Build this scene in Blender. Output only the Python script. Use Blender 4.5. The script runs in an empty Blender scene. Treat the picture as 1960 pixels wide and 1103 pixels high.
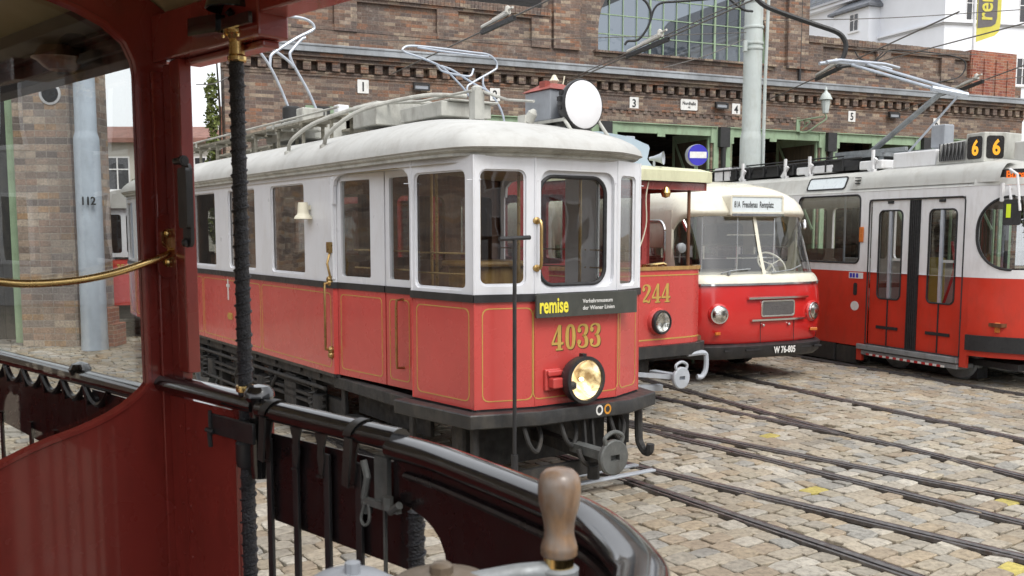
import bpy, bmesh, math, random
import numpy as np
from mathutils import Vector, Matrix
from mathutils.geometry import tessellate_polygon
random.seed(7)
rng = np.random.default_rng(7)
SC = bpy.context.scene
COL = SC.collection
R = math.radians
SIN, COS, PI = math.sin, math.cos, math.pi

# ------------------------------------------------------------------ camera, sky, sun, exposure
EYE = 2.15
cam_d = bpy.data.cameras.new('camera')
cam = bpy.data.objects.new('camera', cam_d)
COL.objects.link(cam)
cam.location = (0, 0, EYE)
PITCH = math.atan(185 / 1850)
cam.rotation_euler = (PI / 2 - PITCH, 0, 0)
cam_d.sensor_width = 36.0
cam_d.lens = 36.0 * 1850 / 1960
cam_d.shift_y = 76.5 / 1960
cam_d.clip_start = 0.05
cam_d.clip_end = 2000
SC.camera = cam
cam_d.dof.use_dof = True
cam_d.dof.focus_distance = 9.0
cam_d.dof.aperture_fstop = 9.0

world = bpy.data.worlds.new('World')
SC.world = world
world.use_nodes = True
wt = world.node_tree
wt.nodes.clear()
SUN_EL, SUN_AZ = 52, 150            # azimuth measured from +Y towards +X
sky = wt.nodes.new('ShaderNodeTexSky')
sky.sky_type = 'NISHITA'
sky.sun_disc = False
sky.sun_elevation = R(SUN_EL)
sky.sun_rotation = R(SUN_AZ)
sky.air_density = 1.0
sky.dust_density = 4.0
hs = wt.nodes.new('ShaderNodeHueSaturation')      # an overcast sky has hardly any colour
hs.inputs['Saturation'].default_value = 0.22
cloud = wt.nodes.new('ShaderNodeMix')             # thin even cloud veil over the sky
cloud.data_type = 'RGBA'
cloud.inputs[0].default_value = 0.6
cloud.inputs[7].default_value = (5.6, 5.75, 6.0, 1)
bg = wt.nodes.new('ShaderNodeBackground')
bg.inputs['Strength'].default_value = 0.15
wo = wt.nodes.new('ShaderNodeOutputWorld')
wt.links.new(sky.outputs[0], hs.inputs['Color'])
wt.links.new(hs.outputs[0], cloud.inputs[6])
wt.links.new(cloud.outputs[2], bg.inputs['Color'])
wt.links.new(bg.outputs[0], wo.inputs['Surface'])

sun_d = bpy.data.lights.new('sun', 'SUN')
sun_d.energy = 0.9
sun_d.angle = R(25)
sun_d.color = (1.0, 0.96, 0.9)
sun = bpy.data.objects.new('sun', sun_d)
COL.objects.link(sun)
sd = Vector((SIN(R(SUN_AZ)) * COS(R(SUN_EL)), COS(R(SUN_AZ)) * COS(R(SUN_EL)), SIN(R(SUN_EL))))
sun.rotation_euler = sd.to_track_quat('Z', 'Y').to_euler()
sun.location = (0, -5, 30)

vs = SC.view_settings
vs.view_transform = 'Standard'
vs.look = 'None'
vs.exposure = 0.84
vs.gamma = 1.0
vs.use_curve_mapping = False
SC.cycles.max_bounces = 10
SC.cycles.transparent_max_bounces = 24
SC.cycles.sample_clamp_indirect = 6.0
SC.cycles.caustics_reflective = False
SC.cycles.caustics_refractive = False
try:
    SC.cycles.use_denoising = True
except Exception:
    pass

# ------------------------------------------------------------------ materials
MATS = {}

def newmat(name):
    m = bpy.data.materials.new(name)
    m.use_nodes = True
    t = m.node_tree
    t.nodes.clear()
    out = t.nodes.new('ShaderNodeOutputMaterial')
    p = t.nodes.new('ShaderNodeBsdfPrincipled')
    t.links.new(p.outputs[0], out.inputs[0])
    MATS[name] = m
    return m, t, p, out

def N(t, kind, **kw):
    n = t.nodes.new(kind)
    for k, v in kw.items():
        if k in n.inputs:
            n.inputs[k].default_value = v
        else:
            setattr(n, k, v)
    return n

def math_n(t, op, a, b=None):
    n = t.nodes.new('ShaderNodeMath')
    n.operation = op
    for i, v in enumerate((a, b)):
        if v is None:
            continue
        if isinstance(v, (int, float)):
            n.inputs[i].default_value = v
        else:
            t.links.new(v, n.inputs[i])
    return n.outputs[0]

def mix_n(t, fac, a, b, mode='MIX'):
    n = t.nodes.new('ShaderNodeMix')
    n.data_type = 'RGBA'
    n.blend_type = mode
    for i, v in ((0, fac), (6, a), (7, b)):
        if isinstance(v, (int, float)):
            n.inputs[i].default_value = v
        elif isinstance(v, tuple):
            n.inputs[i].default_value = v if len(v) == 4 else (*v, 1)
        else:
            t.links.new(v, n.inputs[i])
    return n.outputs[2]

def ramp_n(t, src, stops, interp='LINEAR'):
    n = t.nodes.new('ShaderNodeValToRGB')
    n.color_ramp.interpolation = interp
    el = n.color_ramp.elements
    while len(el) < len(stops):
        el.new(0.5)
    for e, (pos, c) in zip(el, stops):
        e.position = pos
        e.color = c if len(c) == 4 else (*c, 1)
    t.links.new(src, n.inputs[0])
    return n.outputs[0]

def paint(name, col, rough=0.35, var=0.12, scale=2.5, bump=0.0, bscale=40, metal=0.0, coat=0.0,
          dirt=None, dirt_amt=0.35, dscale=1.6, spec=0.5):
    """painted / metal / wooden surface: slow colour drift, grime patches, gloss drift, fine bump"""
    m, t, p, o = newmat(name)
    tc = N(t, 'ShaderNodeTexCoord')
    n1 = N(t, 'ShaderNodeTexNoise', Scale=scale, Detail=5.0, Roughness=0.6)
    t.links.new(tc.outputs['Object'], n1.inputs['Vector'])
    lo = tuple(c * (1 - var) for c in col)
    hi = tuple(min(1, c * (1 + var)) for c in col)
    c = ramp_n(t, n1.outputs[0], [(0.3, lo), (0.7, hi)])
    if dirt:
        mp = N(t, 'ShaderNodeMapping')
        mp.inputs['Scale'].default_value = (1.0, 1.0, 0.35)
        t.links.new(tc.outputs['Object'], mp.inputs[0])
        n2 = N(t, 'ShaderNodeTexNoise', Scale=dscale * 4, Detail=8.0, Roughness=0.7)
        t.links.new(mp.outputs[0], n2.inputs['Vector'])
        f = ramp_n(t, n2.outputs[0], [(0.48, (0, 0, 0)), (0.72, (dirt_amt,) * 3)])
        c = mix_n(t, f, c, dirt)
    t.links.new(c, p.inputs['Base Color'])
    n3 = N(t, 'ShaderNodeTexNoise', Scale=scale * 3, Detail=4.0)
    t.links.new(tc.outputs['Object'], n3.inputs['Vector'])
    rr = ramp_n(t, n3.outputs[0], [(0.3, (max(0.02, rough * 0.75),) * 3), (0.7, (min(1, rough * 1.3),) * 3)])
    t.links.new(rr, p.inputs['Roughness'])
    p.inputs['Metallic'].default_value = metal
    p.inputs['Coat Weight'].default_value = coat
    p.inputs['Coat Roughness'].default_value = 0.06
    p.inputs['Specular IOR Level'].default_value = spec
    if bump:
        n4 = N(t, 'ShaderNodeTexNoise', Scale=bscale, Detail=4.0)
        t.links.new(tc.outputs['Object'], n4.inputs['Vector'])
        b = N(t, 'ShaderNodeBump', Strength=bump, Distance=0.01)
        t.links.new(n4.outputs[0], b.inputs['Height'])
        t.links.new(b.outputs[0], p.inputs['Normal'])
    return m

def glass(name, tint=(0.82, 0.85, 0.84), refl=1.0, wav=0.0):
    m = bpy.data.materials.new(name)
    m.use_nodes = True
    t = m.node_tree
    t.nodes.clear()
    out = N(t, 'ShaderNodeOutputMaterial')
    tr = N(t, 'ShaderNodeBsdfTransparent')
    tr.inputs[0].default_value = (*tint, 1)
    gl = N(t, 'ShaderNodeBsdfGlossy', Roughness=0.01)
    fr = N(t, 'ShaderNodeFresnel', IOR=1.5)
    ge = N(t, 'ShaderNodeNewGeometry')
    t.links.new(math_n(t, 'SUBTRACT', 1.5, math_n(t, 'MULTIPLY', ge.outputs['Backfacing'], 1.5 - 1 / 1.5)), fr.inputs['IOR'])
    f = math_n(t, 'MULTIPLY', fr.outputs[0], refl)
    mx = N(t, 'ShaderNodeMixShader')
    t.links.new(f, mx.inputs[0])
    t.links.new(tr.outputs[0], mx.inputs[1])
    t.links.new(gl.outputs[0], mx.inputs[2])
    t.links.new(mx.outputs[0], out.inputs[0])
    if wav:
        tc = N(t, 'ShaderNodeTexCoord')
        nn = N(t, 'ShaderNodeTexNoise', Scale=3.0, Detail=1.0)
        t.links.new(tc.outputs['Object'], nn.inputs['Vector'])
        b = N(t, 'ShaderNodeBump', Strength=wav, Distance=0.02)
        t.links.new(nn.outputs[0], b.inputs['Height'])
        t.links.new(b.outputs[0], gl.inputs['Normal'])
    MATS[name] = m
    return m

def emit(name, col, s):
    m = bpy.data.materials.new(name)
    m.use_nodes = True
    t = m.node_tree
    t.nodes.clear()
    out = N(t, 'ShaderNodeOutputMaterial')
    e = N(t, 'ShaderNodeEmission', Strength=s)
    e.inputs[0].default_value = (*col, 1)
    t.links.new(e.outputs[0], out.inputs[0])
    MATS[name] = m
    return m

def brick(name, cols, bw=0.26, bh=0.08, mortar=(0.30, 0.27, 0.23), soot=0.55, white=0.15, axis='x+y'):
    m, t, p, o = newmat(name)
    tc = N(t, 'ShaderNodeTexCoord')
    sp = N(t, 'ShaderNodeSeparateXYZ')
    t.links.new(tc.outputs['Object'], sp.inputs[0])
    u = math_n(t, 'ADD', sp.outputs[0], sp.outputs[1])
    wn = N(t, 'ShaderNodeTexNoise', Scale=1.3, Detail=2.0)
    t.links.new(tc.outputs['Object'], wn.inputs['Vector'])
    z = math_n(t, 'ADD', sp.outputs[2], math_n(t, 'MULTIPLY', wn.outputs[0], 0.02))
    cb = N(t, 'ShaderNodeCombineXYZ')
    t.links.new(u, cb.inputs[0])
    t.links.new(z, cb.inputs[1])
    bt = N(t, 'ShaderNodeTexBrick', Scale=1.0)
    bt.inputs['Brick Width'].default_value = bw
    bt.inputs['Row Height'].default_value = bh
    bt.inputs['Mortar Size'].default_value = bh * 0.075
    bt.inputs['Mortar Smooth'].default_value = 0.3
    t.links.new(cb.outputs[0], bt.inputs['Vector'])
    row = math_n(t, 'FLOOR', math_n(t, 'DIVIDE', z, bh))
    odd = math_n(t, 'MODULO', math_n(t, 'ABSOLUTE', row), 2.0)
    uu = math_n(t, 'ADD', u, math_n(t, 'MULTIPLY', odd, bw * 0.5))
    cell = math_n(t, 'FLOOR', math_n(t, 'DIVIDE', uu, bw))
    cc = N(t, 'ShaderNodeCombineXYZ')
    t.links.new(cell, cc.inputs[0])
    t.links.new(row, cc.inputs[1])
    w = N(t, 'ShaderNodeTexWhiteNoise', noise_dimensions='2D')
    t.links.new(cc.outputs[0], w.inputs['Vector'])
    n = len(cols)
    c = ramp_n(t, w.outputs['Value'], [(i / n, k) for i, k in enumerate(cols)], 'CONSTANT')
    big = N(t, 'ShaderNodeTexNoise', Scale=0.6, Detail=8.0, Roughness=0.7)
    t.links.new(tc.outputs['Object'], big.inputs['Vector'])
    f = ramp_n(t, big.outputs[0], [(0.42, (0, 0, 0)), (0.66, (soot,) * 3)])
    c = mix_n(t, f, c, (0.075, 0.062, 0.057))
    st = N(t, 'ShaderNodeMapping')
    st.inputs['Scale'].default_value = (2.6, 2.6, 0.22)
    t.links.new(tc.outputs['Object'], st.inputs[0])
    sn = N(t, 'ShaderNodeTexNoise', Scale=1.0, Detail=8.0, Roughness=0.72)
    t.links.new(st.outputs[0], sn.inputs['Vector'])
    c = mix_n(t, ramp_n(t, sn.outputs[0], [(0.5, (0, 0, 0)), (0.7, (0.6,) * 3)]), c, (0.10, 0.085, 0.078))
    n2 = N(t, 'ShaderNodeTexNoise', Scale=1.7, Detail=8.0, Roughness=0.7)
    t.links.new(tc.outputs['Object'], n2.inputs['Vector'])
    f2 = ramp_n(t, n2.outputs[0], [(0.60, (0, 0, 0)), (0.72, (white * 3,) * 3)])
    c = mix_n(t, f2, c, (0.42, 0.37, 0.32))
    c = mix_n(t, math_n(t, 'MULTIPLY', bt.outputs['Fac'], 0.75), c, mortar)
    n3 = N(t, 'ShaderNodeTexNoise', Scale=26.0, Detail=5.0)
    t.links.new(tc.outputs['Object'], n3.inputs['Vector'])
    g = ramp_n(t, n3.outputs[0], [(0.3, (0.72,) * 3), (0.7, (1.25,) * 3)])
    c = mix_n(t, 1.0, c, g, 'MULTIPLY')
    t.links.new(c, p.inputs['Base Color'])
    p.inputs['Roughness'].default_value = 0.92
    hgt = math_n(t, 'SUBTRACT', math_n(t, 'MULTIPLY', n3.outputs[0], 0.35), bt.outputs['Fac'])
    b = N(t, 'ShaderNodeBump', Strength=0.8, Distance=0.012)
    t.links.new(hgt, b.inputs['Height'])
    t.links.new(b.outputs[0], p.inputs['Normal'])
    return m

def wood(name, col, dark, rough=0.4, sc=(18, 18, 1.2), coat=0.0):
    m, t, p, o = newmat(name)
    tc = N(t, 'ShaderNodeTexCoord')
    mp = N(t, 'ShaderNodeMapping')
    mp.inputs['Scale'].default_value = sc
    t.links.new(tc.outputs['Object'], mp.inputs[0])
    n1 = N(t, 'ShaderNodeTexNoise', Scale=1.5, Detail=6.0, Roughness=0.65)
    t.links.new(mp.outputs[0], n1.inputs['Vector'])
    c = ramp_n(t, n1.outputs[0], [(0.32, dark), (0.62, col)])
    if name == 'handle_wood':
        wn = N(t, 'ShaderNodeTexNoise', Scale=26.0, Detail=5.0)
        t.links.new(tc.outputs['Object'], wn.inputs['Vector'])
        c = mix_n(t, ramp_n(t, wn.outputs[0], [(0.45, (0, 0, 0)), (0.65, (0.7,) * 3)]), c, (0.20, 0.175, 0.155))
    t.links.new(c, p.inputs['Base Color'])
    p.inputs['Roughness'].default_value = rough
    p.inputs['Coat Weight'].default_value = coat
    b = N(t, 'ShaderNodeBump', Strength=0.25, Distance=0.004)
    t.links.new(n1.outputs[0], b.inputs['Height'])
    t.links.new(b.outputs[0], p.inputs['Normal'])
    return m

paint('tram_red', (0.54, 0.068, 0.060), 0.27, 0.08, 1.4, 0.10, 2.2, coat=0.5, dirt=(0.34, 0.09, 0.075), dirt_amt=0.10)
paint('tram_white', (0.71, 0.72, 0.75), 0.36, 0.05, 1.6, 0.04, 4, coat=0.2, dirt=(0.5, 0.47, 0.43), dirt_amt=0.28)
paint('roof_canvas', (0.47, 0.47, 0.45), 0.85, 0.14, 1.1, 0.45, 9, dirt=(0.30, 0.28, 0.25), dirt_amt=0.45)
paint('roof_gear', (0.46, 0.46, 0.42), 0.7, 0.16, 4, 0.2, 30, dirt=(0.15, 0.13, 0.11), dirt_amt=0.6)
paint('black_trim', (0.022, 0.022, 0.024), 0.38, 0.25, 6, 0.05, 30, dirt=(0.10, 0.09, 0.08), dirt_amt=0.3)
paint('bumper_grey', (0.024, 0.024, 0.024), 0.45, 0.22, 5, 0.15, 40, dirt=(0.09, 0.08, 0.065), dirt_amt=0.5)
paint('under_grey', (0.030, 0.029, 0.028), 0.75, 0.3, 5, 0.3, 40, dirt=(0.085, 0.07, 0.055), dirt_amt=0.6)
paint('steel_grey', (0.27, 0.29, 0.30), 0.55, 0.2, 8, 0.15, 50, metal=0.3, dirt=(0.12, 0.10, 0.08), dirt_amt=0.5)
paint('light_grey', (0.40, 0.43, 0.47), 0.5, 0.1, 6, 0.08, 40, dirt=(0.25, 0.22, 0.18), dirt_amt=0.35)
paint('galvanised', (0.50, 0.54, 0.60), 0.42, 0.12, 6, metal=0.55)
paint('brass', (0.80, 0.57, 0.24), 0.24, 0.12, 12, 0.04, 60, metal=1.0, dirt=(0.34, 0.20, 0.07), dirt_amt=0.35)
paint('gold', (0.58, 0.39, 0.10), 0.42, 0.1, 10, metal=0.25)
paint('gold_shadow', (0.06, 0.02, 0.012), 0.5)
paint('maroon', (0.27, 0.038, 0.029), 0.26, 0.12, 1.6, 0.06, 9, coat=0.7, dirt=(0.09, 0.02, 0.015), dirt_amt=0.4)
paint('near_black', (0.012, 0.008, 0.009), 0.3, 0.3, 5, 0.06, 25, coat=0.25)
paint('black_gloss', (0.010, 0.010, 0.011), 0.16, 0.3, 6, 0.05, 14, coat=0.7, spec=0.7, dirt=(0.04, 0.035, 0.03), dirt_amt=0.35)
paint('wrap_tape', (0.022, 0.022, 0.026), 0.42, 0.4, 30, 0.8, 160)
paint('cream_ceiling', (0.48, 0.40, 0.24), 0.55, 0.12, 2.0)
paint('bus_cream', (0.72, 0.69, 0.57), 0.3, 0.05, 1.5, coat=0.5, dirt=(0.45, 0.36, 0.22), dirt_amt=0.25)
paint('bus_red', (0.55, 0.022, 0.020), 0.2, 0.1, 1.2, coat=0.7)
paint('red_modern', (0.56, 0.040, 0.020), 0.4, 0.09, 1.5, 0.03, 20, dirt=(0.25, 0.05, 0.03), dirt_amt=0.35)
paint('white_modern', (0.75, 0.75, 0.755), 0.42, 0.05, 1.5, 0.03, 20, dirt=(0.42, 0.38, 0.33), dirt_amt=0.35)
paint('grey_roof', (0.50, 0.50, 0.47), 0.6, 0.1, 1.5, 0.1, 20, dirt=(0.30, 0.27, 0.23), dirt_amt=0.45)
paint('rubber', (0.018, 0.018, 0.019), 0.65, 0.2, 8)
paint('chrome', (0.80, 0.80, 0.80), 0.12, 0.06, 8, metal=1.0)
paint('pale_green', (0.26, 0.36, 0.235), 0.6, 0.14, 3, 0.1, 30, dirt=(0.14, 0.13, 0.08), dirt_amt=0.45)
paint('pole_green', (0.48, 0.525, 0.51), 0.55, 0.1, 2, 0.1, 20, dirt=(0.30, 0.30, 0.24), dirt_amt=0.4)
paint('pole_blue', (0.40, 0.46, 0.53), 0.55, 0.1, 2, 0.1, 20, dirt=(0.24, 0.26, 0.28), dirt_amt=0.4)
paint('gutter_zinc', (0.30, 0.32, 0.34), 0.5, 0.3, 1.2, 0.1, 20, metal=0.3, dirt=(0.14, 0.13, 0.12), dirt_amt=0.5)
paint('white_plaster', (0.78, 0.80, 0.84), 0.9, 0.05, 0.6, 0.1, 30)
paint('grey_plaster', (0.46, 0.47, 0.49), 0.9, 0.08, 0.6, 0.1, 30)
paint('beige_plaster', (0.50, 0.48, 0.43), 0.9, 0.1, 0.6)
paint('tile_red', (0.22, 0.11, 0.085), 0.85, 0.3, 3, 0.4, 12)
paint('slate', (0.16, 0.17, 0.19), 0.8, 0.25, 3, 0.3, 14)
paint('sign_white', (0.72, 0.72, 0.70), 0.45, 0.05, 5, dirt=(0.42, 0.36, 0.28), dirt_amt=0.5, dscale=4)
paint('sign_black', (0.015, 0.015, 0.015), 0.5)
paint('sign_grey', (0.050, 0.053, 0.046), 0.5, 0.15, 4, dirt=(0.12, 0.11, 0.09), dirt_amt=0.3)
paint('sign_yellow', (0.80, 0.70, 0.06), 0.5, 0.05, 4)
paint('flag_grey', (0.14, 0.13, 0.13), 0.8, 0.1, 4)
paint('flag_yellow', (0.62, 0.56, 0.10), 0.8, 0.1, 4)
paint('signal_blue', (0.035, 0.03, 0.42), 0.4, 0.05, 4)
paint('disc_white', (0.78, 0.78, 0.80), 0.6, 0.04, 2, 0.04, 6)
paint('lamp_cream', (0.68, 0.64, 0.50), 0.4, 0.08, 6)
paint('orange_lens', (0.55, 0.16, 0.03), 0.25, 0.1, 10)
paint('brass_old', (0.46, 0.31, 0.13), 0.32, 0.2, 12, 0.05, 60, metal=1.0, dirt=(0.14, 0.09, 0.04), dirt_amt=0.6)
paint('red_cap', (0.27, 0.060, 0.045), 0.6, 0.25, 8, 0.2, 30)
paint('box_grey', (0.29, 0.31, 0.34), 0.5, 0.12, 5, 0.05, 20, dirt=(0.16, 0.16, 0.17), dirt_amt=0.4)
paint('pale_blue', (0.36, 0.44, 0.52), 0.5, 0.1, 3)
paint('canopy_cream', (0.62, 0.62, 0.42), 0.5, 0.1, 2, dirt=(0.34, 0.32, 0.2), dirt_amt=0.4)
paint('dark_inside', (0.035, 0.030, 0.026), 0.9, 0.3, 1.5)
paint('rail_steel', (0.15, 0.142, 0.14), 0.34, 0.35, 14, 0.1, 60, metal=0.6, dirt=(0.11, 0.065, 0.045), dirt_amt=0.7, dscale=6)
paint('rail_groove', (0.035, 0.028, 0.024), 0.9, 0.3, 14)
paint('wire_black', (0.02, 0.02, 0.021), 0.55, 0.2, 10)
paint('wire_copper', (0.11, 0.10, 0.09), 0.6, 0.2, 10)
paint('insul_white', (0.55, 0.53, 0.48), 0.5, 0.15, 10)
paint('yellow_seat', (0.45, 0.35, 0.05), 0.6)
paint('red_bar', (0.45, 0.03, 0.03), 0.4)
paint('dest_white', (0.70, 0.76, 0.78), 0.3, 0.04, 6)
paint('mesh_grille', (0.34, 0.34, 0.34), 0.35, 0.2, 60, 0.6, 90, metal=0.8)
paint('neon_yellow', (0.62, 0.78, 0.02), 0.5)
paint('dark_glass', (0.02, 0.02, 0.022), 0.08, 0.2, 3, coat=0.5)
paint('dark_screen', (0.022, 0.020, 0.020), 0.25, 0.2, 5)
paint('moss', (0.10, 0.115, 0.03), 0.95, 0.3, 6)
paint('bark', (0.07, 0.055, 0.04), 0.9, 0.3, 8, 0.5, 30)
wood('wood_brown', (0.17, 0.075, 0.035), (0.08, 0.030, 0.014), 0.42, (10, 10, 1.2), 0.2)
wood('wood_pale', (0.42, 0.26, 0.09), (0.26, 0.13, 0.04), 0.4, (10, 10, 1.5), 0.2)
wood('wood_dark', (0.032, 0.017, 0.013), (0.012, 0.007, 0.006), 0.75, (2, 12, 12), 0.0)
wood('gate_plank', (0.105, 0.080, 0.050), (0.050, 0.040, 0.026), 0.8, (9, 9, 0.7))
wood('old_plank', (0.34, 0.32, 0.26), (0.16, 0.145, 0.11), 0.8, (1, 14, 14))
wood('handle_wood', (0.30, 0.185, 0.105), (0.12, 0.075, 0.05), 0.36, (20, 20, 5), 0.25)
brick('brick_wall', [(0.145, 0.095, 0.074), (0.185, 0.125, 0.096), (0.23, 0.155, 0.115), (0.165, 0.115, 0.095), (0.28, 0.21, 0.16),
                     (0.125, 0.092, 0.080), (0.215, 0.130, 0.088), (0.36, 0.28, 0.205), (0.26, 0.13, 0.078)], bw=0.25, bh=0.075, mortar=(0.23, 0.20, 0.165), soot=0.7, white=0.24)
brick('brick_red', [(0.30, 0.095, 0.055), (0.36, 0.125, 0.07), (0.25, 0.075, 0.05), (0.33, 0.15, 0.09)], mortar=(0.42, 0.36, 0.30), soot=0.25)
brick('brick_pier', [(0.30, 0.235, 0.19), (0.22, 0.17, 0.14), (0.37, 0.285, 0.22), (0.26, 0.22, 0.195), (0.32, 0.22, 0.165),
                     (0.17, 0.14, 0.125), (0.42, 0.35, 0.28), (0.36, 0.24, 0.145)], bw=0.40, bh=0.125, mortar=(0.30, 0.275, 0.24), soot=0.6, white=0.16)
glass('window_glass', (0.90, 0.91, 0.90), 1.7, 0.12)
glass('clear_glass', (0.94, 0.95, 0.95), 1.9, 0.08)
glass('screen_glass', (0.80, 0.82, 0.83), 2.6, 0.08)
glass('big_glass', (0.92, 0.93, 0.92), 2.6, 0.05)
glass('dusty_glass', (0.46, 0.49, 0.52), 1.3, 0.6)
emit('led_orange', (1.0, 0.46, 0.05), 0.72)
emit('led_red', (1.0, 0.20, 0.03), 0.6)
emit('tube_light', (1.0, 0.70, 0.33), 2.2)
emit('filament', (1.0, 0.80, 0.48), 4.5)

def lens_mat():
    m, t, p, o = newmat('lens_glass')
    p.inputs['Base Color'].default_value = (0.9, 0.88, 0.82, 1)
    p.inputs['Metallic'].default_value = 1.0
    tc = N(t, 'ShaderNodeTexCoord')
    n = N(t, 'ShaderNodeTexNoise', Scale=14.0, Detail=3.0)
    t.links.new(tc.outputs['Object'], n.inputs['Vector'])
    c = ramp_n(t, n.outputs[0], [(0.35, (0.30, 0.28, 0.24)), (0.6, (0.85, 0.84, 0.80))])
    t.links.new(c, p.inputs['Base Color'])
    p.inputs['Roughness'].default_value = 0.16
    b = N(t, 'ShaderNodeBump', Strength=0.6, Distance=0.02)
    t.links.new(n.outputs[0], b.inputs['Height'])
    t.links.new(b.outputs[0], p.inputs['Normal'])
lens_mat()

def lit_lens():
    """reflector of the lit headlight: bulb glare spread over a fluted bowl"""
    m, t, p, o = newmat('lit_lens')
    tc = N(t, 'ShaderNodeTexCoord')
    n = N(t, 'ShaderNodeTexNoise', Scale=7.0, Detail=3.0, Distortion=1.2)
    t.links.new(tc.outputs['Object'], n.inputs['Vector'])
    c = ramp_n(t, n.outputs[0], [(0.36, (0.30, 0.19, 0.08)), (0.52, (0.85, 0.66, 0.34)), (0.66, (1.0, 0.93, 0.74))])
    p.inputs['Metallic'].default_value = 0.85
    p.inputs['Roughness'].default_value = 0.2
    t.links.new(c, p.inputs['Base Color'])
    t.links.new(c, p.inputs['Emission Color'])
    p.inputs['Emission Strength'].default_value = 0.55
lit_lens()

def stone_mat():
    m, t, p, o = newmat('cobble')
    at = N(t, 'ShaderNodeAttribute', attribute_name='stone_col')
    tc = N(t, 'ShaderNodeTexCoord')
    n = N(t, 'ShaderNodeTexNoise', Scale=22.0, Detail=7.0, Roughness=0.7)
    t.links.new(tc.outputs['Object'], n.inputs['Vector'])
    g = ramp_n(t, n.outputs[0], [(0.30, (0.52, 0.50, 0.48)), (0.5, (0.98, 0.98, 0.98)), (0.72, (1.34, 1.32, 1.28))])
    c = mix_n(t, 1.0, at.outputs['Color'], g, 'MULTIPLY')
    n2 = N(t, 'ShaderNodeTexNoise', Scale=0.5, Detail=5.0)
    t.links.new(tc.outputs['Object'], n2.inputs['Vector'])
    g2 = ramp_n(t, n2.outputs[0], [(0.35, (0.78, 0.76, 0.74)), (0.65, (1.06, 1.05, 1.04))])
    c = mix_n(t, 1.0, c, g2, 'MULTIPLY')
    c = mix_n(t, 1.0, c, (0.97, 0.975, 0.95), 'MULTIPLY')
    t.links.new(c, p.inputs['Base Color'])
    rr = ramp_n(t, n2.outputs[0], [(0.3, (0.55,) * 3), (0.7, (0.8,) * 3)])
    t.links.new(rr, p.inputs['Roughness'])
    n3 = N(t, 'ShaderNodeTexNoise', Scale=60.0, Detail=6.0, Roughness=0.7)
    t.links.new(tc.outputs['Object'], n3.inputs['Vector'])
    b = N(t, 'ShaderNodeBump', Strength=0.5, Distance=0.008)
    t.links.new(n3.outputs[0], b.inputs['Height'])
    t.links.new(b.outputs[0], p.inputs['Normal'])
    m2, t, p, o = newmat('joint_dirt')
    tc = N(t, 'ShaderNodeTexCoord')
    n = N(t, 'ShaderNodeTexNoise', Scale=18.0, Detail=8.0)
    t.links.new(tc.outputs['Object'], n.inputs['Vector'])
    c = ramp_n(t, n.outputs[0], [(0.35, (0.17, 0.14, 0.105)), (0.6, (0.31, 0.265, 0.20))])
    n5 = N(t, 'ShaderNodeTexNoise', Scale=0.9, Detail=6.0)
    t.links.new(tc.outputs['Object'], n5.inputs['Vector'])
    f = ramp_n(t, n5.outputs[0], [(0.55, (0, 0, 0)), (0.75, (0.6,) * 3)])
    c = mix_n(t, f, c, (0.09, 0.10, 0.035))
    t.links.new(c, p.inputs['Base Color'])
    p.inputs['Roughness'].default_value = 0.95
stone_mat()

def leaf_mat(name, a, b):
    m, t, p, o = newmat(name)
    gi = N(t, 'ShaderNodeNewGeometry')
    c = ramp_n(t, gi.outputs['Random Per Island'], [(0.0, a), (1.0, b)])
    t.links.new(c, p.inputs['Base Color'])
    p.inputs['Roughness'].default_value = 0.6
leaf_mat('leaf_dark', (0.030, 0.050, 0.014), (0.085, 0.115, 0.030))
leaf_mat('leaf_ivy', (0.06, 0.085, 0.018), (0.17, 0.20, 0.045))

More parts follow.
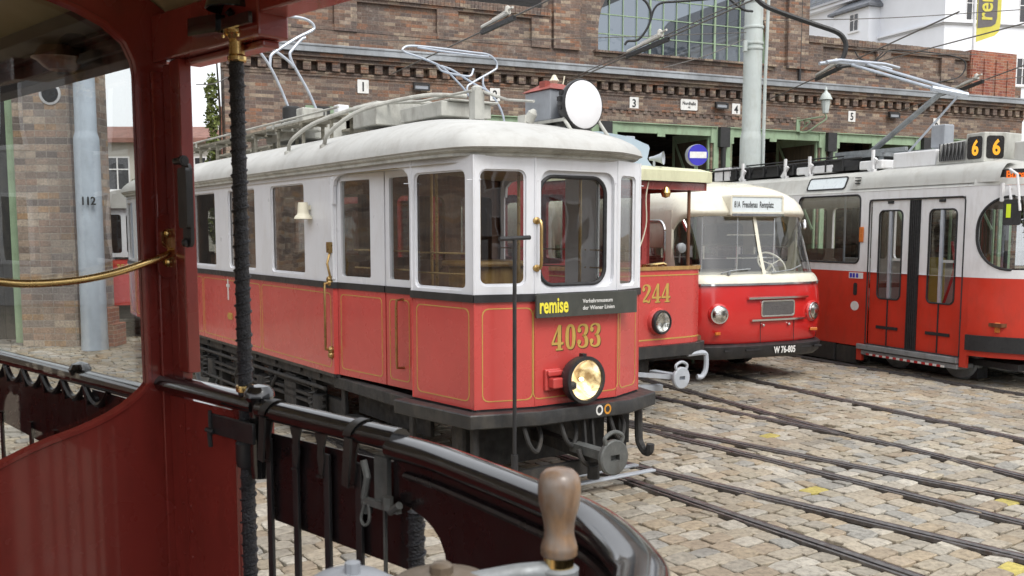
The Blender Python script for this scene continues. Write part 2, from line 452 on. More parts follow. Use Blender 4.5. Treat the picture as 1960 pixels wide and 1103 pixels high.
# ------------------------------------------------------------------ mesh builder
class MB:
    def __init__(s):
        s.v = []
        s.f = []

    def add(s, vs, fs):
        b = len(s.v)
        s.v.extend([tuple(v) for v in vs])
        s.f.extend([tuple(b + i for i in f) for f in fs])
        return s

    def box(s, x0, x1, y0, y1, z0, z1, M=None):
        vs = [Vector(p) for p in ((x0, y0, z0), (x1, y0, z0), (x1, y1, z0), (x0, y1, z0), (x0, y0, z1), (x1, y0, z1), (x1, y1, z1), (x0, y1, z1))]
        if M is not None:
            vs = [M @ v for v in vs]
        return s.add(vs, [(0, 3, 2, 1), (4, 5, 6, 7), (0, 1, 5, 4), (1, 2, 6, 5), (2, 3, 7, 6), (3, 0, 4, 7)])

    def bar(s, a, b, w, h, up=(0, 0, 1)):
        """rectangular bar from a to b, w across, h along up"""
        a, b = Vector(a), Vector(b)
        d = (b - a).normalized()
        side = d.cross(Vector(up))
        if side.length < 1e-4:
            side = d.cross(Vector((1, 0, 0)))
        side.normalize()
        u = side.cross(d).normalized()
        vs = []
        for p in (a, b):
            for i, j in ((-1, -1), (1, -1), (1, 1), (-1, 1)):
                vs.append(p + side * (w / 2 * i) + u * (h / 2 * j))
        return s.add(vs, [(0, 1, 2, 3), (7, 6, 5, 4), (0, 4, 5, 1), (1, 5, 6, 2), (2, 6, 7, 3), (3, 7, 4, 0)])

    def tube(s, pts, r, n=10, closed=False, caps=True):
        pts = [Vector(p) for p in pts]
        k = len(pts)
        rs = r if isinstance(r, (list, tuple)) else [r] * k
        prev = None
        rings = []
        for i, p in enumerate(pts):
            if closed:
                d = pts[(i + 1) % k] - pts[i - 1]
            elif i == 0:
                d = pts[1] - p
            elif i == k - 1:
                d = p - pts[i - 1]
            else:
                d = (pts[i + 1] - p).normalized() + (p - pts[i - 1]).normalized()
            d.normalize()
            if prev is None:
                a = Vector((0, 0, 1)) if abs(d.z) < 0.9 else Vector((1, 0, 0))
                x = d.cross(a).normalized()
            else:
                x = (prev - d * prev.dot(d)).normalized()
            prev = x
            y = d.cross(x)
            rings.append([p + (x * COS(2 * PI * j / n) + y * SIN(2 * PI * j / n)) * rs[i] for j in range(n)])
        return s.rings(rings, closed_rings=closed, caps=caps and not closed)

    def rings(s, rings, closed_rings=False, caps=True, ring_closed=True):
        n = len(rings[0])
        vs = [v for r in rings for v in r]
        fs = []
        K = len(rings)
        for i in range(K if closed_rings else K - 1):
            a, b = i * n, ((i + 1) % K) * n
            for j in range(n if ring_closed else n - 1):
                j2 = (j + 1) % n
                fs.append((a + j, a + j2, b + j2, b + j))
        if caps and ring_closed and not closed_rings:
            fs.append(tuple(range(n - 1, -1, -1)))
            fs.append(tuple((K - 1) * n + j for j in range(n)))
        return s.add(vs, fs)

    def lathe(s, prof, o, axis=(0, 0, 1), n=24, caps=True):
        """prof: list of (r, h) along axis from o"""
        ax = Vector(axis).normalized()
        a = Vector((0, 0, 1)) if abs(ax.z) < 0.9 else Vector((1, 0, 0))
        x = ax.cross(a).normalized()
        y = ax.cross(x)
        o = Vector(o)
        rings = [[o + ax * h + (x * COS(2 * PI * j / n) + y * SIN(2 * PI * j / n)) * max(r, 1e-4) for j in range(n)] for r, h in prof]
        return s.rings(rings, caps=caps)

    def plate(s, outer, holes, o, u, w, n, th):
        """flat plate with holes; 2D loops in (u, w); n = outward; body goes from the plane inwards by th"""
        o, u, w, n = Vector(o), Vector(u), Vector(w), Vector(n)
        loops = [outer] + list(holes)
        tris = tessellate_polygon([[Vector((p[0], p[1], 0)) for p in l] for l in loops])
        flat = [p for l in loops for p in l]
        k = len(flat)
        vs = [o + u * p[0] + w * p[1] for p in flat] + [o + u * p[0] + w * p[1] - n * th for p in flat]
        fs = []
        for t in tris:
            a, b, c = (Vector(flat[i]) for i in t)
            area = (b.x - a.x) * (c.y - a.y) - (b.y - a.y) * (c.x - a.x)
            if abs(area) < 1e-10:
                continue
            good = (u.cross(w).dot(n) > 0) == (area > 0)
            t2 = t if good else (t[0], t[2], t[1])
            fs.append(tuple(t2))
            fs.append(tuple(k + i for i in reversed(t2)))
        b = 0
        for l in loops:
            m = len(l)
            for i in range(m):
                j = (i + 1) % m
                fs.append((b + i, b + j, k + b + j, k + b + i))
            b += m
        return s.add(vs, fs)

    def grid(s, P):
        """P: list of rows of points"""
        n = len(P[0])
        vs = [p for r in P for p in r]
        fs = [(i * n + j, i * n + j + 1, (i + 1) * n + j + 1, (i + 1) * n + j) for i in range(len(P) - 1) for j in range(n - 1)]
        return s.add(vs, fs)

    def text(s, body, size, o, u, w, n, depth=0.004, xs=1.0, bold=0.0, align='CENTER', res=3):
        cu = bpy.data.curves.new('t', 'FONT')
        cu.body = body
        cu.size = size
        cu.align_x = align
        cu.extrude = depth / 2
        cu.offset = bold
        cu.resolution_u = res
        ob = bpy.data.objects.new('t', cu)
        me = bpy.data.meshes.new_from_object(ob)
        o, u, w, n = Vector(o), Vector(u), Vector(w), Vector(n)
        b = len(s.v)
        s.v.extend([tuple(o + u * (v.co.x * xs) + w * v.co.y + n * (v.co.z + depth / 2)) for v in me.vertices])
        s.f.extend([tuple(b + i for i in p.vertices) for p in me.polygons])
        bpy.data.objects.remove(ob)
        bpy.data.curves.remove(cu)
        bpy.data.meshes.remove(me)
        return s

    def pieces(s):
        """groups of faces that stand apart from each other"""
        n = len(s.v)
        par = list(range(n))
        def find(i):
            while par[i] != i:
                par[i] = par[par[i]]
                i = par[i]
            return i
        for f in s.f:
            a = find(f[0])
            for i in f[1:]:
                b = find(i)
                if a != b:
                    par[b] = a
        roots = {}
        isl = np.array([roots.setdefault(find(i), len(roots)) for i in range(n)])
        k = len(roots)
        if k < 2 or k > 600:
            return [s]
        P = np.array(s.v, dtype=float)
        lo, hi = np.full((k, 3), np.inf), np.full((k, 3), -np.inf)
        np.minimum.at(lo, isl, P)
        np.maximum.at(hi, isl, P)
        size = (hi - lo).max(axis=1)
        gap = np.maximum(0, np.maximum(lo[:, None] - hi[None], lo[None] - hi[:, None]))
        nearby = np.sqrt((gap ** 2).sum(axis=2)) <= np.maximum(0.02, 0.5 * np.maximum(size[:, None], size[None])) * 0.98
        grp = list(range(k))
        def g_(i):
            while grp[i] != i:
                i = grp[i]
            return i
        for a, b in zip(*np.nonzero(np.triu(nearby, 1))):
            ra, rb_ = g_(int(a)), g_(int(b))
            if ra != rb_:
                grp[rb_] = ra
        ids = sorted({g_(i) for i in range(k)})
        if len(ids) < 2 or len(ids) > 60:
            return [s]
        out = []
        pg = [g_(int(i)) for i in isl]
        for d in ids:
            m = MB()
            mp = {}
            for i, v in enumerate(s.v):
                if pg[i] == d:
                    mp[i] = len(m.v)
                    m.v.append(v)
            m.f = [tuple(mp[i] for i in f) for f in s.f if pg[f[0]] == d]
            out.append(m)
        return out

    def build(s, name, mat, parent=None, **kw):
        if parent is None:
            return s.build_one(name, mat, parent, **kw)
        first = None
        for m in s.pieces():
            o = m.build_one(name, mat, parent, **kw)
            first = first or o
        return first

    def build_one(s, name, mat, parent=None, smooth=35, bevel=0.0, loc=None, normals=True):
        me = bpy.data.meshes.new(name)
        vs = s.v
        if loc is not None and parent is None:
            vs = [(x - loc[0], y - loc[1], z - loc[2]) for x, y, z in vs]
        me.from_pydata(vs, [], s.f)
        if normals:
            bm = bmesh.new()
            bm.from_mesh(me)
            bmesh.ops.recalc_face_normals(bm, faces=bm.faces)
            bm.to_mesh(me)
            bm.free()
        me.materials.append(MATS[mat])
        if smooth:
            me.polygons.foreach_set('use_smooth', [True] * len(me.polygons))
            me.set_sharp_from_angle(angle=R(smooth))
        me.update()
        o = bpy.data.objects.new(name, me)
        COL.objects.link(o)
        if parent is not None:
            o.parent = parent
        elif loc is not None:
            o.location = loc
        if bevel:
            b = o.modifiers.new('bevel', 'BEVEL')
            b.width = bevel
            b.segments = 2
            b.limit_method = 'ANGLE'
            b.angle_limit = R(50)
        return o

def tag(o, label, cat, group=None, kind=None):
    o['label'] = label
    o['category'] = cat
    if group:
        o['group'] = group
    if kind:
        o['kind'] = kind
    return o

def structure(o):
    o['kind'] = 'structure'
    return o

def empty(name, loc, rz, label, cat, group=None):
    o = bpy.data.objects.new(name, None)
    COL.objects.link(o)
    o.empty_display_size = 0.3
    o.location = loc
    o.rotation_euler = (0, 0, R(rz))
    return tag(o, label, cat, group)

def relink(o, parent):
    o.parent = parent
    return o

def copy_tree(o, parent=None):
    c = o.copy()
    COL.objects.link(c)
    if parent is not None:
        c.parent = parent
    for ch in list(o.children):
        copy_tree(ch, c)
    return c

def rr(x0, z0, x1, z1, r=0.04, n=5, corners=(1, 1, 1, 1)):
    """rounded rectangle, ccw from lower left; corners = ll, lr, ur, ul"""
    out = []
    for (cx, cz, a0, on) in ((x0, z0, 180, corners[0]), (x1, z0, 270, corners[1]), (x1, z1, 0, corners[2]), (x0, z1, 90, corners[3])):
        if not on or r <= 0:
            out.append((cx, cz))
            continue
        px = cx + (r if cx == x0 else -r)
        pz = cz + (r if cz == z0 else -r)
        for i in range(n + 1):
            a = R(a0 + 90 * i / n)
            out.append((px + r * COS(a), pz + r * SIN(a)))
    return out

def rect(x0, z0, x1, z1):
    return [(x0, z0), (x1, z0), (x1, z1), (x0, z1)]

def bez(pts, n=8):
    """Catmull-Rom through pts"""
    P = [Vector(p) for p in pts]
    P = [P[0] * 2 - P[1]] + P + [P[-1] * 2 - P[-2]]
    out = []
    for i in range(1, len(P) - 2):
        for k in range(n):
            t = k / n
            a, b, c, d = P[i - 1], P[i], P[i + 1], P[i + 2]
            out.append(0.5 * ((2 * b) + (c - a) * t + (2 * a - 5 * b + 4 * c - d) * t * t + (3 * b - a - 3 * c + d) * t ** 3))
    out.append(P[-2])
    return out

def ring_tube(mb, loop, o, u, w, n, r, off=0.0):
    o, u, w, n = Vector(o), Vector(u), Vector(w), Vector(n)
    return mb.tube([o + u * p[0] + w * p[1] + n * off for p in loop], r, 6, closed=True)

class Curve2:
    """plan curve by arclength"""
    def __init__(s, pts, n=10):
        P = [Vector((p[0], p[1], 0)) for p in pts]
        s.p = bez(P, n)
        s.L = [0]
        for a, b in zip(s.p, s.p[1:]):
            s.L.append(s.L[-1] + (b - a).length)
        s.len = s.L[-1]

    def at(s, t):
        t = min(max(t, 0), s.len)
        i = 0
        while i < len(s.L) - 2 and s.L[i + 1] < t:
            i += 1
        k = (t - s.L[i]) / max(1e-9, s.L[i + 1] - s.L[i])
        p = s.p[i].lerp(s.p[i + 1], k)
        d = (s.p[i + 1] - s.p[i]).normalized()
        return p, d

def bent(mb, outer, holes, curve, th, step=0.05, side=1):
    """plate in (arclength, z) bent along a plan curve; side=+1: outward is to the right of travel"""
    f = MB()
    f.plate(outer, holes, (0, 0, 0), (1, 0, 0), (0, 0, 1), (0, -1, 0), th)
    bm = bmesh.new()
    vs = [bm.verts.new(v) for v in f.v]
    for q in f.f:
        try:
            bm.faces.new([vs[i] for i in q])
        except ValueError:
            pass
    x0 = min(p[0] for p in outer)
    x1 = max(p[0] for p in outer)
    k = int((x1 - x0) / step)
    for i in range(1, k + 1):
        x = x0 + (x1 - x0) * i / (k + 1)
        bmesh.ops.bisect_plane(bm, geom=bm.verts[:] + bm.edges[:] + bm.faces[:], dist=1e-5, plane_co=(x, 0, 0), plane_no=(1, 0, 0))
    bm.verts.index_update()
    out = []
    for v in bm.verts:
        p, d = curve.at(v.co.x)
        nrm = Vector((d.y, -d.x, 0)) * side
        out.append(p + nrm * (-v.co.y) + Vector((0, 0, v.co.z)))
    mb.add(out, [tuple(v.index for v in fc.verts) for fc in bm.faces])
    bm.free()
    return mb

def heading(h):
    return Vector((SIN(R(h)), COS(R(h)), 0))

# image measurement helpers: points of the place recovered from the photograph
_c, _s = COS(PITCH), SIN(PITCH)
def ray(px, py):
    a, b = (px - 980) / 1850, -(py - 628) / 1850
    return Vector((a, _c + b * _s, -_s + b * _c))
def G(px, py, z=0.0):
    d = ray(px, py)
    k = (z - EYE) / d.z
    return Vector((d.x * k, d.y * k, z))
def AT(px, py, D):
    d = ray(px, py)
    k = D / d.y
    return Vector((d.x * k, D, EYE + d.z * k))

# ================================================================== ground and tracks
gm = MB()
gm.grid([[(-300, -200, -0.03), (300, -200, -0.03)], [(-300, 500, -0.03), (300, 500, -0.03)]])
structure(gm.build('ground', 'joint_dirt', smooth=0))

RAILS = [  # ground points measured along each rail, far end first
    ('left running rail under the front tram, mostly hidden behind the black handrail', [(-5.9, 15.6), (-1.14, 8.8), (1.5, 4.7)]),
    ('rail nearest the wooden handle, running out from under the front tram coupling disc', [(-4.4, 16.4), (0.127, 9.655), (0.89, 8.406), (2.514, 5.872), (3.3, 4.6)]),
    ('second rail from the black handrail, leaving the front tram at a shallow angle', [(0.70, 9.22), (1.121, 8.732), (3.388, 6.213), (4.9, 4.55)]),
    ('rail beside the right side of the front tram, third from the black handrail', [(-3.2, 17.1), (1.385, 10.469), (3.788, 6.972), (5.4, 4.6)]),
    ('fourth rail from the black handrail, splitting off the rail beside the front tram', [(1.02, 11.14), (1.415, 10.702), (4.12, 7.601), (6.3, 5.1)]),
    ('right running rail under the tram with number 244, passing its grey coupling disc', [(-1.5, 17.2), (1.768, 12.579), (3.583, 10.033), (4.505, 8.332), (6.2, 5.2)]),
    ('short rail starting under the bus and joining the rail of tram 244 at a frog', [(1.7, 14.5), (2.406, 12.828), (3.0, 11.4), (3.56, 10.07)]),
    ('rail coming straight out from under the middle of the bus', [(1.3, 18.8), (3.096, 14.775), (5.294, 9.828), (7.3, 5.3)]),
    ('rail along the shaded skirt of the modern tram with two doors', [(4.6, 17.4), (5.72, 14.87), (6.85, 12.4), (9.2, 7.2)]),
]
RP = []
for lab, pts in RAILS:
    cv = Curve2(pts, 12)
    RP.append([(v.x, v.y) for v in cv.p])
    h, g2 = MB(), MB()
    rows = [[], [], []]
    left, right, mid = [], [], []
    for i, p in enumerate(cv.p):
        d = (cv.p[min(i + 1, len(cv.p) - 1)] - cv.p[max(i - 1, 0)]).normalized()
        nr = Vector((d.y, -d.x, 0))
        up = Vector((0, 0, 1))
        left.append([p + nr * a + up * b for a, b in ((-0.050, -0.02), (-0.050, 0.010), (-0.044, 0.014), (0.012, 0.014), (0.018, 0.010), (0.018, -0.02))])
        right.append([p + nr * a + up * b for a, b in ((0.046, -0.02), (0.046, 0.008), (0.050, 0.011), (0.066, 0.011), (0.070, 0.008), (0.070, -0.02))])
        mid.append([p + nr * a + up * -0.012 for a in (0.017, 0.047)])
    h.rings(left, ring_closed=False)
    h.rings(right, ring_closed=False)
    g2.grid(mid)
    b0 = tuple(cv.p[len(cv.p) // 2])
    o = empty('tram_rail', b0, 0, lab, 'rail', 'steel rails set in the cobbles')
    h.v = [(x - b0[0], y - b0[1], z) for x, y, z in h.v]
    g2.v = [(x - b0[0], y - b0[1], z) for x, y, z in g2.v]
    h.build('rail_head', 'rail_steel', o)
    g2.build('groove', 'rail_groove', o)

# cobbles: one sheet of separate stones, every stone its own size, tilt and colour
def cobbles():
    ax = heading(55.5)
    ay = heading(-34.5)
    segs = []
    for P in RP:
        for a, b in zip(P, P[1:]):
            segs.append((a[0], a[1], b[0], b[1]))
    S = np.array(segs)
    yel = [G(1379, 834), G(1555, 936), G(1321, 767), G(1262, 787), G(1945, 963), G(1946, 1092), G(1485, 832), G(566, 860)]
    V, F, C = [], [], []
    pal = np.array([(0.33, 0.285, 0.22), (0.38, 0.335, 0.27), (0.30, 0.275, 0.235), (0.34, 0.275, 0.195), (0.285, 0.28, 0.265), (0.41, 0.38, 0.33),
                    (0.28, 0.275, 0.26), (0.36, 0.315, 0.25), (0.31, 0.25, 0.185), (0.43, 0.405, 0.36), (0.34, 0.30, 0.245), (0.37, 0.33, 0.26)])
    r = -60
    for row in range(0, 190):
        yb = -2.5 + row * 0.162
        xb = -14.0 + rng.uniform(0, 0.3)
        while xb < 24:
            w = rng.uniform(0.15, 0.24)
            cx, cy = xb + w / 2, yb
            xb += w
            p = ax * cx + ay * cy
            wob = 0.025 * SIN(p.x * 1.7 + p.y * 0.9)
            px, py = p.x + ay.x * wob, p.y + ay.y * wob
            if py < 1.2 or py > 26 or px < -13 or px > 15:
                continue
            if abs(px) > 0.56 * py + 1.5:
                continue
            hx, hy = w / 2 - 0.005, 0.0765
            dx, dy = S[:, 2] - S[:, 0], S[:, 3] - S[:, 1]
            t = np.clip(((px - S[:, 0]) * dx + (py - S[:, 1]) * dy) / (dx * dx + dy * dy), 0, 1)
            dd = np.hypot(px - S[:, 0] - t * dx, py - S[:, 1] - t * dy).min()
            if dd < 0.055:
                continue
            col = (0.85 * pal[rng.integers(len(pal))] + 0.15 * np.array((0.365, 0.325, 0.265))) * rng.uniform(0.93, 1.12)
            for q in yel:
                if math.hypot(px - q.x, py - q.y) < 0.095:
                    col = np.array((0.46, 0.385, 0.11))
            low = 0.0 if dd > 0.17 else -0.006
            b = len(V)
            tilt = rng.normal(0, 0.004, 2)
            zz = rng.normal(-0.001, 0.0035) + low
            k = 16
            ring = []
            for i in range(k):
                a = 2 * PI * i / k
                ca, sa = COS(a), SIN(a)
                q = 1 / (abs(ca) ** 8 + abs(sa) ** 8) ** (1 / 8)
                ring.append((ca * q * (1 + rng.normal(0, 0.028)), sa * q * (1 + rng.normal(0, 0.028))))
            for sc, dz in ((1.0, -0.03), (1.0, -0.006), (0.94, -0.0005)):
                for a, c in ring:
                    lx, ly = a * hx * sc, c * hy * sc
                    V.append((px + ax.x * lx + ay.x * ly, py + ax.y * lx + ay.y * ly, zz + dz + tilt[0] * a + tilt[1] * c))
                    C.append((*col, 1))
            V.append((px, py, zz + 0.0015))
            C.append((*col, 1))
            for l in (0, 1):
                for i in range(k):
                    j = (i + 1) % k
                    F.append((b + l * k + i, b + l * k + j, b + (l + 1) * k + j, b + (l + 1) * k + i))
            for i in range(k):
                F.append((b + 2 * k + i, b + 2 * k + (i + 1) % k, b + 3 * k))
    me = bpy.data.meshes.new('cobbles')
    me.from_pydata(V, [], F)
    at = me.color_attributes.new('stone_col', 'FLOAT_COLOR', 'POINT')
    at.data.foreach_set('color', np.array(C, dtype=np.float32).ravel())
    me.polygons.foreach_set('use_smooth', [True] * len(me.polygons))
    me.set_sharp_from_angle(angle=R(24))
    me.materials.append(MATS['cobble'])
    o = bpy.data.objects.new('cobblestones', me)
    COL.objects.link(o)
    structure(o)
cobbles()

# ================================================================== depot building
W0 = AT(570, 200, 20.9)
DEP = (W0.x, W0.y, 0)
DROT = 23.6
depot = empty('depot_building', DEP, DROT, 'long brown brick tram depot with dentil cornice, arched window and green gate beams', 'building')
X, Y, Z = Vector((1, 0, 0)), Vector((0, 1, 0)), Vector((0, 0, 1))
bays = [0.5, 3.95, 7.4, 10.85, 14.35, 17.8, 21.2]

w = MB()
# main wall: one sheet with the gate openings cut out of it
holes = [rect(a + 0.32, 0.02, b - 0.32, 4.80) for a, b in zip(bays, bays[1:])]
outer = rect(-1.5, 0, 21.75, 5.50)
w.plate(outer, holes, (0, 0, 0), X, Z, -Y, 0.55)
w.box(-1.5, 21.75, 0.10, 0.55, 5.50, 6.45)
w.box(0.05, 0.45, 0.55, 10.0, 0, 6.0)
w.box(21.2, 21.75, 0.55, 14.0, 0, 6.0)
w.box(0.46, 21.75, 13.6, 14.0, 0, 6.0)
w.build('wall', 'brick_wall', depot, smooth=0)

c = MB()
c.box(-1.56, 21.80, -0.035, 0.10, 5.50, 5.545)
c.box(-1.53, 21.78, -0.02, 0.10, 5.44, 5.497)
x = -1.45
while x < 21.7:
    c.box(x, x + 0.17, -0.10, 0.10, 5.555, 5.74)
    c.box(x + 0.01, x + 0.16, -0.11, 0.10, 5.64, 5.65)
    x += 0.312
c.box(-1.58, 21.82, -0.13, 0.10, 5.742, 5.82)
c.box(-1.62, 21.86, -0.20, 0.10, 5.822, 5.905)
x = 7.4
while x < 13.9:
    c.box(x, x + 0.10, -0.025, 0.0, 5.03, 5.11)
    x += 0.22
c.box(5.4, 14.0, -0.03, 0.0, 5.112, 5.16)
c.build('dentil_cornice', 'brick_wall', depot, smooth=0, bevel=0.006)
g = MB()
g.box(-1.66, 21.90, -0.27, 0.10, 5.908, 6.06)
g.box(-1.66, 21.90, -0.29, -0.275, 6.03, 6.075)
g.build('gutter', 'gutter_zinc', depot, smooth=0, bevel=0.02)

# parapets, centre gable with the arched window
p = MB()
arch = []
cx, half, spring, rise = 9.82, 2.52, 7.0, 1.95
arch.append((cx - half, 6.50))
arch.append((cx + half, 6.50))
for i in range(0, 25):
    a = PI * i / 24
    arch.append((cx + half * COS(a), spring + rise * SIN(a)))
p.plate(rect(6.0, 6.452, 13.62, 10.6), [arch], (0, 0.14, 0), X, Z, -Y, 0.45)
p.box(6.06, 6.76, 0.02, 0.14, 6.452, 10.6)
p.box(12.92, 13.60, 0.02, 0.14, 6.452, 10.6)
p.box(7.2, 12.45, 0.07, 0.14, 6.36, 6.445)
for a, b in ((-1.5, 5.998), (13.622, 21.35)):
    p.box(a, b, 0.16, 0.50, 6.452, 7.10)
    p.box(a, b, 0.08, 0.52, 7.10, 7.17)
    n = 3
    for i in range(n + 1):
        xx = a + (b - a - 0.5) * i / n
        p.box(xx, xx + 0.5, 0.06, 0.16, 6.452, 7.10)
    p.box(a, b, 0.09, 0.16, 6.452, 6.58)
p.build('parapet', 'brick_wall', depot, smooth=0)
k = MB()
for a, b in ((-1.55, 5.998), (13.622, 19.55)):
    xx = a
    while xx < b - 0.05:
        k.box(xx, min(b, xx + 0.085), 0.03 + random.uniform(0, 0.012), 0.55, 7.172, 7.345 + random.uniform(-0.006, 0.006))
        xx += 0.092
xx = 7.15
while xx < 12.5:
    k.box(xx, xx + 0.085, -0.02, 0.139, 6.45 - 0.001, 6.495)
    xx += 0.092
k.build('coping', 'brick_wall', depot, smooth=0)
rb = MB()
rb.box(19.56, 21.42, 0.035, 0.56, 6.10, 7.40)
for i in range(4):
    rb.box(19.60 + i * 0.48, 19.78 + i * 0.48, 0.005, 0.035, 6.10, 7.18)
rb.build('new_brickwork', 'brick_red', depot, smooth=0)
aw = MB()
fr = [(a[0], a[1]) for a in arch]
ring_tube(aw, fr, (0, 0.30, 0), X, Z, -Y, 0.05)
def arch_z(x):
    q = max(0, 1 - ((x - cx) / half) ** 2)
    return spring + rise * math.sqrt(q)
for i in range(1, 13):
    xx = cx - half + i * half * 2 / 13
    t = 0.026 if i in (4, 9) else 0.010
    aw.box(xx - t, xx + t, 0.285, 0.325, 6.50, arch_z(xx))
zz = 6.95
while zz < 9.0:
    hw = half if zz < spring else half * math.sqrt(max(0, 1 - ((zz - spring) / rise) ** 2))
    aw.box(cx - hw, cx + hw, 0.29, 0.32, zz - 0.012, zz + 0.012)
    zz += 0.47
aw.build('arched_window', 'pale_green', depot, smooth=0)
awin = [o for o in depot.children if o.name.startswith('arched_window')][0]
ag = MB()
ag.plate([(a[0], a[1]) for a in arch], [], (0, 0.33, 0), X, Z, -Y, 0.01)
ag.build('window_pane', 'dusty_glass', awin, smooth=0)

rf = MB()
rf.box(0.5, 21.75, 0.56, 13.6, 6.02, 6.12)
rf.box(6.0, 13.62, 0.60, 13.6, 10.4, 10.6)
rf.build('roof', 'slate', depot, smooth=0)
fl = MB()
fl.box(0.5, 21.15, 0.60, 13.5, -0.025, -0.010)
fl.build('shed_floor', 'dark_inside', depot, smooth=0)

bm_ = MB()
for i, (a, b) in enumerate(zip(bays, bays[1:])):
    bm_.box(a + 0.18, b - 0.18, -0.03, 0.10, 4.575, 4.79)
    bm_.box(a + 0.18, b - 0.18, -0.09, 0.16, 4.792, 4.815)
    bm_.box(a + 1.5, a + 1.72, -0.05, -0.031, 4.50, 4.60)
    o = bm_.build('gate_beam', 'pale_green', depot, smooth=0)
    bm_ = MB()
for b in bays:
    q = MB()
    for s in (-1, 1):
        q.box(b + s * 0.19 - 0.075, b + s * 0.19 + 0.075, -0.05, 0.02, 0, 4.40)
        q.box(b + s * 0.25 - 0.10, b + s * 0.25 + 0.10, -0.052, 0.02, 4.402, 4.82)
    o = q.build('gate_frame', 'pale_green', depot, smooth=0)
    q = MB()
    q.tube([(b, -0.10, 0), (b, -0.10, 4.3)], 0.065, 10)
    q.box(b - 0.15, b + 0.15, -0.17, -0.055, 4.30, 4.80)
    q.build('rainwater_pipe', 'wire_black', o, smooth=40)
    if abs(b - 14.35) < 0.01:
        d = MB()
        d.tube([(13.35, 0.05, 6.1), (13.35, 0.05, 10.5)], 0.035, 8)
        d.build('downpipe', 'wire_black', depot)
# inner girders and dim tube lights of the shed
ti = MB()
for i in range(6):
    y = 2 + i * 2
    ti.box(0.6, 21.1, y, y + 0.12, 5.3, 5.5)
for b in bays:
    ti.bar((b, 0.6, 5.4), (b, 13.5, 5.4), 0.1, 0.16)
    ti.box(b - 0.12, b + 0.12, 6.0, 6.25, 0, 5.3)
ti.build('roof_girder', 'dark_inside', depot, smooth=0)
tl = MB()
tl.box(11.85, 12.45, 3.0, 3.12, 4.36, 4.42)
tl.box(11.6, 12.5, 3.4, 3.52, 3.78, 3.83)
tl.box(8.2, 9.0, 4.5, 4.6, 4.62, 4.68)
tl.build('tube_lamp', 'tube_light', depot, smooth=0)
pi_ = MB()
pi_.box(12.3, 12.75, 3.6, 4.1, 0, 5.3)
pi_.build('inner_pier', 'brick_wall', depot, smooth=0)

# gate leaves, folded inwards
labels = {1: 'plank gate leaf under number sign 2 behind the front tram',
          2: '',
          3: 'plank gate leaf folded in right of the pale catenary pole',
          4: 'plank gate leaf folded in behind the modern tram pantograph base',
          5: 'plank gate leaf folded in beside the display with number 66',
          0: 'plank gate leaf folded in under number sign 1'}
labels[2] = 'plank gate leaf behind the blue and white signal disc'
for i, (a, b) in enumerate(zip(bays, bays[1:])):
    for s, xx in ((1, b - 0.33), (-1, a + 0.33)):
        loc = depot.matrix_basis  # placeholder, matrix is composed below
        th = R(DROT)
        wx = DEP[0] + xx * COS(th) - 0.05 * SIN(th)
        wy = DEP[1] + xx * SIN(th) + 0.05 * COS(th)
        lab = labels[i] if s > 0 else labels[i].replace('leaf', 'leaf, left of its pair,', 1)
        lf = empty('gate_leaf', (wx, wy, 0), DROT, lab, 'gate', 'plank gate leaves of the depot')
        t = MB()
        for j in range(9):
            t.box(-0.025, 0.025, 0.06 + j * 0.168, 0.06 + j * 0.168 + 0.160, 0.15, 4.5)
        t.build('planks', 'gate_plank', lf, smooth=0)
        t = MB()
        fx = -0.045
        t.box(fx, 0.045, 0.0, 0.058, 0.10, 4.72)
        t.box(fx, 0.045, 1.575, 1.665, 0.10, 4.72)
        t.box(fx, 0.045, 0.058, 1.575, 4.505, 4.72)
        t.box(fx, 0.045, 0.058, 1.575, 0.10, 0.148)
        t.bar((-0.06, 1.55, 4.6), (-0.06, 0.05, 2.2), 0.03, 0.07, (0, 1, 0))
        t.build('leaf_frame', 'pale_green', lf, smooth=0)

# things fixed to the depot wall
def on_wall(s, z, out=0.0):
    th = R(DROT)
    return (DEP[0] + s * COS(th) + out * SIN(th), DEP[1] + s * SIN(th) - out * COS(th), z)
for s, ch, lab in ((1.42, '1', 'white enamel number sign reading 1 on the brick depot wall'),
                   (4.53, '2', 'white number sign reading 2 behind the pantograph bow of the second tram'),
                   (8.23, '3', 'white number sign reading 3 right of the round roof disc'),
                   (11.27, '4', 'white number sign reading 4 half hidden by the catenary pole'),
                   (15.12, '5', 'weathered number sign reading 5 right of the green wall lantern'),
                   (18.25, '6', 'weathered number sign reading 6 near the modern tram pantograph')):
    zc = 5.285 if ch != '6' else 5.23
    t = empty('number_sign', on_wall(s, zc, 0.012), DROT, lab, 'sign', 'white gate number signs')
    q = MB()
    q.plate(rr(-0.125, -0.145, 0.125, 0.145, 0.015), [], (0, -0.012, 0), X, Z, -Y, 0.012)
    q.build('plate', 'sign_white', t, smooth=0)
    q = MB()
    q.text(ch, 0.27, (0, -0.0125, -0.095), X, Z, -Y, 0.004, 0.9, 0.006)
    q.build('numeral', 'sign_black', t, smooth=0)
t = empty('name_sign', on_wall(9.83, 5.325, 0.012), DROT, 'white enamel plate with the hall name on the brick depot wall', 'sign')
q = MB()
q.plate(rr(-0.25, -0.135, 0.25, 0.135, 0.03), [], (0, -0.012, 0), X, Z, -Y, 0.012)
q.build('plate', 'sign_white', t, smooth=0)
q = MB()
q.text('Nordhalle', 0.115, (0, -0.0125, -0.005), X, Z, -Y, 0.003, 0.85, 0.003)
q.text('102', 0.06, (0, -0.0125, -0.085), X, Z, -Y, 0.003, 0.9, 0.002)
q.build('lettering', 'sign_black', t, smooth=0)
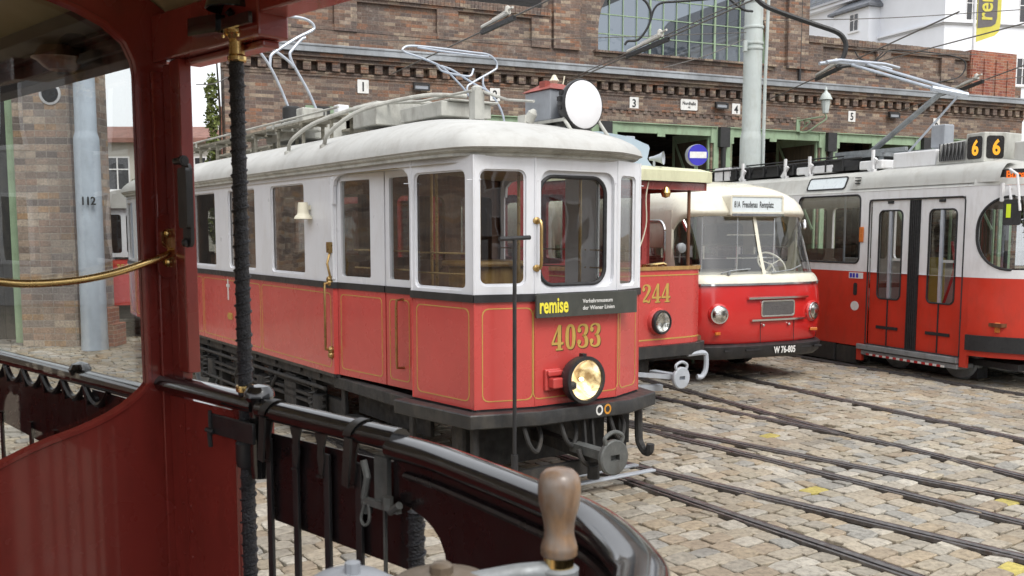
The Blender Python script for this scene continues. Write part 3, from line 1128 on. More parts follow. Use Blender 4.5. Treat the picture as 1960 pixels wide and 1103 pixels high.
for s, z, lab in ((2.72, 5.33, 'small dark flood lamp on the depot wall between signs 1 and 2'), (10.75, 5.33, 'small dark flood lamp on the depot wall beside the name plate'),
                  (16.55, 5.36, 'small dark flood lamp on the depot wall right of number 5')):
    t = empty('flood_lamp', on_wall(s, z, 0.02), DROT, lab, 'lamp', 'flood lamps on the depot wall')
    q = MB()
    q.plate(rr(-0.19, -0.075, 0.19, 0.075, 0.02), [rr(-0.155, -0.045, 0.155, 0.045, 0.01)], (0, -0.14, 0), X, Z, (0, -0.9, -0.4), 0.09)
    q.box(-0.02, 0.02, -0.08, 0.02, -0.02, 0.02)
    q.build('housing', 'wire_black', t, smooth=0)
    q = MB()
    q.plate(rect(-0.155, -0.045, 0.155, 0.045), [], (0, -0.12, -0.01), X, Z, (0, -0.9, -0.4), 0.01)
    q.build('lamp_glass', 'box_grey', t, smooth=0)
# green wall lantern
lp = on_wall(13.55, 4.75, 0.0)
t = empty('wall_lantern', lp, DROT, 'old green lantern on a scrolled bracket on the brick wall', 'lantern')
q = MB()
q.tube(bez([(-0.25, 0, 0.05), (-0.2, -0.25, 0.0), (0.0, -0.5, 0.2), (0.15, -0.62, 0.34), (0.12, -0.62, 0.46)]), 0.022, 8)
q.tube(bez([(-0.25, 0, 0.32), (-0.15, -0.25, 0.36), (0.1, -0.58, 0.40)]), 0.02, 8)
q.tube(bez([(-0.2, -0.1, 0.1), (-0.1, -0.3, 0.28), (-0.2, -0.22, 0.3), (-0.15, -0.14, 0.2)]), 0.014, 6)
q.box(-0.32, -0.20, -0.03, 0.0, -0.05, 0.42)
q.build('bracket', 'pale_green', t)
q = MB()
q.lathe([(0.03, 0), (0.075, 0.03), (0.12, 0.34), (0.105, 0.36)], (0.12, -0.62, 0.46), n=8)
q.build('lantern_body', 'pole_green', t)
q = MB()
q.lathe([(0.165, 0.0), (0.16, 0.03), (0.10, 0.15), (0.05, 0.19), (0.03, 0.24), (0.04, 0.26), (0.012, 0.34)], (0.12, -0.62, 0.83), n=16)
q.build('cap', 'pole_green', t)

# ================================================================== poles, signal, banner
def pole(name, base, r0, rc, zc, top, lean, mat, label, num=None, facing=None):
    t = empty(name, base, 0, label, 'pole', 'steel catenary poles')
    q = MB()
    lx = lean
    q.lathe([(r0 * 1.05, 0), (r0, 0.3), (r0 * 0.97, zc - 0.10), (r0 * 0.95, zc - 0.03), (rc * 1.02, zc + 0.05), (rc, zc + 0.08), (rc * 0.93, top)], (0, 0, 0), n=28)
    q.v = [(x + lx * z, y, z) for x, y, z in q.v]
    q.build('shaft', mat, t)
    return t
pr = pole('catenary_pole', (*G(1428, 443 + 1850 * EYE / 19.0)[:2], 0), 0.215, 0.180, 3.99, 9.0, 0.0, 'pole_green', 'pale green steel catenary pole rising behind the red and cream bus')
q = MB()
for z in (5.60, 5.70, 6.0, 6.48):
    q.lathe([(0.19, 0), (0.195, 0.01), (0.195, 0.04), (0.19, 0.05)], (0, 0, z), n=24)
q.box(-0.23, -0.17, -0.25, -0.12, 5.55, 5.75)
q.build('clamp_band', 'pole_green', pr)
q = MB()
q.tube([(0.21, -0.12, 2.0), (0.215, -0.12, 5.0), (0.29, -0.12, 9.0)], 0.032, 8)
q.build('cable_conduit', 'pole_green', pr)
pb = Vector((-7.62, 17.55, 0))
pl = pole('catenary_pole', tuple(pb), 0.225, 0.185, 3.85, 9.0, 0.0, 'pole_blue', 'grey blue catenary pole numbered 112 in front of the brick pier')
q = MB()
nd = heading(157)
q.text('112', 0.20, (0.09, -0.235, 2.62), Vector((0.96, 0.28, 0)), Z, Vector((0.28, -0.96, 0)), 0.05, 0.85, 0.004)
q.build('numeral', 'sign_black', pl, smooth=0)

sp_ = AT(1335, 297, 15.6)
t = empty('signal_disc', (sp_.x, sp_.y, 0), 0, 'round blue signal disc with a white bar on a thin post behind the second tram', 'sign')
q = MB()
q.tube([(0, 0.1, 0), (0, 0.1, sp_.z + 0.05)], 0.03, 8)
q.build('post', 'pale_green', t)
fx = heading(80)
fn = heading(170)
def face(mb, loop, off, th):
    return mb.plate(loop, [], Vector((0, 0, sp_.z)) + fn * off, fx, Z, fn, th)
q = MB()
ci = [(0.165 * COS(2 * PI * i / 32), 0.165 * SIN(2 * PI * i / 32)) for i in range(32)]
face(q, ci, 0.03, 0.012)
q.build('disc', 'signal_blue', t, smooth=0)
q = MB()
face(q, rect(-0.14, -0.05, 0.14, 0.05), 0.034, 0.003)
q.build('white_bar', 'sign_white', t, smooth=0)
q = MB()
q.lathe([(0.172, 0), (0.172, 0.10), (0.15, 0.12)], Vector((0, 0, sp_.z)) - fn * 0.10, fn, 32, caps=False)
q.lathe([(0.05, -0.22), (0.17, -0.10)], Vector((0, 0, sp_.z)), fn, 24)
q.build('housing', 'box_grey', t)

fp = AT(1862, 95, 31.0)
t = empty('banner_flag', (fp.x, fp.y, 6.1), 0, 'grey and yellow museum banner hanging from a white flagpole on the depot roof', 'banner')
q = MB()
q.tube([(0, 0, 0), (0.03, 0, 6.0)], 0.045, 10)
q.build('flagpole', 'white_modern', t)
fu = heading(78)
fnn = heading(168)
zb = 8.05 - 6.1
def wavy(mb):
    mb.v = [(x + fnn.x * 0.05 * SIN(z * 2.2 + x * 3), y + fnn.y * 0.05 * SIN(z * 2.2 + x * 3), z) for x, y, z in mb.v]
    return mb
q = MB()
out = [(0.10, zb), (0.75, zb + 0.22), (0.90, zb + 0.35), (0.95, zb + 0.6), (0.95, zb + 3.4), (0.10, zb + 3.4)]
q.plate(out, [], Vector((0, 0, 0)), fu, Z, fnn, 0.01)
q.build('cloth', 'flag_yellow', t, smooth=0)
q = MB()
out = [(0.12, zb + 0.42), (0.62, zb + 0.50), (0.76, zb + 0.58), (0.81, zb + 0.76), (0.81, zb + 3.4), (0.12, zb + 3.4)]
q.plate(out, [], fnn * 0.006, fu, Z, fnn, 0.004)
q.build('grey_field', 'flag_grey', t, smooth=0)
q = MB()
q.text('remise', 0.78, fu * 0.62 + fnn * 0.012 + Z * (zb + 0.66), Z, -fu, fnn, 0.006, 0.82, 0.012, 'LEFT')
q.build('lettering', 'flag_yellow', t, smooth=0)

# ================================================================== white houses behind the depot
def window_on(parent, o, u, n, x, z, wd, ht, mat='white_modern', bars=1):
    f = MB()
    f.plate(rect(x - 0.06, z - 0.06, x + wd + 0.06, z + ht + 0.06), [rect(x, z, x + wd / 2 - 0.03, z + ht), rect(x + wd / 2 + 0.03, z, x + wd, z + ht)], o + n * 0.03, u, Z, n, 0.06)
    f.plate(rect(x, z + ht * 0.62, x + wd, z + ht * 0.62 + 0.05), [], o + n * 0.02, u, Z, n, 0.04)
    f.plate(rect(x - 0.15, z - 0.16, x + wd + 0.15, z - 0.07), [], o + n * 0.12, u, Z, n, 0.12)
    w_ = f.build('window', mat, parent, smooth=0)
    g_ = MB()
    g_.plate(rect(x, z, x + wd, z + ht), [], o + n * 0.004, u, Z, n, 0.01)
    g_.build('window_pane', 'dark_glass', w_, smooth=0)

HC = AT(1797, 300, 60.0)
hb = (HC.x, HC.y, 0)
house = empty('apartment_house', hb, 0, 'white plastered apartment house with grey cornice rising behind the depot', 'building')
ul, ur = heading(-21.8), heading(79)
nl, nr_ = heading(-111.8), heading(169)
q = MB()
pts = [Vector((0, 0, 0)), ur * 40, ur * 40 + ul * 40, ul * 40]
q.rings([[p_ + Z * 0 for p_ in pts], [p_ + Z * 17.6 for p_ in pts]])
q.build('wall', 'white_plaster', house, smooth=0)
def band(z0, z1, d, name, mat, la=(0, 40), lb=(0, 40)):
    q = MB()
    q.plate(rect(la[0], z0, la[1], z1), [], nl * d, ul, Z, nl, d)
    q.plate(rect(lb[0] - d, z0, lb[1], z1), [], nr_ * d, ur, Z, nr_, d)
    q.build(name, mat, house, smooth=0)
band(14.72, 14.84, 0.20, 'cornice', 'white_plaster')
band(14.62, 14.719, 0.10, 'cornice', 'grey_plaster')
band(17.602, 17.80, 0.55, 'eaves', 'white_plaster')
band(17.802, 17.95, 0.70, 'gutter', 'grey_plaster')
for x in (1.45, 5.1, 9.0, 13.0):
    window_on(house, Vector((0, 0, 0)), ur, nr_, x, 14.95, 0.75, 1.55)
    window_on(house, Vector((0, 0, 0)), ur, nr_, x, 11.2, 0.75, 1.55)
def prism(mb, u0, u1, d, z0, z1):
    b4 = [ul * u0, ul * u1, ul * u1 + nl * d, ul * u0 + nl * d]
    mb.rings([[p_ + Z * z0 for p_ in b4], [p_ + Z * z1 for p_ in b4]])
q = MB()
prism(q, 5.5, 8.9, 0.9, 6, 16.75)
q.build('bay', 'white_plaster', house, smooth=0)
q = MB()
prism(q, 5.2, 9.2, 1.2, 16.752, 16.9)
q.rings([[ul * 5.2 + Z * 16.9, ul * 9.2 + Z * 16.9, ul * 9.2 + nl * 1.2 + Z * 16.9, ul * 5.2 + nl * 1.2 + Z * 16.9],
         [ul * 5.8 + Z * 17.55, ul * 8.6 + Z * 17.55, ul * 8.6 + nl * 0.2 + Z * 17.55, ul * 5.8 + nl * 0.2 + Z * 17.55]])
q.build('bay_roof', 'slate', house, smooth=0)
window_on(house, nl * 0.9, ul, nl, 6.5, 15.45, 0.75, 1.05)
q = MB()
for i in range(24):
    a = ul * (6 + i * 0.8) + nl * 0.3
    q.tube([a + Z * 17.95, a + Z * 19.0], 0.03, 6)
for z in (18.3, 18.65, 19.0):
    q.tube([ul * 6 + nl * 0.3 + Z * z, ul * 24.4 + nl * 0.3 + Z * z], 0.04, 6)
q.build('railing', 'steel_grey', house)
q = MB()
q.rings([[p_ + Z * 17.7 for p_ in pts], [p_ * 0.86 + Z * 22 + ur * 2.5 + ul * 2.5 for p_ in pts]])
q.build('roof', 'slate', house, smooth=0)

# low house with the red roof at the left
h3 = AT(372, 268, 44.0)
t = empty('low_house', (h3.x, h3.y, 0), 0, 'low beige house with a red tiled roof far behind the red post', 'building')
q = MB()
q.box(-16, 5, 0, 9, 0, h3.z)
q.build('wall', 'beige_plaster', t, smooth=0)
q = MB()
zr = AT(372, 236, 46).z
q.rings([[(-16.3, -0.4, h3.z), (5.3, -0.4, h3.z)], [(-16.3, 3.5, zr), (5.3, 3.5, zr)], [(-16.3, 9.4, h3.z), (5.3, 9.4, h3.z)]], ring_closed=False)
q.box(-16.3, 5.3, -0.5, -0.35, h3.z - 0.15, h3.z + 0.05)
rf_ = q.build('roof', 'tile_red', t, smooth=0)
for x in (-3.6, 0.3, 1.8, -8, -11):
    q = MB()
    q.box(x, x + 0.9, 2.4, 3.1, zr - 0.9, zr + 0.25)
    q.box(x - 0.05, x + 0.95, 2.35, 3.15, zr + 0.252, zr + 0.35)
    q.build('chimney', 'sign_white', rf_, smooth=0)
q = MB()
q.box(1.4, 2.2, -0.9, -0.2, h3.z - 1.2, zr + 0.4)
q.build('chimney', 'brick_red', rf_, smooth=0)
for x in (-12, -8, -4, 0):
    window_on(t, Vector((0, 0, 0)), X, -Y, x, h3.z - 2.2, 1.0, 1.4)

# brick gate pier with a green door frame on the left
PX0 = Vector((-9.16, 18.0, 0))
t = empty('brick_pier', tuple(PX0), 0, 'tall weathered brick pier behind the numbered grey pole', 'pier')
q = MB()
q.box(0, 1.05, 0, 0.6, 0, 6.6)
q.box(1.05, 1.49, 0.10, 0.6, 0, 6.6)
q.build('masonry', 'brick_pier', t, smooth=0)
q = MB()
q.box(1.20, 1.74, -0.02, 0.5, 0, 0.42)
q.box(1.20, 1.62, 0.02, 0.5, 0.42, 0.72)
q.build('footing', 'brick_red', t, smooth=0, bevel=0.01)
q = MB()
q.lathe([(0.17, 0), (0.20, 0.0), (0.20, 0.02), (0.16, 0.03), (0.155, -0.05)], (0.72, 0.0, 5.55 - 0.9), (0, -1, 0), 28, caps=True)
q.build('round_tile', 'grey_plaster', t)
t = empty('side_gate', (PX0.x - 2.2, PX0.y + 0.25, 0), 0, 'grey plank gate in a pale green frame left of the brick pier', 'gate')
q = MB()
for i in range(12):
    q.box(-0.3 + i * 0.185, -0.3 + i * 0.185 + 0.178, 0.05, 0.09, 0.1, 5.2)
q.build('planks', 'bumper_grey', t, smooth=0)
q = MB()
q.box(1.97, 2.15, -0.06, 0.10, 0.05, 5.4)
q.box(-0.4, 1.97, -0.04, 0.10, 5.2, 5.4)
for z in (1.2, 2.3, 3.4):
    q.box(2.155, 2.19, -0.07, 0.0, z, z + 0.12)
q.build('gate_frame', 'pale_green', t, smooth=0)

t = empty('brick_wall', (PX0.x - 2.7, PX0.y, 0), 0, 'weathered brick wall continuing unseen left of the grey plank gate, with an added wing', 'wall')
q = MB()
q.box(-5.2, 0, 0.0, 0.6, 0, 6.6)
q.box(-5.2, -4.6, -22.0, -0.001, 0, 6.6)  # wing added out of view to darken what the front tram windows mirror
for x in (-4.4, -2.0):
    q.box(x, x + 0.9, -0.12, -0.001, 0, 6.4)
q.build('masonry', 'brick_pier', t, smooth=0)
q = MB()
q.box(-5.3, 0.05, -0.2, 0.7, 6.601, 6.75)
q.box(-5.3, -4.5, -22.1, -0.201, 6.601, 6.75)
q.build('coping', 'gutter_zinc', t, smooth=0)
# ================================================================== trees, ivy
def leaves(mb, c, rad, n, size, seed=1, flat=1.0):
    r_ = random.Random(seed)
    for _ in range(n):
        while True:
            d = Vector((r_.uniform(-1, 1), r_.uniform(-1, 1), r_.uniform(-1, 1)))
            if 0.2 < d.length < 1:
                break
        k = 0.8 + 0.25 * SIN(d.x * 6 + seed) * SIN(d.y * 5 + seed) * SIN(d.z * 7)
        p_ = Vector(c) + Vector((d.x * rad[0], d.y * rad[1], d.z * rad[2])) * k
        a = Vector((r_.uniform(-1, 1), r_.uniform(-1, 1), r_.uniform(-1, 1))).normalized()
        b = a.cross(Vector((r_.uniform(-1, 1), r_.uniform(-1, 1), r_.uniform(-1, 1)))).normalized()
        s_ = size * r_.uniform(0.6, 1.3)
        mb.add([p_ - a * s_, p_ + b * s_ * 0.5, p_ + a * s_, p_ - b * s_ * 0.5], [(0, 1, 2, 3)])
def tree(base, h, blobs, lab, lsize=0.12, trunk=0.16, n=2200):
    t = empty('tree', base, 0, lab, 'tree', None)
    q = MB()
    q.tube([(0, 0, 0), (0.05, 0, h * 0.35), (0.0, 0.1, h * 0.7)], [trunk, trunk * 0.75, trunk * 0.35], 10)
    for i, (cx_, cy_, cz_, r_) in enumerate(blobs):
        q.tube([(0.03, 0, h * 0.35), (cx_ * 0.6, cy_ * 0.6, (h * 0.35 + cz_) / 2), (cx_, cy_, cz_)], [trunk * 0.5, trunk * 0.3, trunk * 0.1], 6)
    q.build('trunk', 'bark', t)
    q = MB()
    for i, (cx_, cy_, cz_, r_) in enumerate(blobs):
        leaves(q, (cx_, cy_, cz_), (r_, r_, r_ * 0.85), n, lsize, i + int(h * 10))
    q.build('crown', 'leaf_dark', t, smooth=0, normals=False)
tb = AT(1962, 230, 33)
tree((tb.x + 0.7, tb.y, 0), 6.0, [(0, 0, 4.6, 1.1), (0.8, 0.4, 5.6, 1.1), (-0.2, 0.3, 3.2, 1.1), (1.2, 0, 3.8, 1.2), (0.5, 0, 2.2, 1.1), (1.8, 0, 5.0, 1.3)],
     'dark leafy tree beyond the right end of the depot')
tb = AT(254, 335, 28)
tree((tb.x, tb.y, 0), 4.2, [(0.25, 0, 3.3, 0.5), (0.6, 0.2, 2.8, 0.6), (0.2, 0, 2.5, 0.55)], 'small green tree seen through the arched glass beside the brick pier', 0.09, 0.09, 1500)
# ivy on the left corner of the depot
t = empty('ivy_plant', on_wall(-1.58, 0.0, -0.3), DROT, 'ivy climbing the left corner of the brick depot', 'plant')
q = MB()
q.tube([(0, 0, 0), (-0.04, 0.05, 2.5), (0.02, 0.0, 4.6), (-0.03, 0.1, 6.2)], [0.04, 0.035, 0.025, 0.012], 8)
q.build('stem', 'bark', t)
q = MB()
for z, rx, n in ((5.1, 0.16, 220), (4.5, 0.20, 300), (3.9, 0.15, 200), (3.4, 0.25, 400), (2.8, 0.3, 400), (2.2, 0.22, 300)):
    leaves(q, (-0.12, 0.15, z), (rx, 0.5, 0.42), n, 0.06, int(z * 7))
q.build('foliage', 'leaf_ivy', t, smooth=0, normals=False)

# ================================================================== tram 4033 (front tram)
def seg_frame(P, Q, cx=0.0):
    """frame of a vertical panel from plan point P to Q; outward normal is the side away from (cx, mid)"""
    P, Q = Vector((*P, 0)), Vector((*Q, 0))
    d = (Q - P)
    L = d.length
    u = d.normalized()
    n = Vector((u.y, -u.x, 0))
    return P, u, n, L

class Panels:
    def __init__(s, T=lambda p: p, flip=False):
        s.T = T
    def fr(s, P, Q):
        P, Q = s.T(P), s.T(Q)
        return P, Q

def stripe(mb, P, u, n, x0, z0, x1, z1, w=0.007, off=0.0025, cut=0.05):
    """thin gold line around a panel with notched round corners"""
    def lp(i):
        a, b, c, d = x0 + i, z0 + i, x1 - i, z1 - i
        return rr(a, b, c, d, cut, 3)
    mb.plate(lp(0), [lp(w)], P + n * off, u, Z, n, off * 0.8)

O4 = (0.515, 7.62, 0)
tram = empty('vintage_tram', O4, 34.5, 'red and white vintage tram number 4033 with a lit headlight and remise board', 'tram')
ZB, ZL, ZW, ZE = 0.80, 1.615, 1.675, 2.715
RD = -0.045
a_, b_, c_, d_, e_, f_ = (-0.97, 0.93), (-0.88, 0.13), (-0.41, 0.0), (0.41, 0.0), (0.80, 0.17), (0.97, 0.93)
m_, d0_, d3_ = (-0.98, 2.46), (-0.945, 2.43), (-0.82, 1.20)
LEN = 11.0
lowr, upr, belt, gold, gask, skirt = MB(), MB(), MB(), MB(), MB(), MB()
panes = []
def panel(P, Q, wins, low=True, z0=ZB, gl=True, th=0.035, stripes=None, top=ZE):
    P, u, n, L = seg_frame(P, Q)
    if low:
        lowr.plate(rect(0, z0, L, ZL), [], P, u, Z, n, th)
        belt.plate(rect(-0.006, ZL + 0.001, L + 0.006, ZW - 0.001), [], P + n * 0.018, u, Z, n, th + 0.018)
        skirt.plate(rect(-0.01, z0 - 0.035, L + 0.01, z0 - 0.002), [], P - n * 0.01, u, Z, n, th)
        for (x0, x1) in (stripes if stripes is not None else [(0.06, L - 0.06)]):
            stripe(gold, P, u, n, x0, z0 + 0.055, x1, ZL - 0.045)
    holes = [rr(*w[:4], w[4] if len(w) > 4 else 0.05) for w in wins]
    upr.plate(rect(0, ZW, L, top), holes, P, u, Z, n, th)
    for h, w in zip(holes, wins):
        panes.append((rect(w[0] - 0.01, w[1] - 0.01, w[2] + 0.01, w[3] + 0.01), P - n * (th * 0.75), u, n))
        # slim inner sash
        upr.plate(rr(w[0] - 0.008, w[1] - 0.008, w[2] + 0.008, w[3] + 0.008, 0.05), [rr(w[0] + 0.016, w[1] + 0.02, w[2] - 0.016, w[3] - 0.012, 0.045)], P - n * (th * 0.5), u, Z, n, 0.006)
    return P, u, n, L

side_w = [(0.66 + 1.40 * i, 1.72, 1.57 + 1.40 * i, 2.625, 0.05) for i in range(4)]
def mx(p):
    return (-p[0], p[1])
def my(p):
    return (p[0], LEN - p[1])
# left (visible) side, travelling towards the front so that outward is left
mr_ = my(m_)
Ls = mr_[1] - m_[1]
def flipw(ws, L):
    return [(L - w[2], w[1], L - w[0], *w[3:]) for w in ws]
# outward normal of seg_frame is to the right of travel, so the left side is walked from back... (u,-) chosen per side
def walk(P, Q, wins, **k):
    """panel with outward normal away from the tram centre line; wins measured from P"""
    Pv, Qv = Vector((*P, 0)), Vector((*Q, 0))
    u = (Qv - Pv).normalized()
    n = Vector((u.y, -u.x, 0))
    mid = (Pv + Qv) / 2
    outdir = mid - Vector((0, min(max(mid.y, 1.2), LEN - 1.2), 0))
    if n.dot(outdir) < 0:
        L = (Qv - Pv).length
        ws = flipw(wins, L)
        if k.get('stripes') is not None:
            k['stripes'] = [(L - b, L - a) for a, b in k['stripes']]
        return panel(Q, P, ws, **k)
    return panel(P, Q, wins, **k)

w_ab = [(0.036, 1.70, 0.70, 2.612, 0.06)]
w_bc = [(0.040, 1.735, 0.415, 2.612, 0.06)]
w_de = [(0.055, 1.70, 0.34, 2.60, 0.05)]
sp4 = [(0.05, 1.9), (1.95, 4.0), (4.05, 6.03)]
for fx_ in (lambda p: p, mx):
    walk(fx_(m_), fx_(mr_), side_w, stripes=sp4)
    walk(fx_(m_), fx_(d0_), [], stripes=[])
    walk(fx_(d3_), fx_(a_), [], stripes=[])
    for g_ in (lambda p: fx_(p), lambda p: fx_(my(p))):
        walk(g_(a_), g_(b_) if fx_ is not mx else (my(e_) if g_((0, 0))[1] > 5 else e_), w_ab)
    # rear doors area as plain panelled walls
    walk(fx_(mr_), fx_(my(a_)), [(0.08, 1.72, 0.62, 2.62, 0.04), (0.82, 1.72, 1.36, 2.62, 0.04)])
for g_ in (lambda p: p, my):
    walk(g_(b_), g_(c_), w_bc, stripes=[(0.05, 0.60)] if False else [(0.06, 0.47)])
    walk(g_(d_), g_(e_), w_de)
    # centre panel: wide shallow recess holding the black-rimmed windscreen
    walk(g_(c_), g_(d_), [], stripes=[(0.03, 0.79)]) if False else None
P, u, n, L = seg_frame(c_, d_)
lowr.plate(rect(0, ZB, L, ZL), [], P, u, Z, n, 0.035)
belt.plate(rect(-0.006, ZL + 0.001, L + 0.006, ZW - 0.001), [], P + n * 0.018, u, Z, n, 0.05)
skirt.plate(rect(-0.01, ZB - 0.035, L + 0.01, ZB - 0.002), [], P - n * 0.01, u, Z, n, 0.035)
stripe(gold, P, u, n, -0.02, ZB + 0.055, L + 0.02, ZL - 0.045)
upr.plate(rect(0, ZW, L, ZE), [rr(0.052, ZW + 0.03, 0.785, 2.615, 0.09)], P, u, Z, n, 0.035)
scr = rr(0.062, 1.735, 0.715, 2.570, 0.13, 8)
upr.plate(rr(0.045, ZW + 0.02, 0.79, 2.62, 0.09), [scr], P - n * 0.036, u, Z, n, 0.02)
ring_tube(gask, scr, P - n * 0.034, u, Z, n, 0.017)
panes.append((scr, P - n * 0.05, u, n))
P2, u2_, n2_, L2 = seg_frame(my(d_), my(c_))
lowr.plate(rect(0, ZB, L2, ZL), [], P2, u2_, Z, n2_, 0.035)
upr.plate(rect(0, ZW, L2, ZE), [rr(0.06, 1.74, 0.76, 2.58, 0.1)], P2, u2_, Z, n2_, 0.035)
panes.append((rr(0.05, 1.73, 0.77, 2.59, 0.1), P2 - n2_ * 0.03, u2_, n2_))
for s_, (A_, B_) in ((-1, (m_, a_)), (1, (mx(a_), mx(m_)))):
    P, u, n, L = seg_frame(A_, B_)
    o_l = [(0, 2.40), (0.05, 2.40), (0.05, 2.56), (0.08, 2.62), (0.15, 2.655), (0.3, 2.67), (L - 0.25, 2.67), (L - 0.12, 2.65), (L - 0.05, 2.60), (L - 0.035, 2.50), (L, 2.50), (L, ZE), (0, ZE)]
    upr.plate(o_l, [], P + n * 0.002, u, Z, n, 0.03)
lowr.build('lower_body', 'tram_red', tram, smooth=0)
upr.build('upper_body', 'tram_white', tram, smooth=0)
belt.build('belt_rail', 'black_trim', tram, smooth=0)
skirt.build('lower_trim', 'black_trim', tram, smooth=0)
gold.build('pinstripe', 'gold', tram, smooth=0)
gask.build('window_gasket', 'rubber', tram)
for lp_, P_, u_, n_ in panes:
    q = MB()
    q.plate(lp_, [], P_, u_, Z, n_, 0.004)
    q.build('window_pane', 'window_glass', tram, smooth=0)
# vertical cover strips and seams on the front
q = MB()
for pt in (b_, c_, d_, e_, a_):
    q.tube([(pt[0], pt[1], ZB), (pt[0], pt[1], ZL)], 0.006, 6)
P, u, n, L = seg_frame(b_, c_)
q.build('cover_strip', 'tram_red', tram)
q = MB()
for pt in (b_, c_, d_, e_, a_):
    q.tube([(pt[0], pt[1], ZW), (pt[0], pt[1], ZE)], 0.010, 6)
    q.tube([(pt[0] * 0.93 - 0.0, pt[1] - 0.004, 2.535), (pt[0] * 1.06, pt[1] + 0.012, 2.53)], 0.004, 5)
q.build('corner_bead', 'tram_white', tram)

# door: two leaves with red lower and white upper halves
def leaf(x0, x1, wx0, wx1):
    P, u, n, L = seg_frame(d0_, d3_)
    o_ = MB()
    o_.plate(rect(x0, ZB + 0.0, x1, ZL), [], P, u, Z, n, 0.04)
    dr = o_.build('folding_door', 'tram_red', tram, smooth=0)
    o_ = MB()
    o_.plate(rect(x0, ZW, x1, 2.665), [rr(wx0, 1.735, wx1, 2.61, 0.02)], P, u, Z, n, 0.04)
    o_.build('door_frame', 'tram_white', dr, smooth=0)
    o_ = MB()
    o_.plate(rect(x0, ZL + 0.001, x1, ZW - 0.001), [], P + n * 0.012, u, Z, n, 0.05)
    o_.build('door_belt', 'black_trim', dr, smooth=0)
    o_ = MB()
    stripe(o_, P, u, n, x0 + 0.05, ZB + 0.06, x1 - 0.05, ZL - 0.05, cut=0.04)
    o_.build('door_pinstripe', 'gold', dr, smooth=0)
    o_ = MB()
    o_.plate(rect(wx0 - 0.01, 1.725, wx1 + 0.01, 2.62), [], P - n * 0.02, u, Z, n, 0.004)
    o_.build('window_pane', 'window_glass', dr, smooth=0)
leaf(0.006, 0.815, 0.075, 0.585)
leaf(0.835, 1.24, 0.895, 1.20)
P, u, n, L = seg_frame(d0_, d3_)
q = MB()
q.plate(rect(-0.02, 2.668, L + 0.12, ZE + 0.001), [], P, u, Z, n, 0.03)
fr_ = [P + u * x + Z * z + n * 0.02 for x, z in ((-0.03, 1.7), (-0.03, 2.55), (0.0, 2.63), (0.06, 2.675), (0.5, 2.70), (1.0, 2.69), (1.2, 2.665), (1.28, 2.58), (1.29, 2.4))]
q.tube(bez(fr_, 4), 0.022, 8)
q.build('door_header', 'tram_white', tram)

# roof: domed canvas on a moulded edge
def roof_outline(off):
    half = [(0.0, -off), (0.30, 0.0 - off), (0.50, 0.03 - off), (0.72, 0.10 - off * 0.9), (0.90 + off * 0.5, 0.24 - off * 0.7), (0.96 + off * 0.9, 0.55), (0.985 + off, 1.0), (0.99 + off, 1.7), (0.99 + off, 2.5), (0.99 + off, LEN / 2)]
    h2 = bez([(x, y, 0) for x, y in half], 4)
    q1 = [(v.x, v.y) for v in h2]
    full = q1 + [(x, LEN - y) for x, y in reversed(q1[:-1])]
    lft = [(-x, y) for x, y in reversed(full[1:-1])]
    full = [(x - 0.09 * max(0, min(1, x / 0.6)) * max(0, 1 - y / 1.1) if y < 1.1 else x, y + (0.10 * max(0, (x - 0.4) / 0.5) if y < 0.9 else 0)) for x, y in full] + lft
    return full
def roof_ring(out, f, z):
    r = []
    for x, y in out:
        sy = min(max(y, 2.7), LEN - 2.7)
        r.append(Vector((x * f, sy + (y - sy) * f, z + RD)))
    return r
edge = roof_outline(0.035)
q = MB()
prof = [(0.97, 2.752), (1.0, 2.755), (1.0, 2.778), (1.010, 2.783), (1.02, 2.795), (1.02, 2.835)]
q.rings([roof_ring(edge, f, z) for f, z in prof], caps=False)
q.build('roof_edge', 'roof_gear', tram, smooth=30)
q = MB()
rs = []
for i in range(13):
    t_ = i / 12
    a = t_ * PI / 2
    rs.append(roof_ring(edge, 1.035 * COS(a) ** 0.92 if i < 12 else 0.001, 2.815 + 0.385 * SIN(a) ** 1.0))
rs.insert(0, roof_ring(edge, 1.015, 2.80))
q.rings(rs, caps=False)
q.build('roof', 'roof_canvas', tram, smooth=60)
q = MB()
q.rings([roof_ring(edge, 0.97, 2.71), roof_ring(edge, 0.001, 2.78)], caps=False)
q.build('ceiling', 'cream_ceiling', tram, smooth=60)

def rz(x, y):
    """roof height"""
    sy = min(max(y, 2.7), LEN - 2.7)
    f = math.hypot(x / 1.03, (y - sy) / 2.75)
    f = min(1, f / 1.0)
    c = min(1.0, (f / 1.03)) ** (1 / 0.92)
    return 2.77 + 0.385 * math.sqrt(max(0, 1 - c * c))

# roof walkway boards on stands
q = MB()
for x in (-0.46, -0.30, 0.30, 0.46):
    q.box(x - 0.065, x + 0.065, 3.3, 9.6, 3.335, 3.36)
for y in np.arange(3.5, 9.6, 0.75):
    for s in (-1, 1):
        q.bar((s * 0.54, y, 3.325), (s * 0.22, y, 3.325), 0.04, 0.03)
        for x in (0.50, 0.27):
            q.bar((s * x, y, rz(x, y) - 0.02), (s * x, y, 3.32), 0.03, 0.03, (0, 1, 0))
q.build('roof_walkway', 'old_plank', tram, smooth=0)
q = MB()
for x in (-0.56, -0.20):
    q.tube([(x, 3.2, 3.40), (x, 9.6, 3.40)], 0.013, 6)
    for y in np.arange(3.5, 9.6, 1.5):
        q.tube([(x, y, 3.33), (x, y, 3.41)], 0.011, 6)
q.build('roof_rail', 'roof_gear', tram)
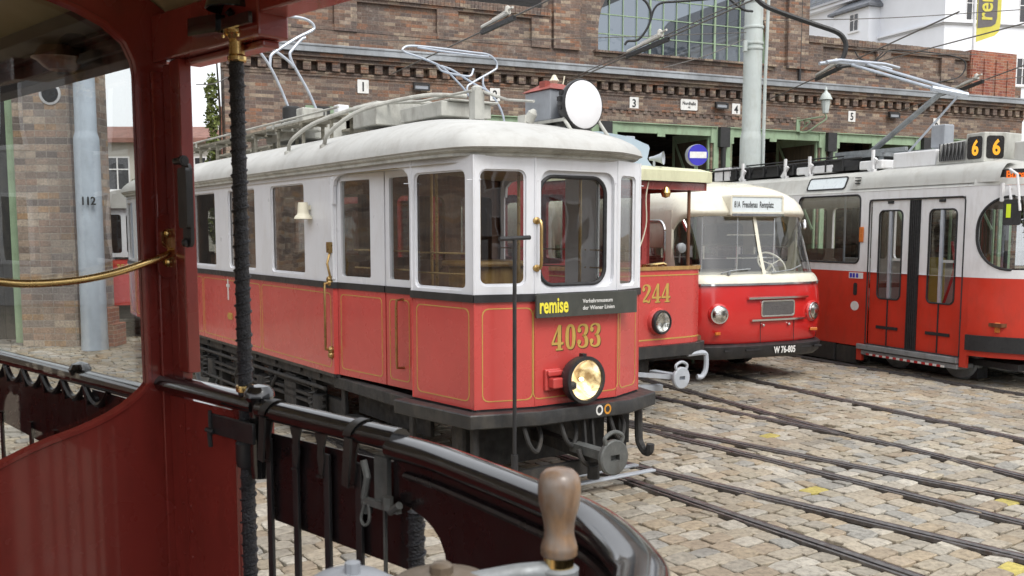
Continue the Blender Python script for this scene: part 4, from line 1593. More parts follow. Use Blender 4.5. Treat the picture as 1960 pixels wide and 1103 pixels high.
# resistor boxes under the bow and a low hatch ahead of it
q = MB()
q.box(-0.36, 0.36, 2.75, 3.28, 3.20, 3.43)
q.box(-0.20, 0.34, 1.75, 2.55, 3.20, 3.335)
q.box(-0.14, 0.40, 1.70, 2.60, 3.337, 3.355)
q.box(-0.30, 0.30, 4.85, 5.95, 3.24, 3.46)
q.box(-0.36, -0.10, 4.6, 4.8, 3.3, 3.56)
for y in (4.9, 5.4, 5.9):
    q.bar((-0.5, y, 3.33), (0.5, y, 3.33), 0.05, 0.05)
q.build('resistor_box', 'roof_gear', tram, smooth=0, bevel=0.015)
q = MB()
q.lathe([(0.13, 0), (0.13, 0.06), (0.11, 0.07), (0.11, 0.2), (0.09, 0.22)], (-0.17, 5.4, 3.44), n=16)
q.build('bow_socket', 'wire_black', tram)
# conduits arching over the roof
q = MB()
q.tube(bez([(-0.93, 3.62, 2.96), (-0.93, 3.50, 3.08), (-0.76, 3.2, 3.25), (-0.38, 2.7, 3.39), (0.10, 2.5, 3.41), (0.3, 2.4, 3.30)], 5), 0.020, 8)
q.tube(bez([(-0.93, 2.72, 2.96), (-0.92, 2.60, 3.08), (-0.72, 2.3, 3.27), (-0.30, 1.9, 3.385), (0.1, 1.8, 3.40)], 5), 0.020, 8)
for y in (3.62, 2.72):
    q.lathe([(0.05, -0.02), (0.03, 0.02)], (-0.935, y, 2.96), (-0.5, 0, 0.8), 10)
q.build('roof_conduit', 'roof_gear', tram)
q = MB()
q.box(-0.05, 0.05, 1.42, 1.52, 3.15, 3.40)
q.lathe([(0.05, 0), (0.05, 0.03), (0.02, 0.05)], (0, 1.47, 3.40), n=10)
for a, b in (((-0.05, 1.47, 3.40), (-0.25, 2.9, 3.42)), ((0.05, 1.45, 3.40), (0.02, 0.62, 3.22))):
    q.tube([a, (Vector(a) + Vector(b)) / 2 - Z * 0.03, b], 0.013, 6)
q.build('cable_mast', 'roof_gear', tram)
q = MB()
q.box(-0.10, -0.02, 0.58, 0.68, 2.95, 3.10)
q.lathe([(0.045, 0), (0.04, 0.08), (0.015, 0.11)], (-0.05, 0.60, 3.05), (0.2, -0.5, 0.8), 12)
q.build('roof_vent', 'roof_gear', tram)

# lyra bow collector
bp = []
def bow(parent, y, strokes, r, mat, tilt=0.0):
    q = MB()
    for st in strokes:
        q.tube(bez([(x, y + (z - 3.5) * tilt, z) for x, z in st], 5), r, 8)
    return q.build('bow_collector', mat, parent)
bow(tram, 5.4, [[(-0.171, 3.55), (-0.31, 3.88), (-0.441, 4.128), (-0.614, 4.36), (-0.66, 4.5)],
                [(0.182, 3.58), (0.05, 3.86), (-0.131, 4.157), (-0.175, 4.278), (-0.14, 4.342), (-0.024, 4.473), (0.03, 4.50)],
                [(-0.43, 4.11), (-0.425, 4.18), (-0.405, 4.254), (-0.305, 4.331), (-0.09, 4.48), (0.121, 4.601), (0.14, 4.65), (0.09, 4.70), (-0.05, 4.73), (-0.4, 4.72), (-0.75, 4.66), (-0.74, 4.52), (-0.563, 4.40), (-0.339, 4.291), (-0.19, 4.195), (-0.125, 4.13)]],
    0.018, 'galvanised')
q = MB()
q.box(-0.06, 0.08, 4.3, 4.42, 3.45, 3.58)
q.build('bow_bracket', 'tram_white', tram, smooth=0, bevel=0.01)

# lamp box with white covered disc on the roof front
q = MB()
q.box(0.10, 0.38, 0.50, 0.86, 3.065, 3.315)
bx_ = q.build('lamp_box', 'box_grey', tram, smooth=0, bevel=0.008)
q = MB()
q.rings([[(0.08, 0.48, 3.317), (0.40, 0.48, 3.317), (0.40, 0.88, 3.317), (0.08, 0.88, 3.317)],
         [(0.18, 0.60, 3.38), (0.30, 0.60, 3.38), (0.30, 0.76, 3.38), (0.18, 0.76, 3.38)]])
q.box(0.12, 0.17, 0.60, 0.68, 3.34, 3.395)
q.build('lid', 'red_cap', bx_, smooth=0)
q = MB()
q.lathe([(0.02, 0), (0.042, 0.03), (0.012, 0.08)], (0.26, 0.66, 3.38), n=8)
q.tube([(0.34, 0.66, 3.34), (0.37, 0.66, 3.46)], 0.006, 5)
q.build('vent_cap', 'lamp_cream', bx_)
dq = MB()
dc = Vector((0.27, 0.285, 3.175))
dax = Vector((0.02, -1, 0.03)).normalized()
dq.lathe([(0.14, -0.16), (0.17, -0.12), (0.203, -0.04), (0.208, 0.0), (0.203, 0.012), (0.193, 0.013)], dc, dax, 40)
dsk = dq.build('lamp_rim', 'black_trim', tram)
dq = MB()
dq.lathe([(0.193, 0.014), (0.18, 0.022), (0.09, 0.028), (0.001, 0.03)], dc, dax, 40)
dq.build('white_cover', 'disc_white', dsk)
dq = MB()
for z_, x_ in ((0.02, -0.22), (-0.05, -0.21), (0.07, -0.2)):
    dq.box(dc.x + x_, dc.x + x_ + 0.05, dc.y + 0.02, dc.y + 0.06, dc.z + z_, dc.z + z_ + 0.035)
dq.build('hinge', 'black_trim', dsk, smooth=0)
q = MB()
for x in (0.10, 0.46):
    q.bar((x, 0.30, 3.05), (x, 0.85, 3.05), 0.025, 0.025)
    q.tube([(x, 0.32, 3.06), (x + 0.03, 0.10, 2.80)], 0.015, 8)
    q.tube([(x, 0.80, 3.05), (x + 0.01, 0.70, 2.92)], 0.015, 8)
q.box(0.14, 0.46, 0.20, 0.34, 2.80, 2.935)
q.box(0.20, 0.40, 0.55, 0.80, 2.90, 3.05)
q.build('lamp_stand', 'roof_gear', tram, smooth=0)
q = MB()
for x in (0.2, 0.34):
    q.tube([(x, 0.29, 2.90), (x, 0.30, 3.03)], 0.02, 8)
q.build('lamp_stud', 'black_trim', tram)

# front: board, number, headlight, bumper
P, u, n, L = seg_frame(c_, d_)
q = MB()
q.plate(rr(-0.04, 1.492, 0.972, 1.672, 0.006, 2), [], P + n * 0.075, u, Z, n, 0.022)
bd = q.build('name_board', 'sign_grey', tram, smooth=0, bevel=0.003)
q = MB()
q.text('remise', 0.165, P + n * 0.0755 + u * -0.016 + Z * 1.530, u, Z, n, 0.003, 0.62, 0.004, 'LEFT')
q.build('title', 'sign_yellow', bd, smooth=0)
q = MB()
q.text('Verkehrsmuseum', 0.044, P + n * 0.0755 + u * 0.405 + Z * 1.592, u, Z, n, 0.002, 0.98, 0.0006, 'LEFT')
q.text('der Wiener Linien', 0.044, P + n * 0.0755 + u * 0.405 + Z * 1.538, u, Z, n, 0.002, 1.0, 0.0006, 'LEFT')
q.build('subtitle', 'sign_white', bd, smooth=0)
q = MB()
for x in (0.02, 0.9):
    q.bar(P + u * x + n * 0.0 + Z * 1.60, P + u * x + n * 0.06 + Z * 1.60, 0.03, 0.02)
q.build('bracket', 'black_trim', bd, smooth=0)

def serif_number(parent, body, h, P, u, n, x0, z0, adv, shadow=0.008):
    """bold condensed slab figures with a dark drop shadow"""
    def fig(mb, off, dx, dz, th):
        for i, ch in enumerate(body):
            x = x0 + i * adv + dx
            w_ = adv * 0.80
            Pn = P + n * off
            st = w_ * 0.34
            def pl(o_, hs=()):
                mb.plate([(x + a * w_, z0 + dz + b * h) for a, b in o_], [[(x + a * w_, z0 + dz + b * h) for a, b in hh] for hh in hs], Pn, u, Z, n, th)
            if ch == '0':
                ou = [(0.5 + 0.5 * COS(2 * PI * k / 28), 0.5 + 0.5 * SIN(2 * PI * k / 28) * (1 if True else 1)) for k in range(28)]
                ou = [(0.5 + 0.5 * math.copysign(abs((a - 0.5) * 2) ** 0.75, a - 0.5), 0.5 + 0.5 * math.copysign(abs((b - 0.5) * 2) ** 0.85, b - 0.5)) for a, b in ou]
                inn = [(0.5 + (a - 0.5) * 0.34, 0.5 + (b - 0.5) * 0.80) for a, b in ou]
                pl(ou, [inn])
            elif ch == '4':
                pl([(-0.08, 0.22), (0.50, 0.22), (0.50, 0.07), (0.32, 0.07), (0.32, 0.0), (1.0, 0.0), (1.0, 0.07), (0.84, 0.07), (0.84, 0.22), (1.06, 0.22), (1.06, 0.32), (0.84, 0.32), (0.84, 1.0), (0.58, 1.0), (-0.08, 0.32)],
                   [[(0.12, 0.32), (0.50, 0.32), (0.50, 0.78)]])
            elif ch in '32':
                if ch == '3':
                    path = [(0.10, 0.74), (0.10, 0.88), (0.45, 0.95), (0.80, 0.87), (0.82, 0.68), (0.62, 0.54), (0.44, 0.52), (0.66, 0.49), (0.84, 0.33), (0.80, 0.13), (0.45, 0.05), (0.10, 0.12), (0.08, 0.27)]
                    wid = [0.10, 0.09, 0.07, 0.15, 0.17, 0.12, 0.05, 0.12, 0.18, 0.16, 0.07, 0.09, 0.11]
                else:
                    path = [(0.10, 0.72), (0.12, 0.88), (0.45, 0.95), (0.80, 0.86), (0.82, 0.68), (0.55, 0.42), (0.20, 0.20), (0.10, 0.08), (0.45, 0.12), (0.80, 0.05), (0.95, 0.22)]
                    wid = [0.11, 0.09, 0.07, 0.15, 0.17, 0.12, 0.09, 0.07, 0.10, 0.10, 0.05]
                c3 = bez([(a, b, w) for (a, b), w in zip(path, wid)], 5)
                lft, rgt = [], []
                for k_, v in enumerate(c3):
                    d = (c3[min(k_ + 1, len(c3) - 1)] - c3[max(k_ - 1, 0)])
                    dd = Vector((d.x * w_, d.y * h, 0)).normalized()
                    nn = Vector((-dd.y, dd.x, 0))
                    c_0 = Vector((x + v.x * w_, z0 + dz + v.y * h, 0))
                    lft.append(c_0 + nn * v.z * w_ * 0.95)
                    rgt.append(c_0 - nn * v.z * w_ * 0.95)
                base = len(mb.v)
                vs_, fs_ = [], []
                for l_, r_ in zip(lft, rgt):
                    for oo in (Pn, Pn - n * th):
                        vs_.append(oo + u * l_.x + Z * l_.y)
                        vs_.append(oo + u * r_.x + Z * r_.y)
                for k_ in range(len(lft) - 1):
                    a = k_ * 4
                    fs_ += [(a, a + 1, a + 5, a + 4), (a + 2, a + 6, a + 7, a + 3), (a, a + 4, a + 6, a + 2), (a + 1, a + 3, a + 7, a + 5)]
                mb.add(vs_, fs_)
                for (a, b) in ((path[0], 0.13), (path[-1], 0.13)) if ch == '3' else ((path[0], 0.13),):
                    ci_ = [(a[0] + 0.02 + 0.19 * COS(2 * PI * k / 14), a[1] + 0.19 * w_ / h * SIN(2 * PI * k / 14)) for k in range(14)]
                    mb.plate([(x + p_ * w_, z0 + dz + q_ * h) for p_, q_ in ci_], [], Pn + n * 0.0004, u, Z, n, th)
    q = MB()
    fig(q, 0.0035, 0, 0, 0.0015)
    o_ = q.build('fleet_number', 'gold', parent, smooth=0)
    q = MB()
    fig(q, 0.0018, shadow, -shadow * 0.8, 0.0015)
    q.build('number_shadow', 'gold_shadow', o_, smooth=0)
serif_number(tram, '4033', 0.20, P, u, n, 0.165, 1.222, 0.127)

hl = P + u * 0.375 + Z * 0.995
q = MB()
q.lathe([(0.10, 0.0), (0.14, 0.02), (0.17, 0.06), (0.183, 0.09), (0.188, 0.16), (0.184, 0.175), (0.160, 0.178), (0.155, 0.16)], hl, n, 40, caps=False)
q.box(-0.018, 0.018, -0.025, 0.025, -0.012, 0.012, Matrix.Translation(hl + Z * 0.193 + n * 0.12))
h_ = q.build('headlight', 'black_trim', tram)
q = MB()
q.lathe([(0.157, 0.155), (0.12, 0.115), (0.06, 0.075), (0.001, 0.06)], hl, n, 40, caps=False)
q.build('reflector', 'lit_lens', h_)
q = MB()
q.lathe([(0.001, 0.085), (0.012, 0.09), (0.016, 0.105), (0.012, 0.12), (0.001, 0.124)], hl, n, 14)
q.build('bulb', 'filament', h_)
q = MB()
q.lathe([(0.157, 0.165), (0.12, 0.182), (0.06, 0.192), (0.001, 0.195)], hl, n, 40, caps=False)
q.build('lens', 'clear_glass', h_)
q = MB()
q.box(-0.075, 0.075, -0.03, 0.0, -0.085, 0.085, Matrix.Translation(P + u * 0.155 + Z * 1.0))
q.box(-0.065, 0.12, -0.10, -0.031, -0.05, 0.03, Matrix.Translation(P + u * 0.17 + Z * 0.99))
q.box(-0.07, 0.07, -0.06, -0.031, 0.032, 0.075, Matrix.Translation(P + u * 0.16 + Z * 1.0))
q.build('lamp_socket', 'tram_red', tram, smooth=0, bevel=0.01)
q = MB()
q.lathe([(0.035, 0), (0.035, 0.06), (0.02, 0.08)], P + u * 0.235 + n * 0.09 + Z * 0.955, (0.7, -0.6, 0), 12)
q.build('plug', 'black_trim', tram)
# bumper band
bump = [(-1.12, 0.98), (-0.985, 0.02), (-0.45, -0.13), (0.45, -0.13), (0.90, 0.05), (1.12, 0.98)]
inner_ = [(-1.0, 1.0), (-0.89, 0.12), (-0.41, -0.0), (0.41, -0.0), (0.80, 0.16), (1.0, 1.0)]
q = MB()
rows = []
for (x0, y0), (x1, y1) in zip(bump, inner_):
    rows.append([(x1, y1, 0.785), (x0 * 0.995, y0 + 0.004, 0.785), (x0, y0, 0.775), (x0, y0, 0.682), (x0 * 0.99, y0 + 0.01, 0.672), (x1, y1, 0.672)])
q.rings(rows)
q.build('bumper', 'bumper_grey', tram, smooth=25)
for x, mt in ((0.0, 'sign_white'), (0.085, 'led_amber_paint')):
    if mt == 'led_amber_paint' and mt not in MATS:
        paint('led_amber_paint', (0.60, 0.26, 0.03), 0.5)
    q = MB()
    oo = [(0.036 * COS(2 * PI * i / 24), 0.042 * SIN(2 * PI * i / 24)) for i in range(24)]
    ii = [(a * 0.62, b * 0.62) for a, b in oo]
    q.plate(oo, [ii], Vector((0.13 + x, -0.132, 0.735)), X, Z, -Y, 0.004)
    q.build('ring_mark', mt, tram, smooth=0)
# grab handle and post lamp on the front
q = MB()
q.tube(bez([(-0.402, -0.005, 1.87), (-0.40, -0.06, 1.885), (-0.40, -0.065, 2.05), (-0.40, -0.06, 2.215), (-0.402, -0.005, 2.23)], 4), 0.013, 8)
for z in (1.87, 2.23):
    q.lathe([(0.028, -0.01), (0.028, 0.012), (0.015, 0.02)], (-0.402, -0.004, z), (0, -1, 0), 12)
q.build('grab_handle', 'brass_old', tram)
q = MB()
P_, u_, n_, L_ = seg_frame(d0_, d3_)
hp = [P_ + u_ * 1.10 + n_ * a + Z * b for a, b in ((0.0, 0.98), (0.07, 0.985), (0.075, 1.05), (0.075, 1.50), (0.07, 1.565), (0.0, 1.57))]
q.tube(hp, 0.012, 8)
hp = [P_ + u_ * -0.07 + n_ * a + Z * b for a, b in ((0.03, 1.03), (0.10, 1.04), (0.10, 1.66), (0.03, 1.67))]
q.tube(hp, 0.014, 8)
for z in (1.03, 1.67, 0.98, 1.7):
    q.lathe([(0.035, 0), (0.035, 0.03), (0.02, 0.05)], P_ + u_ * -0.07 + Z * z + n_ * 0.02, n_, 10)
q.tube([P_ + u_ * -0.03 + n_ * 0.06 + Z * 1.72, P_ + u_ * -0.03 + n_ * 0.09 + Z * 1.85, P_ + u_ * -0.05 + n_ * 0.05 + Z * 1.95], 0.012, 8)
q.box(-0.022, 0.022, -0.03, 0.03, -0.05, 0.05, Matrix.Translation(P_ + u_ * -0.05 + n_ * 0.05 + Z * 2.0))
q.build('grab_handle', 'brass_old', tram)
q = MB()
q.lathe([(0.045, 0.0), (0.05, 0.02), (0.055, 0.10), (0.06, 0.115), (0.085, 0.14), (0.09, 0.16), (0.03, 0.165)], (-1.05, 2.97, 2.43), (0, 0, -1), 18)
q.box(-1.05, -0.98, 2.95, 2.99, 2.36, 2.40)
q.build('side_lamp', 'lamp_cream', tram)
q = MB()
q.box(-0.985, -0.9815, 5.48, 5.515, 1.33, 1.62 - 0.04)
q.box(-0.985, -0.9815, 5.44, 5.555, 1.485, 1.52)
q.build('cross_mark', 'sign_white', tram, smooth=0)
q = MB()
q.text('4033', 0.11, (-0.985, 5.45, 1.10), -Y, Z, -X, 0.003, 0.85, 0.003)
q.build('side_number', 'gold', tram, smooth=0)
# interior
q = MB()
q.box(-0.93, 0.93, 2.52, LEN - 2.52, 0.86, 0.90)
q.box(-0.76, 0.76, 0.25, 2.519, 0.86, 0.90)
q.box(-0.76, 0.76, LEN - 2.519, LEN - 0.25, 0.86, 0.90)
q.build('floor', 'wood_brown', tram, smooth=0)
for yw in (2.50, LEN - 2.5):
    q = MB()
    q.plate(rect(-0.94, 0.9, 0.94, 2.72), [rr(-0.27, 1.75, 0.27, 2.5, 0.08), rr(-0.84, 1.7, -0.46, 2.5, 0.05), rr(0.46, 1.7, 0.84, 2.5, 0.05)], (0, yw, 0), X, Z, -Y, 0.05)
    q.build('bulkhead', 'wood_brown', tram, smooth=0)
q = MB()
for s in (-1, 1):
    for i in range(5):
        xx = s * 0.945
        y0 = 2.46 + 0.05 + 1.4 * i
        q.box(min(xx, xx - s * 0.03), max(xx, xx - s * 0.03), y0, y0 + 0.56, 0.9, 2.65)
    q.box(s * 0.55 - 0.38, s * 0.55 + 0.38, 2.6, LEN - 2.6, 1.28, 1.33)
    for i in range(6):
        q.box(s * 0.55 - 0.36, s * 0.55 + 0.36, 3.0 + i * 1.1, 3.05 + i * 1.1, 1.33, 1.85)
q.build('bench', 'wood_brown', tram, smooth=0)
q = MB()
q.box(-0.62, -0.10, 0.55, 0.95, 0.9, 1.86)
q.box(-0.66, -0.06, 0.50, 1.0, 1.862, 1.91)
q.build('controller', 'wood_pale', tram, smooth=0, bevel=0.02)
q = MB()
for x, y in ((-0.25, 0.45), (-0.55, 1.25), (0.5, 0.6), (0.3, 1.9), (-0.2, 1.95)):
    q.tube([(x, y, 0.9), (x, y, 2.7)], 0.014, 8)
for x0, y0, x1, y1 in ((-0.93, 0.95, -0.84, 0.17), (0.93, 0.95, 0.84, 0.17), (-0.90, 2.2, -0.78, 1.25), (0.92, 2.4, 0.92, 1.0)):
    for z in (1.82, 1.98):
        q.tube([(x0 + 0.03 * (1 if x0 < 0 else -1), y0, z), (x1 + 0.03 * (1 if x1 < 0 else -1), y1, z)], 0.008, 6)
q.build('grab_rail', 'brass_old', tram)
# running gear
q = MB()
q.box(-0.80, 0.80, 0.6, LEN - 0.6, 0.60, 0.72)
for s in (-1, 1):
    q.box(s * 0.88 - 0.04, s * 0.88 + 0.04, 2.5, LEN - 2.5, 0.67, 0.79)
    q.box(s * 0.80 - 0.03, s * 0.80 + 0.03, 2.6, LEN - 2.6, 0.36, 0.50)
    q.box(s * 0.90 - 0.02, s * 0.90 + 0.02, 2.9, LEN - 2.9, 0.40, 0.43)
    q.box(s * 0.90 - 0.02, s * 0.90 + 0.02, 2.9, LEN - 2.9, 0.47, 0.50)
    for y in (3.2, 3.9, 4.4, 5.0, 5.6, 6.2, 7.0, 7.7):
        q.box(s * 0.82 - 0.06, s * 0.82 + 0.06, y - 0.06, y + 0.06, 0.2, 0.68)
    for y in (3.75, 7.25):
        q.box(s * 0.84 - 0.08, s * 0.84 + 0.08, y - 0.16, y + 0.16, 0.28, 0.56)
        for k_ in range(5):
            q.box(s * 0.86 - 0.05, s * 0.86 + 0.05, y - 0.5 + k_ * 0.09, y + 0.5 - k_ * 0.09, 0.56 + k_ * 0.017, 0.574 + k_ * 0.017)
    for y in (3.0, 4.6, 6.4):
        q.tube([(s * 0.9, y, 0.30), (s * 0.9, y, 0.52)], 0.075, 10)
    for y in (4.1, 5.3):
        q.tube(bez([(s * 0.88, y, 0.66), (s * 0.93, y + 0.1, 0.5), (s * 0.90, y + 0.25, 0.4), (s * 0.86, y + 0.4, 0.62)], 4), 0.02, 6)
for y in (3.1, 4.35, 6.6, 7.9):
    for s in (-1, 1):
        q.tube([(s * 0.93 + 0.045 * COS(t_ * 0.9), y + 0.045 * SIN(t_ * 0.9), 0.24 + t_ * 0.0075) for t_ in range(44)], 0.011, 6)
for s in (-1, 1):
    q.tube([(s * 0.96, 2.7, 0.33), (s * 0.96, 5.2, 0.30), (s * 0.96, 8.2, 0.33)], 0.016, 8)
    q.tube([(s * 0.93, 2.8, 0.61), (s * 0.93, 8.2, 0.61)], 0.02, 8)
    for y in (2.9, 3.4, 4.1, 4.7, 5.3, 5.9, 6.5):
        q.lathe([(0.022, 0), (0.022, 0.03)], (s * 0.92, y, 0.73), (s, 0, 0), 6)
q.build('truck_frame', 'under_grey', tram, smooth=30)
q = MB()
for s in (-1, 1):
    q.box(s * 0.86 - 0.10, s * 0.86 + 0.10, 1.05, 2.45, 0.36, 0.40)
    q.box(s * 0.90 - 0.05, s * 0.90 + 0.05, 1.05, 2.55, 0.66, 0.765)
    q.box(s * 0.86 - 0.02, s * 0.86 + 0.02, 2.455, 2.54, 0.2, 0.76)
    q.box(s * 0.72 - 0.02, s * 0.72 + 0.02, 1.05, 2.45, 0.405, 0.655)
    q.box(s * 0.93 - 0.02, s * 0.93 + 0.02, 0.98, 1.045, 0.36, 0.67)
q.build('step_box', 'under_grey', tram, smooth=0, bevel=0.008)
for y in (3.75, 7.25):
    for s in (-1, 1):
        q = MB()
        q.lathe([(0.06, -0.07), (0.33, -0.065), (0.42, -0.06), (0.42, -0.045), (0.39, -0.04), (0.39, 0.06), (0.34, 0.065), (0.33, 0.03), (0.10, 0.02), (0.08, 0.07)], (s * 0.75, y, 0.40), (s, 0, 0), 32)
        q.build('wheel', 'steel_grey', tram)
# lifeguard, drawbar, coupling disc, brackets
q = MB()
for y in (0.08, 0.30):
    q.box(-0.30, 0.92, y - 0.03, y + 0.03, 0.085, 0.105)
q.build('lifeguard_slat', 'light_grey', tram, smooth=0, bevel=0.006)
q = MB()
q.bar((-0.80, 0.15, 0.20), (0.30, -0.02, 0.27), 0.05, 0.12)
q.bar((0.0, 1.2, 0.48), (0.0, -0.25, 0.40), 0.10, 0.09)
for s in (-1, 1):
    q.tube(bez([(s * 0.84, 0.20, 0.67), (s * 0.84, 0.19, 0.40), (s * 0.84, 0.17, 0.32), (s * 0.84, 0.10, 0.26), (s * 0.84, 0.05, 0.28), (s * 0.84, 0.04, 0.34)], 5), 0.035, 8)
    q.bar((s * 0.80, 0.40, 0.67), (s * 0.80, 0.40, 0.12), 0.06, 0.12, (0, 1, 0))
    q.box(s * 0.80 - 0.06, s * 0.80 + 0.06, 0.34, 0.50, 0.30, 0.62)
q.box(-0.75, 0.75, 0.55, 0.62, 0.22, 0.60)
for x in (-0.55, -0.2, 0.3):
    q.tube(bez([(x, -0.05, 0.66), (x + 0.03, -0.09, 0.52), (x + 0.12, -0.06, 0.46), (x + 0.2, 0.0, 0.56), (x + 0.22, 0.1, 0.66)], 5), 0.018, 8)
for x in (0.02, 0.10):
    q.bar((x, -0.06, 0.67), (x + 0.01, -0.08, 0.40), 0.02, 0.04, (0, 1, 0))
q.tube(bez([(-0.12, -0.18, 0.46), (-0.10, -0.2, 0.38), (-0.04, -0.2, 0.33), (0.04, -0.22, 0.34)], 4), 0.02, 8)
q.lathe([(0.05, 0), (0.05, 0.1)], (0.0, -0.22, 0.22), n=10)
q.build('drawgear', 'under_grey', tram, smooth=0)
paint('worn_iron', (0.125, 0.13, 0.125), 0.6, 0.25, 9, 0.2, 50, metal=0.3, dirt=(0.07, 0.06, 0.05), dirt_amt=0.6)
def coupler(parent, c, mat, r=0.135):
    ax_ = Vector((0.0, -1, 0.0)).normalized()
    q = MB()
    ci_ = [(r * COS(2 * PI * i / 32), r * 1.02 * SIN(2 * PI * i / 32)) for i in range(32)]
    q.plate(ci_, [rect(-0.045, -0.022, 0.045, 0.022)], Vector(c), X, Z, -Y, 0.045)
    q.lathe([(r, 0.0), (r + 0.012, -0.01), (r + 0.012, -0.04), (r, -0.05)], Vector(c), (0, -1, 0), 32, caps=False)
    q.tube(bez([(c[0] - 0.075, c[1] + 0.02, c[2] + r * 0.8), (c[0] - 0.085, c[1] + 0.02, c[2] + r + 0.035), (c[0], c[1] + 0.02, c[2] + r + 0.07), (c[0] + 0.085, c[1] + 0.02, c[2] + r + 0.035), (c[0] + 0.075, c[1] + 0.02, c[2] + r * 0.8)], 5), 0.017, 8)
    q.box(c[0] - 0.05, c[0] + 0.05, c[1] + 0.045, c[1] + 0.5, c[2] - 0.035, c[2] + 0.035)
    q.box(c[0] - 0.04, c[0] + 0.04, c[1] + 0.012, c[1] + 0.03, c[2] - 0.1, c[2] - 0.03)
    return q.build('coupling_disc', mat, parent, smooth=30)
cpos = (-0.035, -0.52, 0.445)
coupler(tram, cpos, 'worn_iron', 0.125)
# iron rod with T handle standing in a holder
tr_ = AT(985, 700, 7.05)
t = empty('points_rod', (tr_.x, tr_.y, 0), 34.5, 'tall black iron rod with a T handle standing before the front tram', 'rod')
q = MB()
q.tube([(0, 0, 0.33), (0, 0, 0.50)], 0.028, 10)
q.tube([(0, 0, 0.50), (0.0, 0, 2.09)], 0.0155, 10)
q.build('shaft', 'black_trim', t)
q = MB()
q.tube([(-0.135, 0, 2.095), (0.135, 0, 2.105)], 0.017, 10)
q.build('handle', 'black_trim', t)

# ================================================================== tram 244 (open platform)
O2 = (1.67, 11.38, 0)
t244 = empty('vintage_tram', O2, 34.5, 'red open platform vintage tram number 244 between the front tram and the bus', 'tram')
dashc = Curve2([(-0.98, 0.75), (-0.93, 0.22), (-0.74, 0.03), (-0.4, 0.0), (0.0, 0.0), (0.4, 0.0), (0.70, 0.02), (0.86, 0.12), (0.90, 0.28)], 8)
q = MB()
bent(q, rect(0, 0.80, dashc.len, 1.69), [], dashc, 0.03, 0.06)
q.build('dash_panel', 'tram_red', t244, smooth=30)
q = MB()
bent(q, rect(0, 1.692, dashc.len, 1.735), [], dashc, 0.06, 0.06)
q.v = [(x * 1.02, y - 0.015, z) for x, y, z in q.v]
q.build('dash_rail', 'wood_pale', t244, smooth=30)
q = MB()
dcl = Curve2([(p.x * 1.004, p.y - 0.004, 0) for p in dashc.p], 1)
for a, b in ((1.625, 1.637), (0.865, 0.88)):
    bent(q, rect(0.0, a, dcl.len, b), [], dcl, 0.003, 0.06)
q.build('pinstripe', 'gold', t244, smooth=0)
q = MB()
for zz0, zz1, s_ in ((0.70, 0.797, 1.07), (0.66, 0.70, 1.0)):
    cc_ = Curve2([(p.x * s_, p.y - 0.06, 0) for p in dashc.p], 1)
    bent(q, rect(0, zz0, cc_.len, zz1), [], cc_, 0.10, 0.08)
q.build('bumper', 'bumper_grey', t244, smooth=30)
serif_number(t244, '244', 0.225, Vector((0, 0.0, 0)), X, -Y, -0.175, 1.31, 0.155)
hl = Vector((0.07, 0.0, 1.083))
q = MB()
q.lathe([(0.165, 0), (0.16, 0.03), (0.145, 0.05)], hl, -Y, 36)
q.build('lamp_housing', 'tram_red', t244)
q = MB()
q.lathe([(0.143, 0.04), (0.145, 0.085), (0.135, 0.10), (0.118, 0.10), (0.115, 0.08)], hl, -Y, 36, caps=False)
h_ = q.build('headlight', 'black_trim', t244)
q = MB()
q.lathe([(0.117, 0.085), (0.08, 0.065), (0.04, 0.055), (0.001, 0.05)], hl, -Y, 32, caps=False)
q.build('reflector', 'lens_glass', h_)
q = MB()
q.lathe([(0.118, 0.092), (0.08, 0.106), (0.001, 0.112)], hl, -Y, 32, caps=False)
q.build('lens', 'clear_glass', h_)
# canopy and saloon
q = MB()
cano = Curve2([(-0.98, 1.2), (-0.96, 0.25), (-0.86, 0.02), (-0.5, -0.06), (0.0, -0.07), (0.5, -0.06), (0.86, -0.02), (0.95, 0.10), (0.98, 1.2)], 8)
bent(q, rect(0, 2.735, cano.len, 2.86), [], cano, 0.03, 0.06)
cr = [p.copy() for p in cano.p]
def lift(f, z, y0=1.2):
    return [Vector((p.x * f, y0 + (p.y - y0) * f, z)) for p in cr]
q.rings([lift(1.0, 2.86), lift(0.9, 2.90), lift(0.6, 2.945), lift(0.02, 2.965)], ring_closed=False)
q.build('canopy', 'canopy_cream', t244, smooth=40)
q = MB()
q.rings([lift(0.985, 2.725), lift(0.01, 2.78)], ring_closed=False)
bent(q, rect(0.3, 2.64, cano.len - 0.3, 2.73), [], Curve2([(p.x * 0.95, 1.2 + (p.y - 1.2) * 0.95, 0) for p in cano.p], 1), 0.03, 0.06)
q.build('canopy_beam', 'maroon', t244, smooth=40)
q = MB()
q.tube([(0.63, 0.08, 1.70), (0.63, 0.08, 2.66)], 0.021, 10)
q.tube([(-0.63, 0.08, 1.70), (-0.63, 0.08, 2.66)], 0.021, 10)
q.build('canopy_post', 'wood_brown', t244)
q = MB()
wins2 = [rr(-0.32, 0.9, 0.32, 2.6, 0.05), rr(-0.86, 1.75, -0.44, 2.6, 0.05), rr(0.44, 1.75, 0.84, 2.6, 0.05)]
q.plate(rect(-0.98, 0.80, 0.98, 2.79), wins2, (0, 1.15, 0), X, Z, -Y, 0.05)
for s in (-1, 1):
    hs_ = [rr(0.25 + 1.1 * i, 1.75, 1.15 + 1.1 * i, 2.6, 0.06) for i in range(5)]
    q.plate(rect(0, 0.80, 6.2, 2.79), hs_, (s * 0.98, 1.15, 0), Y, Z, (s, 0, 0), 0.05)
q.plate(rect(-0.98, 0.80, 0.98, 2.79), [rr(-0.32, 0.9, 0.32, 2.6, 0.05)], (0, 7.35, 0), X, Z, Y, 0.05)
